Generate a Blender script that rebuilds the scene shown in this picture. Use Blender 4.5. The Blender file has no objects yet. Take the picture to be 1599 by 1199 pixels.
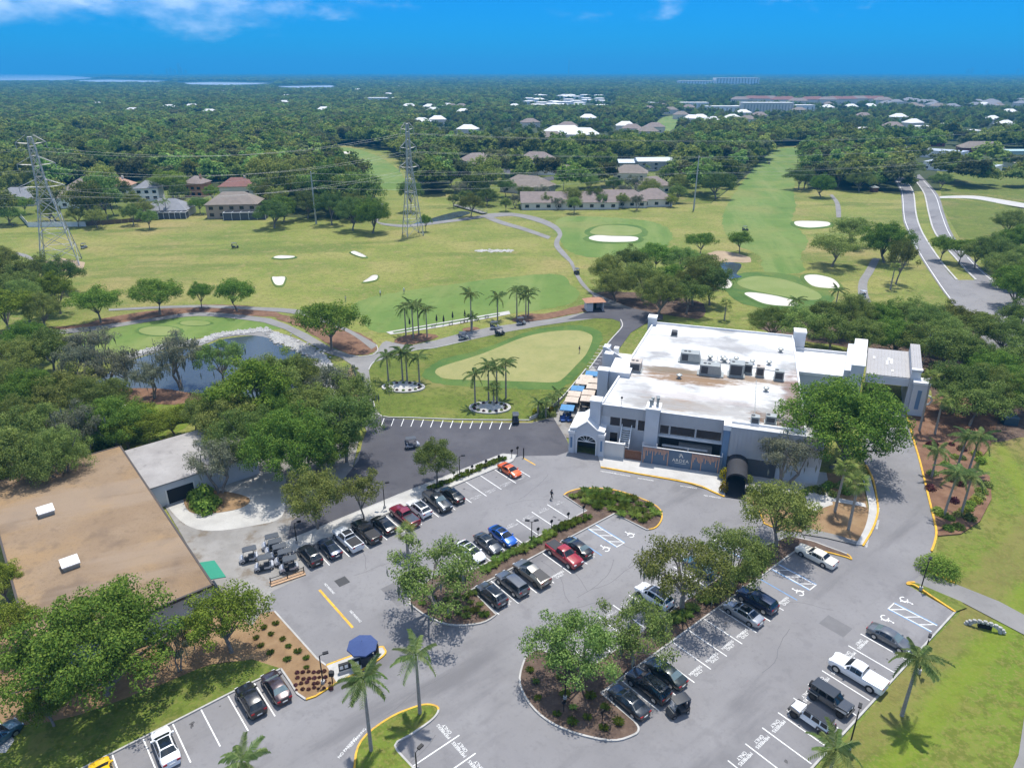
import bpy, bmesh, math, random
import numpy as np
from mathutils import Vector, Matrix

# ------------------------------------------------------------------ camera, sky, sun, exposure
scn = bpy.context.scene
COL = scn.collection
CAM_H, F_PX, IMG_W, IMG_H, HORIZON = 60.0, 1110.0, 1599.0, 1199.0, 112.0
PITCH = math.atan((IMG_H / 2 - HORIZON) / F_PX)
cam_d = bpy.data.cameras.new('camera')
cam = bpy.data.objects.new('camera', cam_d); COL.objects.link(cam)
cam.location = (0, 0, CAM_H); cam.rotation_euler = (math.pi / 2 - PITCH, 0, 0)
cam_d.sensor_width = 36.0; cam_d.lens = 36.0 * F_PX / IMG_W
cam_d.clip_start = 0.5; cam_d.clip_end = 90000
scn.camera = cam

SUN_EL, SUN_AZ = math.radians(73), math.radians(17)      # azimuth measured from +Y towards +X
sun_d = bpy.data.lights.new('sun', 'SUN'); sun_d.energy = 3.2; sun_d.angle = math.radians(0.9); sun_d.color = (1.0, 0.955, 0.88)
sun = bpy.data.objects.new('sun', sun_d); COL.objects.link(sun)
sdir = Vector((math.sin(SUN_AZ) * math.cos(SUN_EL), math.cos(SUN_AZ) * math.cos(SUN_EL), math.sin(SUN_EL)))
sun.rotation_euler = sdir.to_track_quat('Z', 'Y').to_euler()

world = bpy.data.worlds.new('World'); scn.world = world; world.use_nodes = True
def build_sky():
    nt = world.node_tree; N = nt.nodes; L = nt.links; N.clear()
    out = N.new('ShaderNodeOutputWorld'); bg = N.new('ShaderNodeBackground'); bg.inputs[1].default_value = 0.15
    sky = N.new('ShaderNodeTexSky'); sky.sky_type = 'NISHITA'; sky.sun_disc = False
    sky.sun_elevation = SUN_EL; sky.sun_rotation = SUN_AZ
    sky.altitude = 60; sky.air_density = 1.0; sky.dust_density = 0.0; sky.ozone_density = 3.0
    tint = N.new('ShaderNodeMix'); tint.data_type = 'RGBA'; tint.blend_type = 'MULTIPLY'; tint.inputs[0].default_value = 1.0
    tint.inputs[7].default_value = SKY_TINT + (1,)
    L.new(sky.outputs[0], tint.inputs[6])
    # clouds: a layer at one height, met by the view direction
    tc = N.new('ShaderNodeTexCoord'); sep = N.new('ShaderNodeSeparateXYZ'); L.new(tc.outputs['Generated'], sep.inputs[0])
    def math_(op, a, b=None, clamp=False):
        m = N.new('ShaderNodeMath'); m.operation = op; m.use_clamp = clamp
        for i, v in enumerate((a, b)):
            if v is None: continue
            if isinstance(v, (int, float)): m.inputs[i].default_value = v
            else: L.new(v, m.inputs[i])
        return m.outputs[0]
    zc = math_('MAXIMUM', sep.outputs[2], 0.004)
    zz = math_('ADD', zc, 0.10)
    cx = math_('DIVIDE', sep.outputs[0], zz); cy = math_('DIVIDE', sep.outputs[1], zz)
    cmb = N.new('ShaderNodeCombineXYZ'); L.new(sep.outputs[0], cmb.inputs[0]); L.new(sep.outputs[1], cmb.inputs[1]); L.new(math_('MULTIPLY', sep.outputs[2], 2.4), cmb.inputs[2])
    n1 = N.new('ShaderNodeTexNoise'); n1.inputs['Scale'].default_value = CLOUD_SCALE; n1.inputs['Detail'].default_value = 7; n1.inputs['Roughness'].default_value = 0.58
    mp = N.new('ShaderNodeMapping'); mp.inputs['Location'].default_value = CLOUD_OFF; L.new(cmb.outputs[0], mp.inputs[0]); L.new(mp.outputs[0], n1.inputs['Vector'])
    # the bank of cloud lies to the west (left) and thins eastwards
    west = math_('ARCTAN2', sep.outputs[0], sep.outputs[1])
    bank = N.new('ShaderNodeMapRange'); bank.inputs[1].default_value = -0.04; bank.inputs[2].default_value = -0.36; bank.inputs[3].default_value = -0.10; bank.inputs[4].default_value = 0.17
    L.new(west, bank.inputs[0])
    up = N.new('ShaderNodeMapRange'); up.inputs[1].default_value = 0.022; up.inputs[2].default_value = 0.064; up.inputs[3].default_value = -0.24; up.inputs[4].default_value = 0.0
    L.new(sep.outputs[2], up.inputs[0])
    # out of view overhead, bright cumulus added all round for neutral fill light
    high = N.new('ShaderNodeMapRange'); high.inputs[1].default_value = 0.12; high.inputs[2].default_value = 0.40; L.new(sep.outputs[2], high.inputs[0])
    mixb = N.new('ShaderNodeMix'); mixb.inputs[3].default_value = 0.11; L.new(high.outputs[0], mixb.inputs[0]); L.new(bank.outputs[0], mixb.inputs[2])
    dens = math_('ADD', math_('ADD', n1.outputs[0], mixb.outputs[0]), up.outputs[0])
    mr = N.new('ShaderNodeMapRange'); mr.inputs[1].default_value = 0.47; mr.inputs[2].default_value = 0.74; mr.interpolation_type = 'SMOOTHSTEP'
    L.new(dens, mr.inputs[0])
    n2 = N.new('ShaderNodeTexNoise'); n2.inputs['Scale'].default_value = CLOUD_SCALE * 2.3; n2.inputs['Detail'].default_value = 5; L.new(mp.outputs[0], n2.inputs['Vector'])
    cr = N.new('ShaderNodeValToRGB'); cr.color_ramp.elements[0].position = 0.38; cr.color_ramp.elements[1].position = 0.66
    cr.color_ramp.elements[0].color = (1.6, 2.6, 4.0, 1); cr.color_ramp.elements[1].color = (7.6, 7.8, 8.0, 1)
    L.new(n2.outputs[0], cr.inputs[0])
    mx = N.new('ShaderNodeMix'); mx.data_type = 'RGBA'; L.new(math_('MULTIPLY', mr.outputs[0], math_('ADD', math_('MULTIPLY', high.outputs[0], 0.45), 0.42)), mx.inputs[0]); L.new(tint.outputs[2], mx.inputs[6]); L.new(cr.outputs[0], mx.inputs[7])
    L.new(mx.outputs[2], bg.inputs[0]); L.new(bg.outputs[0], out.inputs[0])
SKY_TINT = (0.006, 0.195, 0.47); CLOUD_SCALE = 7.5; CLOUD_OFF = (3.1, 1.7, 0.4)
HAZE_COL, HAZE_D = (.05, .44, .88), 1.6e-4
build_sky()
scn.view_settings.view_transform = 'Standard'; scn.view_settings.look = 'None'
scn.view_settings.exposure = 0.93; scn.view_settings.gamma = 1.0; scn.view_settings.use_curve_mapping = False
scn.cycles.max_bounces = 6; scn.cycles.diffuse_bounces = 3; scn.cycles.glossy_bounces = 2; scn.cycles.transmission_bounces = 3
scn.cycles.transparent_max_bounces = 6; scn.cycles.volume_bounces = 0
scn.cycles.use_denoising = True; scn.cycles.use_adaptive_sampling = True; scn.cycles.adaptive_threshold = 0.012
scn.cycles.sample_clamp_indirect = 6.0
scn.render.use_persistent_data = False

# ------------------------------------------------------------------ helpers
R = math.radians
RND = random.Random(7)
CP, SP = math.cos(PITCH), math.sin(PITCH)
def G(px, py, z=0.0):
    """survey: the point at height z that the photograph shows at pixel (px, py)"""
    dx = (px - 799.5) / F_PX; dy = (py - 599.5) / F_PX
    t = (CAM_H - z) / (SP + dy * CP)
    return Vector((t * dx, t * (CP - dy * SP), z))
def PX(x, y, z=0.0):
    zc = y * CP + (CAM_H - z) * SP; yc = y * SP - (CAM_H - z) * CP
    return 799.5 + F_PX * x / zc, 599.5 - F_PX * yc / zc
UA = R(39.6); UC, US = math.cos(UA), math.sin(UA)
def U(u, v, z=0.0):                    # car park grid: u along the rows, v across them
    return Vector((u * UC + v * US, u * US - v * UC, z))
def toUV(p): return (p.x * UC + p.y * US, p.x * US - p.y * UC)
BA = R(-17); BC, BS = math.cos(BA), math.sin(BA)
def AB(a, b, z=0.0):                   # clubhouse grid: a along its front, b to the back
    return Vector((13 + a * BC - b * BS, 106 + a * BS + b * BC, z))

def tag(o, label=None, cat=None, group=None, kind=None):
    if label: o['label'] = label
    if cat: o['category'] = cat
    if group: o['group'] = group
    if kind: o['kind'] = kind
    return o
def empty(name, loc=(0, 0, 0), rz=0.0, parent=None):
    o = bpy.data.objects.new(name, None); COL.objects.link(o)
    o.location = loc; o.rotation_euler = (0, 0, rz); o.empty_display_size = 0.2
    if parent: o.parent = parent
    return o
def copy_tree(o, parent=None):
    c = o.copy(); COL.objects.link(c); c.parent = parent
    for ch in o.children: copy_tree(ch, c)
    return c
def put(me, name, mats=None, parent=None, loc=(0, 0, 0), rz=0.0, sc=None):
    """a new object on shared mesh data"""
    o = bpy.data.objects.new(name, me); COL.objects.link(o)
    if parent: o.parent = parent
    o.location = loc; o.rotation_euler = (0, 0, rz)
    if sc is not None: o.scale = (sc, sc, sc) if isinstance(sc, (int, float)) else sc
    if mats:
        for i, m in enumerate(mats):
            if i < len(o.material_slots):
                o.material_slots[i].link = 'OBJECT'; o.material_slots[i].material = m
    return o

class MB:
    """collects faces, then links them as one mesh"""
    def __init__(s): s.v = []; s.f = []; s.m = []
    def add(s, verts, faces, m=0):
        k = len(s.v); s.v += [tuple(p) for p in verts]
        s.f += [tuple(i + k for i in f) for f in faces]; s.m += [m] * len(faces); return s
    def box(s, x0, x1, y0, y1, z0, z1, m=0):
        return s.add([(x0, y0, z0), (x1, y0, z0), (x1, y1, z0), (x0, y1, z0), (x0, y0, z1), (x1, y0, z1), (x1, y1, z1), (x0, y1, z1)],
                     [(0, 3, 2, 1), (4, 5, 6, 7), (0, 1, 5, 4), (1, 2, 6, 5), (2, 3, 7, 6), (3, 0, 4, 7)], m)
    def prism(s, poly, z0, z1, m=0, bottom=False, top=True, mtop=None):
        n = len(poly)
        a = sum(poly[i][0] * poly[(i + 1) % n][1] - poly[(i + 1) % n][0] * poly[i][1] for i in range(n))
        if a < 0: poly = poly[::-1]
        vs = [(p[0], p[1], z0) for p in poly] + [(p[0], p[1], z1) for p in poly]
        s.add(vs, [(i, (i + 1) % n, n + (i + 1) % n, n + i) for i in range(n)], m)
        if top: s.add(vs[n:], [tuple(range(n))], m if mtop is None else mtop)
        if bottom: s.add(vs[:n], [tuple(range(n))[::-1]], m)
        return s
    def sheet(s, poly, z, m=0):
        n = len(poly)
        a = sum(poly[i][0] * poly[(i + 1) % n][1] - poly[(i + 1) % n][0] * poly[i][1] for i in range(n))
        if a < 0: poly = poly[::-1]
        return s.add([(p[0], p[1], z) for p in poly], [tuple(range(n))], m)
    def tube(s, pts, rad, n=6, m=0, cap=True):
        pts = [Vector(p) for p in pts]; rads = rad if isinstance(rad, (list, tuple)) else [rad] * len(pts)
        vs = []
        for i, p in enumerate(pts):
            d = (pts[min(i + 1, len(pts) - 1)] - pts[max(i - 1, 0)]).normalized()
            a = d.orthogonal().normalized() if abs(d.z) > 0.9 else d.cross(Vector((0, 0, 1))).normalized()
            if abs(d.z) > 0.9: a = Vector((1, 0, 0)); a = (a - d * a.dot(d)).normalized()
            b = d.cross(a)
            vs += [p + (a * math.cos(2 * math.pi * k / n) + b * math.sin(2 * math.pi * k / n)) * rads[i] for k in range(n)]
        fs = [(i * n + k, i * n + (k + 1) % n, (i + 1) * n + (k + 1) % n, (i + 1) * n + k) for i in range(len(pts) - 1) for k in range(n)]
        if cap: fs += [tuple(range(n))[::-1], tuple((len(pts) - 1) * n + k for k in range(n))]
        return s.add(vs, fs, m)
    def ball(s, c, r, n=8, m=0, sq=(1, 1, 1)):
        vs = []; fs = []; rows = n // 2
        for j in range(rows + 1):
            t = math.pi * j / rows
            for k in range(n):
                a = 2 * math.pi * k / n
                vs.append((c[0] + r * sq[0] * math.sin(t) * math.cos(a), c[1] + r * sq[1] * math.sin(t) * math.sin(a), c[2] + r * sq[2] * math.cos(t)))
        for j in range(rows):
            for k in range(n):
                fs.append((j * n + k, (j + 1) * n + k, (j + 1) * n + (k + 1) % n, j * n + (k + 1) % n))
        return s.add(vs, fs, m)
    def loft(s, rings, m=0, closed=True, caps=True):
        n = len(rings[0]); vs = [p for r in rings for p in r]; fs = []
        for i in range(len(rings) - 1):
            for k in range(n if closed else n - 1):
                fs.append((i * n + k, i * n + (k + 1) % n, (i + 1) * n + (k + 1) % n, (i + 1) * n + k))
        if caps and closed: fs += [tuple(range(n))[::-1], tuple((len(rings) - 1) * n + k for k in range(n))]
        return s.add(vs, fs, m)
    def mesh(s, name, mats, smooth=False):
        me = bpy.data.meshes.new(name); me.from_pydata(s.v, [], s.f)
        for mt in (mats if isinstance(mats, (list, tuple)) else [mats]): me.materials.append(mt)
        me.polygons.foreach_set('material_index', s.m)
        if smooth:
            me.polygons.foreach_set('use_smooth', [True] * len(s.f))
            me.set_sharp_from_angle(angle=R(smooth if smooth is not True else 40))
        me.update(); return me
    def build(s, name, mats, parent=None, loc=(0, 0, 0), rz=0.0, smooth=False, bevel=0.0):
        o = bpy.data.objects.new(name, s.mesh(name, mats, smooth)); COL.objects.link(o)
        if parent: o.parent = parent
        o.location = loc; o.rotation_euler = (0, 0, rz)
        if bevel:
            b = o.modifiers.new('bevel', 'BEVEL'); b.width = bevel; b.segments = 2; b.limit_method = 'ANGLE'
        return o

def smooth_loop(pts, n=6, closed=True):
    """Catmull-Rom through the points"""
    P = [Vector((p[0], p[1], 0)) for p in pts]; out = []; k = len(P)
    for i in range(k if closed else k - 1):
        if closed: p0, p1, p2, p3 = P[i - 1], P[i], P[(i + 1) % k], P[(i + 2) % k]
        else: p0, p1, p2, p3 = P[max(i - 1, 0)], P[i], P[i + 1], P[min(i + 2, k - 1)]
        for j in range(n):
            t = j / n
            out.append(0.5 * ((2 * p1) + (p2 - p0) * t + (2 * p0 - 5 * p1 + 4 * p2 - p3) * t * t + (3 * p1 - p0 - 3 * p2 + p3) * t ** 3))
    if not closed: out.append(P[-1])
    return [(p.x, p.y) for p in out]
def gp(pxs, sm=0, closed=True):
    """survey a list of pixels on the ground, optionally smoothed into a curve"""
    w = [G(*p) for p in pxs]; w = [(p.x, p.y) for p in w]
    return smooth_loop(w, sm, closed) if sm else w
def strip(path, w0, w1=None):
    """left and right edges of a band along a path of world points"""
    w1 = w0 if w1 is None else w1
    L_, R_ = [], []
    for i, p in enumerate(path):
        a = Vector(path[max(i - 1, 0)]); b = Vector(path[min(i + 1, len(path) - 1)]); d = (b - a).normalized()
        n = Vector((-d.y, d.x)); L_.append((p[0] + n.x * w0, p[1] + n.y * w0)); R_.append((p[0] - n.x * w1, p[1] - n.y * w1))
    return L_, R_
def inside(x, y, poly):
    c = False; n = len(poly)
    for i in range(n):
        x1, y1 = poly[i][0], poly[i][1]; x2, y2 = poly[i - 1][0], poly[i - 1][1]
        if (y1 > y) != (y2 > y) and x < (x2 - x1) * (y - y1) / (y2 - y1) + x1: c = not c
    return c

# ------------------------------------------------------------------ materials
def new_mat(name):
    m = bpy.data.materials.new(name); m.use_nodes = True
    return m, m.node_tree.nodes, m.node_tree.links, m.node_tree.nodes['Principled BSDF']
def plain(name, col, rough=0.6, metal=0.0, spec=0.5, coat=0.0, var=0.0, vscale=3.0):
    m, N, L, b = new_mat(name)
    b.inputs['Base Color'].default_value = (*col, 1); b.inputs['Roughness'].default_value = rough; b.inputs['Metallic'].default_value = metal
    b.inputs['Specular IOR Level'].default_value = spec; b.inputs['Coat Weight'].default_value = coat; b.inputs['Coat Roughness'].default_value = 0.08
    if var:
        t = N.new('ShaderNodeTexCoord'); n = N.new('ShaderNodeTexNoise'); n.inputs['Scale'].default_value = vscale; n.inputs['Detail'].default_value = 5
        L.new(t.outputs['Object'], n.inputs['Vector'])
        r = N.new('ShaderNodeValToRGB'); e = r.color_ramp.elements
        e[0].position = .3; e[1].position = .7
        e[0].color = (*[c * (1 - var) for c in col], 1); e[1].color = (*[min(c * (1 + var), 1) for c in col], 1)
        L.new(n.outputs[0], r.inputs[0]); L.new(r.outputs[0], b.inputs['Base Color'])
    return m
def mottle(name, stops, scale, rough=0.9, detail=8, coords='world', layers=(), bump=0.0, bscale=None, spec=0.2):
    """colour ramp over fractal noise; layers = (scale, colour, lo, hi, strength[, stretch]) mixed on top"""
    m, N, L, b = new_mat(name); b.inputs['Roughness'].default_value = rough; b.inputs['Specular IOR Level'].default_value = spec
    if coords == 'world': g = N.new('ShaderNodeNewGeometry'); vec = g.outputs['Position']
    else: g = N.new('ShaderNodeTexCoord'); vec = g.outputs['Object']
    n = N.new('ShaderNodeTexNoise'); n.inputs['Scale'].default_value = scale; n.inputs['Detail'].default_value = detail; n.inputs['Roughness'].default_value = .6
    L.new(vec, n.inputs['Vector'])
    r = N.new('ShaderNodeValToRGB'); e = r.color_ramp.elements
    while len(e) < len(stops): e.new(0.5)
    for i, (p, c) in enumerate(stops): e[i].position = p; e[i].color = (*c, 1)
    L.new(n.outputs[0], r.inputs[0]); col = r.outputs[0]
    for k, ly in enumerate(layers):
        sc, c, lo, hi, st = ly[:5]
        v2 = vec
        mp = N.new('ShaderNodeMapping'); mp.inputs['Location'].default_value = (13.7 * (k + 1), 7.1 * k, 3.3)
        if len(ly) > 5: mp.inputs['Rotation'].default_value = (0, 0, ly[5][0]); mp.inputs['Scale'].default_value = (ly[5][1], ly[5][2], 1); mp.vector_type = 'TEXTURE'
        L.new(v2, mp.inputs[0])
        n2 = N.new('ShaderNodeTexNoise'); n2.inputs['Scale'].default_value = sc; n2.inputs['Detail'].default_value = 6; n2.inputs['Roughness'].default_value = .6
        L.new(mp.outputs[0], n2.inputs['Vector'])
        mr = N.new('ShaderNodeMapRange'); mr.inputs[1].default_value = lo; mr.inputs[2].default_value = hi; mr.inputs[4].default_value = st; mr.interpolation_type = 'SMOOTHSTEP'
        L.new(n2.outputs[0], mr.inputs[0])
        mx = N.new('ShaderNodeMix'); mx.data_type = 'RGBA'; mx.inputs[7].default_value = (*c, 1); L.new(mr.outputs[0], mx.inputs[0]); L.new(col, mx.inputs[6]); col = mx.outputs[2]
    L.new(col, b.inputs['Base Color'])
    if bump:
        n3 = N.new('ShaderNodeTexNoise'); n3.inputs['Scale'].default_value = bscale or scale * 8; n3.inputs['Detail'].default_value = 4; L.new(vec, n3.inputs['Vector'])
        bp = N.new('ShaderNodeBump'); bp.inputs['Strength'].default_value = 1.0; bp.inputs['Distance'].default_value = bump; L.new(n3.outputs[0], bp.inputs['Height']); L.new(bp.outputs[0], b.inputs['Normal'])
    return m

def band(m, a, b, lo0, lo1, hi0, hi1, col, st, nscale=.25, wob=6.0):
    """tint a strip of a grass material where a*x + b*y (wobbled by noise) lies between lo and hi"""
    N = m.node_tree.nodes; L = m.node_tree.links; bs = N['Principled BSDF']; src = bs.inputs['Base Color'].links[0].from_socket
    g = N.new('ShaderNodeNewGeometry'); d = N.new('ShaderNodeVectorMath'); d.operation = 'DOT_PRODUCT'; d.inputs[1].default_value = (a, b, 0); L.new(g.outputs['Position'], d.inputs[0])
    n = N.new('ShaderNodeTexNoise'); n.inputs['Scale'].default_value = nscale; n.inputs['Detail'].default_value = 6; n.inputs['Roughness'].default_value = .65; L.new(g.outputs['Position'], n.inputs['Vector'])
    w = N.new('ShaderNodeMath'); w.operation = 'MULTIPLY_ADD'; w.inputs[1].default_value = wob; L.new(n.outputs[0], w.inputs[0]); L.new(d.outputs['Value'], w.inputs[2])
    up = N.new('ShaderNodeMapRange'); up.interpolation_type = 'SMOOTHSTEP'; up.inputs[1].default_value = lo0 + wob / 2; up.inputs[2].default_value = lo1 + wob / 2; L.new(w.outputs[0], up.inputs[0])
    dn = N.new('ShaderNodeMapRange'); dn.interpolation_type = 'SMOOTHSTEP'; dn.inputs[1].default_value = hi0 + wob / 2; dn.inputs[2].default_value = hi1 + wob / 2; dn.inputs[3].default_value = st; dn.inputs[4].default_value = 0; L.new(w.outputs[0], dn.inputs[0])
    mu = N.new('ShaderNodeMath'); mu.operation = 'MULTIPLY'; L.new(up.outputs[0], mu.inputs[0]); L.new(dn.outputs[0], mu.inputs[1])
    mx = N.new('ShaderNodeMix'); mx.data_type = 'RGBA'; mx.inputs[7].default_value = (*col, 1); L.new(mu.outputs[0], mx.inputs[0]); L.new(src, mx.inputs[6]); L.new(mx.outputs[2], bs.inputs['Base Color'])

def ragged(poly, amp=.6, step=2.5, seed=1):
    """the uneven edge of mown grass: subdivide an outline and jitter it"""
    rs = random.Random(seed); out = []; n = len(poly)
    for i in range(n):
        a, b = Vector(poly[i][:2]), Vector(poly[(i + 1) % n][:2]); k = max(1, min(60, int((b - a).length / step)))
        for j in range(k): q = a.lerp(b, j / k); out.append((q.x + rs.uniform(-amp, amp), q.y + rs.uniform(-amp, amp)))
    return out
# ------------------------------------------------------------------ ground materials
M = {}
M['woodland'] = mottle('woodland_floor', [(.3, (.030, .042, .014)), (.7, (.055, .070, .022))], .02)
M['rough'] = mottle('rough_grass', [(.36, (.112, .162, .025)), (.50, (.175, .202, .040)), (.63, (.245, .232, .070))], .035, layers=(
    (.012, (.280, .215, .088), .52, .66, .8), (.05, (.080, .128, .018), .50, .62, .8, (R(8), 4, 1)), (.25, (.255, .215, .085), .54, .68, .65), (.6, (.115, .125, .026), .50, .60, .55), (1.6, (.22, .195, .075), .50, .60, .55), (3.2, (.09, .10, .02), .5, .62, .6)), bump=.06, bscale=2.0)
M['lawn'] = mottle('lawn_grass', [(.30, (.070, .105, .014)), (.55, (.105, .140, .020)), (.72, (.160, .165, .040))], .10, layers=(
    (.035, (.200, .165, .065), .52, .66, .75), (.22, (.165, .15, .045), .54, .68, .6), (.8, (.058, .082, .012), .48, .58, .6), (2.4, (.15, .15, .04), .50, .60, .6)), bump=.06, bscale=3.0)
M['verge'] = mottle('verge_grass', [(.30, (.078, .122, .014)), (.55, (.118, .158, .022)), (.72, (.172, .170, .042))], .08, layers=(
    (.05, (.115, .175, .012), .45, .62, .8, (R(38), 7, 1)), (.045, (.190, .145, .060), .50, .64, .85), (.3, (.155, .135, .035), .53, .68, .65), (.8, (.078, .092, .014), .48, .58, .6), (2.6, (.175, .165, .045), .50, .60, .6)), bump=.06, bscale=3.0)
M['fairway'] = mottle('fairway_grass', [(.35, (.085, .150, .030)), (.65, (.125, .185, .042))], .05, layers=(
    (.09, (.160, .205, .060), .45, .62, .7, (R(80), 9, 1)), (.018, (.19, .195, .06), .50, .66, .6), (.35, (.085, .125, .025), .52, .68, .5), (1.5, (.17, .195, .06), .54, .70, .5)))
M['green'] = mottle('putting_turf', [(.35, (.150, .195, .055)), (.65, (.185, .220, .075))], .12, layers=((.05, (.215, .215, .085), .5, .7, .4),))
M['pale_green'] = mottle('practice_turf', [(.32, (.205, .210, .075)), (.66, (.265, .250, .102))], .12, layers=((.30, (.18, .20, .068), .48, .66, .6), (.10, (.235, .225, .09), .48, .60, .5, (R(35), 6, 1)), (2.2, (.29, .27, .12), .52, .70, .5), (6., (.16, .18, .06), .55, .72, .5)))
M['collar'] = mottle('collar_turf', [(.35, (.050, .105, .022)), (.65, (.085, .145, .032))], .10, layers=((.06, (.15, .165, .04), .5, .68, .6), (.5, (.11, .15, .03), .5, .68, .6), (2., (.04, .08, .015), .52, .7, .5)))
M['sand'] = mottle('bunker_sand', [(.3, (.46, .43, .37)), (.7, (.60, .57, .51))], .3)
M['asphalt'] = mottle('aged_asphalt', [(.30, (.162, .158, .161)), (.52, (.192, .187, .190)), (.72, (.220, .215, .217))], .07, rough=.92, layers=(
    (.16, (.120, .117, .121), .52, .68, .75, (R(39.6), 5, 1)), (.035, (.222, .217, .218), .48, .62, .75), (.5, (.145, .141, .145), .54, .68, .45), (2.5, (.135, .132, .135), .52, .74, .45), (14., (.24, .235, .24), .55, .75, .4)), bump=.006, bscale=30)
M['newer_asphalt'] = mottle('darker_asphalt', [(.30, (.058, .057, .066)), (.55, (.076, .075, .084)), (.75, (.098, .096, .104))], .12, rough=.85, layers=(
    (.3, (.050, .049, .058), .5, .7, .5), (3., (.09, .089, .095), .5, .8, .3)), bump=.005, bscale=30)
M['path'] = mottle('cart_path_concrete', [(.30, (.165, .160, .155)), (.7, (.230, .224, .215))], .12, layers=((.7, (.14, .135, .13), .55, .75, .5),))
M['concrete'] = mottle('pale_concrete', [(.30, (.36, .35, .33)), (.7, (.47, .46, .44))], .35, layers=((1.5, (.29, .28, .265), .55, .75, .55),))
M['old_slab'] = mottle('stained_concrete', [(.28, (.165, .155, .140)), (.5, (.235, .225, .210)), (.72, (.30, .29, .275))], .16, layers=(
    (.25, (.130, .100, .066), .53, .66, .75), (1.6, (.17, .16, .15), .5, .75, .5)))
M['gravel'] = mottle('white_gravel', [(.30, (.33, .32, .30)), (.7, (.46, .45, .42))], .25, layers=((3.5, (.30, .29, .27), .52, .72, .6),), bump=.03, bscale=12)
M['mulch'] = mottle('brown_mulch', [(.28, (.060, .040, .030)), (.5, (.105, .072, .054)), (.74, (.160, .112, .082))], .9, layers=((6., (.20, .15, .11), .56, .74, .7), (3., (.035, .024, .02), .55, .75, .6)), bump=.05, bscale=14)
M['straw'] = mottle('pine_straw', [(.28, (.170, .105, .055)), (.5, (.225, .145, .078)), (.74, (.275, .190, .105))], .5, layers=((5., (.13, .08, .045), .55, .75, .6), (.3, (.30, .20, .10), .5, .68, .5)), bump=.04, bscale=12)
M['red_mulch'] = mottle('red_brown_mulch', [(.28, (.115, .062, .038)), (.5, (.165, .092, .056)), (.74, (.22, .13, .08))], .6, layers=((5., (.08, .045, .03), .55, .75, .6),), bump=.05, bscale=12)
M['white_paint'] = mottle('road_paint_white', [(.30, (.50, .50, .49)), (.55, (.70, .70, .68)), (.8, (.80, .80, .78))], 2.2, rough=.6)
M['worn_paint'] = mottle('worn_road_paint', [(.40, (.24, .237, .237)), (.56, (.46, .455, .45)), (.72, (.62, .615, .61))], 2.8, rough=.7)
M['blue_paint'] = mottle('road_paint_blue', [(.30, (.10, .20, .36)), (.7, (.16, .30, .50))], 2.2, rough=.6)
M['yellow_paint'] = mottle('kerb_paint_yellow', [(.28, (.36, .22, .06)), (.5, (.60, .34, .035)), (.75, (.70, .42, .05))], 1.6, rough=.6)
M['kerb'] = mottle('kerb_concrete', [(.30, (.31, .30, .28)), (.7, (.43, .42, .40))], .8)
M['tan_soil'] = mottle('dry_soil', [(.3, (.27, .20, .13)), (.7, (.36, .28, .19))], .2)

band(M['verge'], US, -UC, -20.5, -19, -16.2, -13.8, (.165, .130, .048), .45, .35, 4.0)
band(M['verge'], US, -UC, -15.0, -13.9, -12.8, -11.4, (.135, .185, .014), .5, .3, 2.2)
band(M['verge'], .93, -.36, 38.5, 39.6, 40.3, 41.6, (.140, .195, .014), .45, .15, 2.0)

def structure(name, poly, z, mat):
    if mat in (M['fairway'], M['collar'], M['lawn'], M['red_mulch'], M['mulch'], M['tan_soil']) and len(poly) > 8: poly = ragged(poly, .55 if mat is M['fairway'] else .3, 1.6, len(poly))
    return tag(MB().sheet(poly, z).build(name, mat), kind='structure')

# the ground: one sheet to the horizon, then the mown and paved surfaces on it
structure('ground', [(-45000, -400), (45000, -400), (45000, 80000), (-45000, 80000)], 0, M['woodland'])
COURSE = [(-700, 358), (-60, 352), (140, 352), (230, 345), (330, 331), (420, 338), (590, 346), (610, 326), (650, 306), (700, 302), (765, 322), (860, 322), (1000, 322), (1110, 318), (1150, 288), (1180, 262), (1200, 240), (1212, 228), (1262, 228), (1252, 262), (1262, 296), (1400, 300), (1640, 292), (2300, 330), (2900, 1500), (-1500, 1500)]
structure('golf_course', gp(COURSE), .03, M['rough'])
structure('neighbourhood_lawn', gp([(-500, 330), (0, 318), (100, 300), (420, 292), (420, 339), (330, 332), (230, 346), (-60, 353), (-500, 357)]), .05, M['lawn'])
structure('neighbourhood_lawn', gp([(690, 300), (730, 262), (800, 240), (1050, 240), (1130, 262), (1150, 285), (1108, 318), (860, 323), (765, 323)]), .045, M['lawn'])
structure('neighbourhood_lawn', gp([(1462, 262), (1580, 250), (1900, 262), (2000, 300), (1620, 330), (1560, 320), (1470, 306)]), .05, M['lawn'])
structure('roadside_verge', gp([(1466, 308), (1640, 330), (1900, 380), (1900, 470), (1620, 440), (1560, 430), (1505, 385), (1478, 335)]), .05, M['lawn'])
structure('grass_verge', gp([(1462, 868), (1475, 700), (1520, 660), (1700, 690), (2100, 1000), (1900, 1500), (1180, 1290), (1290, 1191), (1417, 1040), (1498, 958), (1500, 950), (1432, 912)]), .05, M['verge'])
structure('far_rough', gp([(504, 238), (540, 227), (600, 234), (642, 256), (655, 300), (664, 346), (600, 348), (590, 310), (558, 292), (530, 270)], 3), .045, M['rough'])
structure('far_fairway', gp([(514, 234), (545, 231), (585, 242), (618, 262), (632, 280), (642, 297), (600, 296), (575, 280), (545, 256)], 5), .06, M['fairway'])
structure('far_fairway', gp([(1020, 200), (1034, 184), (1056, 182), (1062, 192), (1045, 206), (1030, 210)], 4), .06, M['fairway'])
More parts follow.
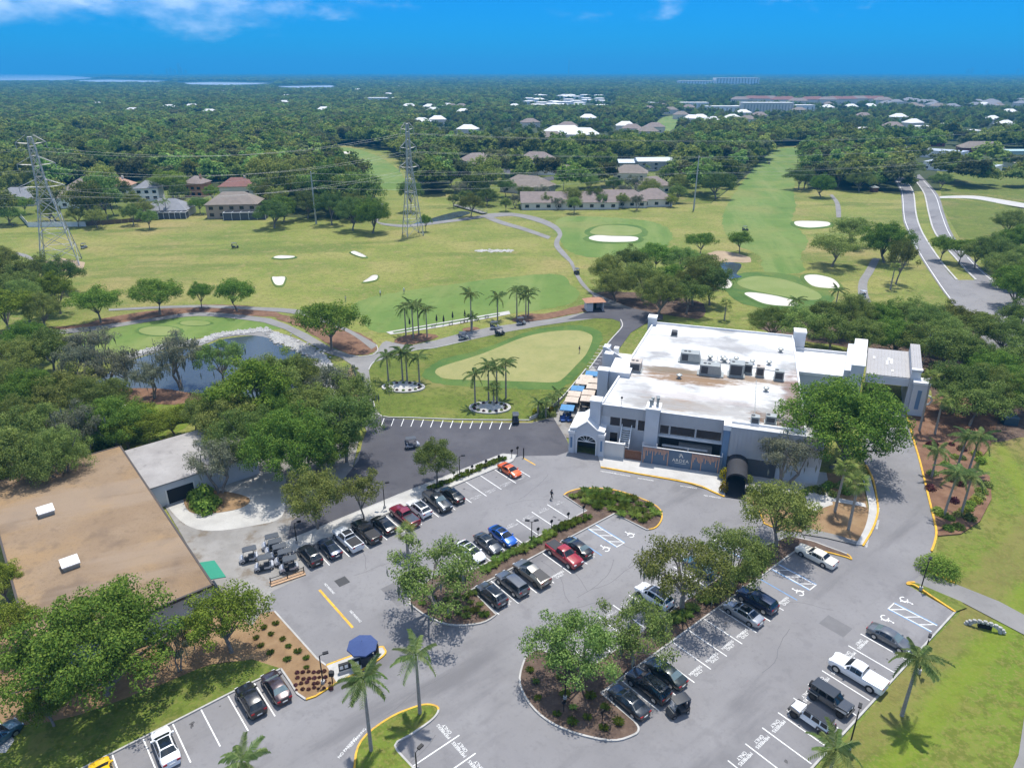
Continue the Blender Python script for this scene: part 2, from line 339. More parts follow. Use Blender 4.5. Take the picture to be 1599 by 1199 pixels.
structure('fairway', gp([(1206, 236), (1232, 231), (1258, 232), (1247, 262), (1240, 296), (1243, 325), (1236, 345), (1262, 375), (1250, 400), (1254, 424), (1195, 426), (1186, 400), (1150, 382), (1128, 352), (1136, 320), (1160, 284), (1184, 256)], 5), .06, M['fairway'])
structure('tee_lawn', gp([(868, 345), (905, 338), (1010, 345), (1048, 362), (1040, 384), (985, 402), (900, 398), (872, 370)], 5), .06, M['fairway'])
structure('range_turf', gp([(560, 470), (700, 445), (860, 428), (893, 445), (905, 462), (880, 478), (770, 494), (640, 515), (592, 520), (565, 500)], 5), .06, M['fairway'])
structure('pond_side_green', gp([(130, 520), (270, 494), (400, 500), (440, 512), (400, 517), (300, 530), (205, 552), (150, 555), (90, 535)], 4), .06, M['fairway'])
for nm, c, rx, ry in (('green', (249, 517), 38, 9), ('green', (305, 505), 28, 5)):
    structure(nm, gp([(c[0] + rx * math.cos(t * .524), c[1] + ry * math.sin(t * .524)) for t in range(12)], 3), .085, M['collar'])
    structure(nm, gp([(c[0] + rx * .85 * math.cos(t * .524), c[1] + ry * .82 * math.sin(t * .524)) for t in range(12)], 3), .105, M['green'])
structure('green_collar', gp([(912, 364), (930, 353), (965, 350), (1000, 354), (1012, 364), (998, 371), (940, 372)], 5), .08, M['collar'])
structure('green', gp([(921, 363), (936, 354), (965, 352), (995, 356), (1002, 363), (985, 368), (940, 368)], 5), .10, M['green'])
structure('green_collar', gp([(1132, 440), (1170, 425), (1235, 430), (1290, 452), (1302, 470), (1270, 482), (1215, 485), (1150, 470)], 5), .08, M['collar'])
structure('green', gp([(1153, 439), (1181, 431.6), (1228, 438), (1269, 453), (1283, 464), (1269, 469), (1228, 464), (1181, 455), (1156, 447)], 5), .10, M['green'])
BUNKERS = [[(427, 404), (437, 400.5), (459, 401.5), (458, 404), (440, 405.5)], [(548, 395), (556, 394), (571, 401), (571, 403), (563, 402.5), (551, 398)],
           [(425, 435), (432, 434), (445, 434), (444, 442), (440, 447), (430, 446)], [(567, 442), (574, 437), (582, 431.5), (590, 432), (588, 438), (578, 441)],
           [(919, 374), (930, 369), (955, 370), (990, 371), (997, 375), (985, 379), (940, 379)], [(1241, 347.5), (1262, 346.5), (1292, 348), (1294, 354), (1265, 357), (1244, 354)],
           [(1255, 434), (1272, 430.5), (1300, 437), (1311, 450), (1295, 452), (1268, 448)], [(1162, 460), (1176, 458.5), (1212, 464), (1244, 473), (1240, 480), (1197, 477), (1172, 467)],
           [(1118, 440), (1132, 436), (1143, 444), (1138, 452), (1122, 450)], [(533, 238.5), (545, 237.6), (552, 239), (545, 241), (535, 241)]]
for b in BUNKERS:
    w = gp(b, 5); c = Vector((sum(p[0] for p in w) / len(w), sum(p[1] for p in w) / len(w)))
    n = len(w); sc_ = lambda k, z: [(c.x + (p[0] - c.x) * k, c.y + (p[1] - c.y) * k, z) for p in w]
    lip = MB(); vs = sc_(1.22, .10) + sc_(1.08, .38) + sc_(.99, .42); lip.add(vs, [(r_ * n + i, r_ * n + (i + 1) % n, (r_ + 1) * n + (i + 1) % n, (r_ + 1) * n + i) for r_ in (0, 1) for i in range(n)])
    tag(lip.build('bunker_lip', M['collar'], smooth=60), kind='structure')
    mb = MB()       # a sand dish sloping down from a grassy lip
    vs = sc_(1.0, .40) + sc_(.86, .20) + sc_(.6, .13); mb.add(vs, [(r_ * n + i, r_ * n + (i + 1) % n, (r_ + 1) * n + (i + 1) % n, (r_ + 1) * n + i) for r_ in (0, 1) for i in range(n)] + [tuple(2 * n + i for i in range(n))])
    tag(mb.build('bunker_sand', M['sand']), kind='structure')
# white stones laid out as a target on the range
st = MB()
for k in range(120):
    p = G(RND.uniform(743, 801), 392 + RND.gauss(0, .9)); st.ball((p.x, p.y, .12), RND.uniform(.35, .8), 5, sq=(1, 1, .4))
tag(st.build('range_marker_stones', M['gravel']), 'white stone letters laid on the driving range', 'range marker', kind='stuff')

# practice putting lawn
LAWN = [(597, 651), (585, 636), (579, 602), (576, 578), (584, 566), (612, 557), (651, 547), (680, 543.6), (732, 532), (788, 519.6), (847, 509), (888.5, 503), (930, 497.7), (956, 498.5), (968, 503), (969, 512), (951, 534), (919.7, 576), (880, 630), (827, 656), (811, 655.5), (720, 655), (640, 653)]
structure('putting_lawn', gp(LAWN, 4), .09, M['lawn'])
structure('putting_collar', gp([(662, 582), (690, 562), (755, 545), (815, 521), (862, 511), (905, 509), (934, 516), (940, 530), (926, 556), (908, 580), (884, 602), (860, 609), (760, 606), (695, 601), (668, 594)], 5), .11, M['collar'])
structure('putting_green', gp([(680, 580), (692.5, 572), (753, 553), (815.5, 528), (859, 518.6), (899, 516.5), (919.7, 521.7), (925, 530), (915.6, 553), (899, 571.8), (878, 592.6), (863.5, 597.8), (826, 596.8), (763, 594.7), (701, 592.6), (684, 587)], 5), .13, M['pale_green'])
structure('pond_lawn', gp([(190, 650), (235, 622), (290, 635), (300, 660), (240, 690), (195, 690)], 4), .07, M['verge'])

# water
m, N, L, b = new_mat('pond_water'); b.inputs['Base Color'].default_value = (.045, .060, .068, 1); b.inputs['Roughness'].default_value = .10
g_ = N.new('ShaderNodeNewGeometry'); n_ = N.new('ShaderNodeTexNoise'); n_.inputs['Scale'].default_value = .8; n_.inputs['Detail'].default_value = 3; L.new(g_.outputs['Position'], n_.inputs['Vector'])
bp_ = N.new('ShaderNodeBump'); bp_.inputs['Distance'].default_value = .012; L.new(n_.outputs[0], bp_.inputs['Height']); L.new(bp_.outputs[0], b.inputs['Normal']); M['water'] = m
m, N, L, b = new_mat('bay_water'); b.inputs['Base Color'].default_value = (.30, .36, .42, 1); b.inputs['Roughness'].default_value = .35; M['bay'] = m
POND = [(150, 604), (160, 590), (200, 566), (262, 547), (315, 542), (350, 530), (390, 525), (412, 526), (428, 533), (473, 555), (488, 570), (491, 598), (440, 622), (330, 616), (240, 609)]
structure('pond_water', gp(POND, 4), .10, M['water'])
POND2 = [(1112, 413), (1135, 410), (1155, 412), (1157, 418), (1150, 428), (1158, 433), (1130, 436), (1100, 430)]
structure('pond_water', gp(POND2, 4), .10, M['water'])
structure('creek_water', gp([(640, 352), (672, 342), (700, 334), (722, 330), (735, 333), (712, 341), (690, 346), (660, 350)], 4), .10, M['water'])
structure('bay', gp([(-900, 116.2), (0, 116.2), (70, 117), (110, 119), (150, 122.5), (95, 126), (-900, 128)]), 1.0, M['bay'])
structure('bay', gp([(105, 126.5), (170, 125), (260, 127.2), (235, 129.3), (150, 128.6)]), 1.0, M['bay'])
structure('bay', gp([(270, 130.5), (330, 129), (420, 130.4), (400, 132.2), (350, 133.6), (300, 132.4)]), 1.0, M['bay'])
structure('bay', gp([(430, 135.6), (520, 134.2), (522, 137.4), (470, 138.6)]), 1.0, M['bay'])

# planted margins
structure('mulch_bed', gp([(10, 516), (120, 508), (165, 497), (245, 484), (320, 476), (405, 480), (440, 492), (470, 496), (400, 494), (300, 492), (200, 506), (130, 518), (20, 526)], 3), .075, M['red_mulch'])
structure('mulch_bed', gp([(430, 497), (462, 497), (500, 505), (545, 515), (575, 527), (588, 540), (584, 550), (562, 555), (540, 551), (505, 533), (470, 512)], 4), .115, M['red_mulch'])
structure('mulch_bed', gp([(615, 532), (645, 522), (675, 522), (682, 528), (640, 539)], 4), .115, M['red_mulch'])
structure('mulch_bed', gp([(722, 514), (745, 511), (748, 518), (730, 520)], 4), .115, M['red_mulch'])
structure('mulch_bed', gp([(800, 500), (820, 491), (860, 489), (900, 478), (918, 476), (924, 484), (868, 496), (812, 504)], 4), .115, M['red_mulch'])
structure('mulch_bed', gp([(548, 572), (560, 570), (572, 600), (580, 640), (560, 640), (540, 600)], 4), .115, M['straw'])
structure('mulch_bed', gp([(160, 612), (230, 607), (300, 615), (310, 630), (230, 632), (170, 622)], 4), .115, M['red_mulch'])
structure('mulch_bed', gp([(925, 463), (960, 455), (1080, 468), (1100, 482), (1090, 498), (1010, 487), (960, 477)], 4), .075, M['mulch'])
structure('mulch_bed', gp([(1090, 405), (1120, 392), (1165, 400), (1172, 410), (1140, 410), (1105, 411)], 4), .075, M['tan_soil'])
structure('mulch_bed', gp([(1180, 505), (1330, 500), (1600, 500), (1750, 560), (1720, 640), (1560, 690), (1470, 672), (1440, 590), (1330, 545), (1240, 530)], 3), .075, M['mulch'])

# cart paths
def path(name, up, lo, z=.12, mat='path', sm=4):
    return structure(name, gp(up, sm, False) + gp(lo, sm, False)[::-1], z, M[mat])
path('cart_path', [(380, 492.5), (423, 498), (451.5, 508.5), (480, 522), (514, 542), (545, 554), (562, 557), (581.6, 554), (590, 546), (597, 536), (603, 533), (629, 538.6), (642, 540), (680, 532), (717.5, 521.7), (763, 512), (805, 506), (867.6, 497.7), (919.7, 487), (942, 476), (992, 483), (1030, 492)],
     [(380, 499.6), (412, 504), (445, 515), (477, 533), (510, 551.7), (532, 559), (549, 570), (553.5, 584), (566, 626), (578, 650), (597, 652), (585, 636), (579, 602), (576, 578), (584, 566), (651, 547), (680, 543.6), (732, 532), (788, 519.6), (847, 509), (888, 503), (930, 497.7)], z=.125, mat='path', sm=1)
path('cart_path', [(20, 520), (130, 512), (240, 497), (310, 488), (380, 492.5)], [(20, 526), (130, 519), (240, 502), (310, 494), (380, 499.6)], z=.127)
path('cart_path', [(170, 483), (300, 477), (400, 480), (480, 487), (551, 518), (590, 540)], [(170, 486), (300, 481), (400, 485), (470, 493), (540, 518), (580, 546)], z=.129)
path('cart_path', [(889, 410), (894, 420), (898, 430), (907, 444.6), (920, 457), (942.7, 475)], [(895, 410), (899, 420), (904, 430), (914, 444.6), (931, 459), (992, 484)], z=.131)
path('cart_path', [(760, 341), (800, 338), (835, 346), (860, 356), (871, 366), (866, 376), (866, 386), (876, 398), (889, 410)], [(760, 334), (800, 333), (840, 340), (868, 352), (878, 365), (874, 376), (874, 384), (884, 396), (895, 410)], z=.129)
path('cart_path', [(757, 341), (780, 350), (815, 360), (856, 374)], [(764, 337), (786, 346), (820, 356), (860, 370)], z=.127)
path('cart_path', [(585, 345), (600, 349), (640, 351), (700, 344), (750, 337), (764, 334)], [(590, 349), (605, 353), (640, 355), (700, 348), (752, 341), (766, 338)], z=.127)
path('cart_path', [(584, 345), (588, 330), (596, 318)], [(590, 346), (594, 330), (600, 318)], z=.125)
path('cart_path', [(0, 392), (30, 395), (50, 402), (62, 415)], [(0, 396), (28, 399), (44, 406), (54, 417)], z=.12)
path('cart_path', [(1295, 305), (1303, 316), (1305, 328), (1306, 340)], [(1300, 304), (1310, 316), (1313, 328), (1313, 340)], z=.12)
path('cart_path', [(1362, 404), (1350, 425), (1341, 440), (1340, 460), (1348, 474)], [(1374, 404), (1364, 425), (1355, 440), (1355, 458), (1360, 472)], z=.12)
path('footpath', [(1467, 307), (1520, 306), (1570, 313), (1640, 325)], [(1467, 310), (1520, 311), (1570, 320), (1640, 332)], z=.12, mat='concrete')
# tee line of the range
structure('tee_mat_strip', gp([(603, 519), (690, 504), (795, 486), (797, 491), (690, 511), (610, 523)]), .12, M['concrete'])
structure('tee_mat_turf', gp([(613, 519), (690, 505.5), (780, 490.5), (781, 492), (690, 508), (615, 521)]), .135, M['collar'])
# road with two carriageways
path('road', [(1391, 267), (1398, 285), (1406, 300), (1409, 335), (1413, 353), (1433, 395), (1465, 445), (1485, 471), (1560, 560)], [(1400, 267), (1412, 280), (1425, 298), (1430, 333), (1436, 355), (1448, 378), (1470, 410), (1494, 440), (1640, 570)], z=.12, mat='asphalt')
path('road', [(1426, 275), (1432, 285), (1443, 303), (1450, 333), (1461, 366), (1500, 413), (1525, 440), (1640, 560)], [(1436, 273), (1446, 283), (1465, 305), (1475, 335), (1489, 369), (1525, 413), (1560, 441), (1720, 540)], z=.13, mat='asphalt')
structure('road', gp([(1470, 430), (1496, 438), (1525, 438), (1562, 440), (1580, 462), (1640, 520), (1580, 560), (1486, 474)]), .135, M['asphalt'])
structure('road', gp([(758, 262), (790, 258), (800, 270), (830, 281), (872, 274), (925, 272), (925, 277), (870, 280), (835, 289), (815, 288), (795, 272)]), .12, M['newer_asphalt'])
road_marks = MB()
for ed in ([(1394, 268), (1401, 285), (1408.5, 300), (1411.5, 335), (1416, 353), (1436, 395), (1468, 445), (1488, 472)], [(1442, 283), (1460, 305), (1470, 335), (1484, 369), (1520, 413), (1552, 441)]):
    a, b_ = strip(gp(ed, 4, False), .12); road_marks.sheet(a + b_[::-1], .155)
tag(road_marks.build('road_edge_line', M['white_paint']), kind='structure')
for ed in ([(1410, 278), (1425, 298), (1430, 333), (1436, 355), (1448, 378), (1470, 410), (1494, 438)], [(1431, 285), (1443, 303), (1450, 333), (1461, 366), (1500, 413), (1524, 438)]):
    a, b_ = strip(gp(ed, 4, False), .3); tag(MB().prism(a + b_[::-1], .03, .27).build('kerb', M['concrete']), kind='structure')
# ------------------------------------------------------------------ car park
ZL = .14
LOT = [(560, 640), (578, 650), (600, 653), (720, 661), (830, 661), (864, 652), (884, 684), (891, 704), (942, 713), (940, 731), (1000, 742), (1060, 752), (1110, 768), (1131, 776), (1165, 778), (1185, 800), (1193, 819), (1216, 829), (1265, 834), (1337, 850), (1347, 853), (1360, 832), (1368, 810), (1370, 790), (1362, 752), (1345, 710), (1350, 660), (1365, 635), (1413, 640), (1425, 685), (1436, 722), (1450, 780), (1458, 813), (1461, 830), (1459, 848), (1454, 862), (1443, 890), (1425, 911), (1416, 914), (1491, 957)]
lot_poly = gp(LOT)
fk = toUV(G(1491, 957))
lot_poly += [tuple(U(fk[0], -18.1).xy), tuple(U(20, -18.1).xy), tuple(U(-20, -30).xy), tuple(U(-20, -61.5).xy), tuple(U(12.6, -61.5).xy)]
lot_poly += gp([(440, 1046), (400, 1010), (408, 958), (420, 924), (455, 890), (470, 838), (540, 780), (555, 720), (575, 680)])
lot = structure('parking_lot', lot_poly, ZL, M['asphalt'])
# the darker cart yard north of the gravel strip, and its worn apron by the barn
structure('cart_yard', gp([(590, 652.5), (600, 653), (720, 661.5), (830, 661.5), (864, 653), (886, 690), (892, 705), (870, 712), (812, 713), (770, 727), (668, 765), (600, 788), (470, 842), (448, 848), (455, 815), (520, 770), (560, 720), (566, 690), (578, 662)]), ZL + .012, M['newer_asphalt'])
structure('barn_apron', gp([(246, 772), (262, 758), (330, 735), (420, 715), (470, 700), (560, 690), (545, 760), (468, 812), (456, 832), (468, 850), (478, 900), (424, 925), (409, 958), (440, 1000), (330, 960), (310, 880)]), ZL + .006, M['old_slab'])
structure('gravel_yard', gp([(252, 772), (290, 760), (340, 750), (400, 738), (442, 742), (446, 770), (440, 808), (395, 822), (330, 830), (290, 820), (262, 792)], 4), ZL + .02, M['gravel'])
structure('service_yard', gp([(885, 500), (930, 497.7), (956, 498.5), (968, 503), (969, 512), (951, 534), (919, 576), (935, 590), (985, 520), (1010, 505), (1035, 500), (1035, 492), (992, 483), (942, 478)]), ZL + .0, M['newer_asphalt'])
structure('side_path', gp([(1425, 911), (1441, 891), (1490, 912), (1560, 940), (1599, 961), (1720, 1030), (1700, 1060), (1599, 992), (1500, 940), (1440, 915)]), ZL - .005, M['path'])
structure('footpath', gp([(1599, 1120), (1640, 1090), (1680, 1120), (1620, 1260), (1555, 1260), (1590, 1180)]), .1, M['path'])
for sx in range(6):      # faint tyre-darkened seams in the apron
    pass
def prop(o): o.parent = lot; return o
def line(p, q, w=.10, mat='white_paint', z=ZL + .006, name='stall_line'):
    p = Vector(p).xy; q = Vector(q).xy; d = (q - p).normalized(); n = Vector((-d.y, d.x)) * w * .62
    return prop(MB().sheet([p + n, q + n, q - n, p - n], z).build(name, M[mat]))
def lineUV(u0, v0, u1, v1, **k): return line(U(u0, v0), U(u1, v1), **k)
# text
def text_mesh(body, size, mat, extrude=0.0, font_space=1.0, line_gap=1.0):
    cu = bpy.data.curves.new('lettering', 'FONT'); cu.body = body; cu.size = size; cu.align_x = 'CENTER'; cu.align_y = 'CENTER'; cu.extrude = extrude
    cu.space_character = font_space; cu.space_line = line_gap
    ob = bpy.data.objects.new('lettering', cu); COL.objects.link(ob)
    me = bpy.data.meshes.new_from_object(ob.evaluated_get(bpy.context.evaluated_depsgraph_get()))
    bpy.data.objects.remove(ob); me.materials.clear(); me.materials.append(mat); return me
STENCIL = text_mesh('MEMBERS\nONLY', .50, M['white_paint'], line_gap=.85)
STENCIL_W = text_mesh('MEMBERS\nONLY', .50, M['worn_paint'], line_gap=.85)
NOPARK = text_mesh('NO PARKING', .42, M['white_paint'])
def stencil(u, v, up, me=None, name='members_only_stencil'):
    o = put(me or STENCIL, name, loc=U(u, v, ZL + .007), rz=up - math.pi / 2); prop(o); return o
UP_E, UP_F, UP_G = UA + R(90), UA - R(90), UA + R(180)
# wheelchair emblem
def wheelchair():
    mb = MB(); ring = [(.42 * math.cos(t * .35) - .05, .42 * math.sin(t * .35) - .25) for t in range(-8, 8)]
    a, b_ = strip([Vector(p) for p in ring], .06); mb.sheet(a + b_[::-1], 0)
    for p, q in (((.0, .62), (.0, .1)), ((.0, .3), (.33, .3)), ((0, .1), (.36, .1)), ((.36, .1), (.52, -.38)), ((.52, -.38), (.68, -.33))):
        a, b_ = strip([Vector(p), Vector(q)], .06); mb.sheet(a + b_[::-1], .001)
    mb.sheet([(.02 + .12 * math.cos(t * .785), .78 + .12 * math.sin(t * .785)) for t in range(8)], 0)
    return mb.mesh('wheelchair_emblem', M['white_paint'])
WCH = wheelchair()
# row A, against the gravel strip
UAL = [30.2, 33.1, 36.0, 38.95, 41.8, 44.65, 47.65, 50.6, 53.6, 56.5, 59.45, 62.4, 65.4]
for k, u in enumerate(UAL):
    lineUV(u, -79.9, u, -74.45)
    stencil(u - 1.45, -75.15, UP_E, STENCIL_W)
# row B (west side of first island)
UB = [44.3, 47.2, 50.1, 53.05, 56.0, 59.05, 62.15]
for u in UB: lineUV(u, -61.55, u, -66.75)
for u in UB[1:] + [65.1]: stencil(u - 1.5, -66.05, UP_F, STENCIL_W)
# row C
UCL = [41.7, 44.75, 47.75, 50.7, 53.7, 56.7]
for u in UCL: lineUV(u, -58.5, u, -52.85); 
for u in UCL[1:] + [59.5]: stencil(u - 1.45, -53.6, UP_E)
# row D
UD = [41.8, 44.7, 47.6, 50.6, 53.5, 56.4, 59.3, 62.2, 65.1, 68.0]
for u in UD: lineUV(u, -39.9, u, -45.2)
for u in UD[1:]: stencil(u - 1.45, -44.5, UP_F, STENCIL_W)
# row E
UE = [45.5, 48.4, 51.3, 54.2, 57.15, 60.1, 62.95, 65.85, 68.75, 71.7]
for u in UE: lineUV(u, -36.65, u, -31.36)
for u in UE[1:]: stencil(u - 1.45, -32.1, UP_E)
stencil(44.05, -32.1, UP_E)
# row F
UF = [40.3, 43.2, 46.05, 48.93, 51.83, 54.7, 57.6, 60.5, 63.4, 66.3, 69.2, 72.1, 75.0]
for u in UF: lineUV(u, -18.25, u, -23.5)
for u in UF[1:]: stencil(u - 1.45, -22.75, UP_F)
# bays for the disabled: hatched aisles edged in blue
def hatch(u0, u1, v0, v1, n=3, flip=False):
    for u in (u0, u1): lineUV(u, v0, u, v1, mat='blue_paint', w=.13)
    lineUV(u0, v1, u1, v1)
    for u in (u0 + .14, u1 - .14): lineUV(u, v0, u, v1, w=.09)
    for k in range(n):
        a = v0 + (v1 - v0) * (k + .15) / n; b_ = v0 + (v1 - v0) * (k + .85) / n
        if flip: a, b_ = b_, a
        lineUV(u0 + .14, a, u1 - .14, b_, w=.09, z=ZL + .008)
hatch(74.6, 76.3, -36.6, -31.3); lineUV(73.2 - 1.5, -36.6, 71.7, -31.3, mat='blue_paint', w=.13, z=ZL + .009)
stencil(73.2, -32.0, UP_E, WCH, 'wheelchair_emblem')
hatch(78.75, 80.5, -18.4, -23.4, flip=True); lineUV(75.0, -18.25, 75.0, -23.5, mat='blue_paint', z=ZL + .009)
for u in (76.9, 82.0): stencil(u, -22.7, UP_F, WCH, 'wheelchair_emblem')
hatch(62.4, 64.1, -58.4, -52.9); lineUV(59.5, -58.4, 59.5, -52.9, mat='blue_paint', w=.13)
for u in (61.0, 66.0): stencil(u, -53.7, UP_E, WCH, 'wheelchair_emblem')
hatch(73.6, 75.4, -39.9, -45.2, flip=True)
for u in (72.0, 77.0): stencil(u, -44.4, UP_F, WCH, 'wheelchair_emblem')
# bottom left row, plain stalls
for k in range(-3, 6): lineUV(1.15 + 2.76 * k, -61.45, 1.15 + 2.76 * k, -55.8)
# bottom middle row, across the grid
for k in range(5): lineUV(22.6, -42.05 + 2.65 * k, 28.05, -42.05 + 2.65 * k)
for k in range(6): stencil(27.3, -43.4 + 2.65 * k, UP_G)
# cart stalls by the putting lawn
for k in range(14):
    x = 600 + k * 15.35; y = 654.0 + k * .52 if k < 10 else 659 + (k - 10) * .3
    a = G(x, y); b_ = G(x - 4.5, y + 11.5); line((a.x, a.y, 0), (b_.x, b_.y, 0), z=ZL + .02)
for k in range(8):
    a = G(936 - k * 3.3, 565 - 0 + k * 5.2 - 24); b_ = G(950 - k * 3.0, 565 + k * 5.2 - 22); line((a.x, a.y, 0), (b_.x, b_.y, 0), z=ZL + .02)
# yellow divider and drain
a, b_ = G(499, 922), G(551, 981); line((a.x, a.y, 0), (b_.x, b_.y, 0), w=.24, mat='yellow_paint', name='divider_line')
a, b_ = G(508, 924), G(558, 978)
for t in (.02, .84): put(NOPARK, 'no_parking_stencil', loc=(a.x + (b_.x - a.x) * t + .3, a.y + (b_.y - a.y) * t + .6, ZL + .008), rz=math.atan2(b_.y - a.y, b_.x - a.x)).parent = lot
a, b_ = G(817, 716), G(836, 727); line((a.x, a.y, 0), (b_.x, b_.y, 0), w=.2, mat='yellow_paint', name='divider_line')
d = MB(); c = G(534.5, 909); d.box(-.75, .75, -.75, .75, 0, .02)
for k in range(7): d.box(-.65 + .2 * k - .04, -.65 + .2 * k + .04, -.68, .68, .02, .035)
tag(d.build('drain_grate', plain('drain_iron', (.04, .04, .042), .7), loc=(c.x, c.y, ZL), rz=UA), 'square dark iron drain grate in the asphalt', 'drain')

# oil spots dripped in the stalls
oil = plain('oil_stain', (.065, .062, .064), .7)
for k in range(46):
    u, v = RND.choice([(RND.choice(UE) - 1.45, -35.2), (RND.choice(UF) - 1.45, -19.8), (RND.choice(UCL) - 1.45, -57), (1.15 + 2.76 * RND.randint(-2, 5) - 1.4, -60.2), (RND.choice(UB) - 1.45, -63), (RND.choice(UAL) - 1.45, -78.5)])
    u += RND.uniform(-.3, .3); v += RND.uniform(-.8, .8); rr = RND.uniform(.10, .28)
    c = U(u, v); prop(MB().sheet([(c.x + rr * RND.uniform(.5, 1.2) * math.cos(t * .7), c.y + rr * RND.uniform(.5, 1.2) * math.sin(t * .7)) for t in range(9)], ZL + .004).build('oil_stain', oil))
# sealed cracks and two old patches
seal = plain('crack_sealant', (.105, .102, .105), .7); patch = mottle('asphalt_patch', [(.3, (.135, .132, .135)), (.7, (.160, .157, .160))], .6)
for k in range(16):
    c = Vector(RND.choice([tuple(U(RND.uniform(30, 66), -70.5)), tuple(U(RND.uniform(40, 70), -49)), tuple(U(RND.uniform(40, 80), -27.5)), tuple(U(RND.uniform(18, 34), RND.uniform(-60, -40)))])); t = UA + RND.choice((0, math.pi / 2)) + RND.uniform(-.3, .3); pts_ = []
    for j in range(9): pts_.append(Vector((c.x, c.y))); t += RND.uniform(-.25, .25); c += Vector((math.cos(t), math.sin(t), 0)) * RND.uniform(.8, 1.5)
    a, b_ = strip(pts_, .035); prop(MB().sheet(a + b_[::-1], ZL + .003).build('crack_seal', seal))
for u, v, w_, h_ in ((33, -66, 2.6, 4.2), (62, -49, 3.4, 1.8), (70, -27.5, 2.2, 3.0)): prop(MB().sheet([tuple(U(u + a, v + b).xy) for a, b in ((0, 0), (w_, 0), (w_, h_), (0, h_))], ZL + .0025).build('asphalt_patch', patch))
# ---- kerbs
def kerb(pts, mat='kerb', w=.16, h=.15, side=0):
    a, b_ = strip([Vector(p[:2]) for p in pts], w * (.5 + side), w * (.5 - side))
    mb = MB()
    vs = []
    for i in range(len(a)):
        vs += [(a[i][0], a[i][1], ZL - .1), (a[i][0], a[i][1], ZL + h), (b_[i][0], b_[i][1], ZL + h), (b_[i][0], b_[i][1], ZL - .1)]
    fs = [(4 * i + k, 4 * i + k + 1, 4 * i + k + 5, 4 * i + k + 4) for i in range(len(a) - 1) for k in range(3)]
    fs += [(0, 1, 2, 3), tuple(4 * (len(a) - 1) + k for k in (3, 2, 1, 0))]
    mb.add(vs, fs); return tag(mb.build('kerb', M[mat]), kind='structure')
def island(name, poly, mat, kerb_mats, hump=.12):
    """raised bed with mounded mulch and a kerb round it; kerb_mats = list of (i0, i1, material) over the outline"""
    n = len(poly); c = Vector((sum(p[0] for p in poly) / n, sum(p[1] for p in poly) / n))
    o = tag(MB().prism(poly, ZL - .05, ZL + .13).build(name, M[mat]), kind='structure')
    for i0, i1, km in kerb_mats:
        kerb([poly[i % n] for i in range(i0, i1 + 1)], km, w=.2, h=.15)
    return o
# first island (between rows B and C) with its two bulbs
def uvp(l): return [tuple(U(u, v).xy) for u, v in l]
is1 = gp([(660, 960), (700, 977), (750, 975), (775, 962)], 4, False)
is1 += uvp([(41.7, -58.45), (68.1, -58.55)]) + gp([(1010, 829), (1024, 825), (1033, 812), (1030, 797), (1008, 783), (960, 767), (915, 764), (890, 769), (880, 775)], 4, False)
is1 += uvp([(65.5, -61.7), (44.3, -61.45), (39.6, -63.7)]) + gp([(640, 930), (640, 945)], 1, False)
M1 = len(is1)
island('planting_island', is1, 'mulch', [(0, 15, 'kerb'), (15, 16, 'kerb'), (16, 20, 'yellow_paint'), (20, 47, 'yellow_paint'), (47, M1, 'kerb')])
is2 = gp([(860, 1024), (843, 1016), (828, 1022), (818, 1035), (812, 1070), (835, 1110), (880, 1140), (950, 1158), (988, 1150), (997, 1140), (990, 1128)], 4, False)
is2 += uvp([(42.5, -36.7), (82.0, -36.7)]) + gp([(1300, 866), (1322, 872), (1329, 875), (1322, 867), (1290, 855), (1265, 846), (1230, 839)], 3, False) + uvp([(78.0, -40.0), (45.0, -39.9)])
M2 = len(is2)
island('planting_island', is2, 'mulch', [(0, 41, 'kerb'), (41, 42, 'kerb'), (42, 52, 'yellow_paint'), (52, M2, 'kerb')])
# median with the two palms
med = gp([(553, 1240), (556, 1180), (572, 1150), (610, 1122), (645, 1107), (666, 1102), (682, 1105), (684, 1114), (672, 1128), (640, 1150), (617, 1166), (640, 1195), (680, 1240)], 3, False)
island('grass_median', med, 'verge', [(0, 20, 'yellow_paint'), (20, len(med), 'kerb')])
for t in (.25, .62):
    p = G(592 - 40 * t + 12, 1150 + 40 * t - 12); put(NOPARK, 'no_parking_stencil', loc=(p.x - 2.2, p.y - .4, ZL + .007), rz=R(62)).parent = lot
# kiosk island and planted bed left of it
kio = gp([(526, 1068), (563, 1049.6), (589.6, 1033), (602, 1022), (600, 1015), (593, 1012.5), (550, 1026), (509.7, 1041)], 3, False)
island('kiosk_island', kio, 'concrete', [(0, 15, 'yellow_paint'), (15, len(kio) - 1, 'yellow_paint')])
bed = gp([(439, 1046), (453, 1066), (464.8, 1085), (478, 1094), (493, 1089), (526, 1068), (509.7, 1041), (496, 1031), (450, 979.7), (429, 956.4), (408, 959.7), (390, 985), (340, 1000), (330, 1040), (395, 1032)])
island('planting_bed', bed, 'straw', [(0, 3, 'kerb'), (3, 5, 'yellow_paint'), (6, 9, 'kerb')])
lawnL = gp([(439, 1046), (395, 1032), (330, 1025), (240, 1050), (100, 1100), (0, 1120), (-200, 1170), (-260, 1260)]) + uvp([(-16, -61.55), (12.6, -61.55)])
island('corner_lawn', lawnL, 'lawn', [(len(lawnL) - 2, len(lawnL), 'kerb')])
structure('straw_bed', gp([(300, 1015), (345, 1000), (392, 985), (420, 1000), (400, 1030), (330, 1040), (250, 1072), (120, 1120), (20, 1135), (10, 1110), (150, 1070)], 3), ZL + .14, M['straw'])
structure('barn_verge', gp([(-300, 930), (40, 960), (100, 1010), (330, 930), (400, 985), (330, 1040), (100, 1110), (-300, 1170)]), ZL + .05, M['straw'])
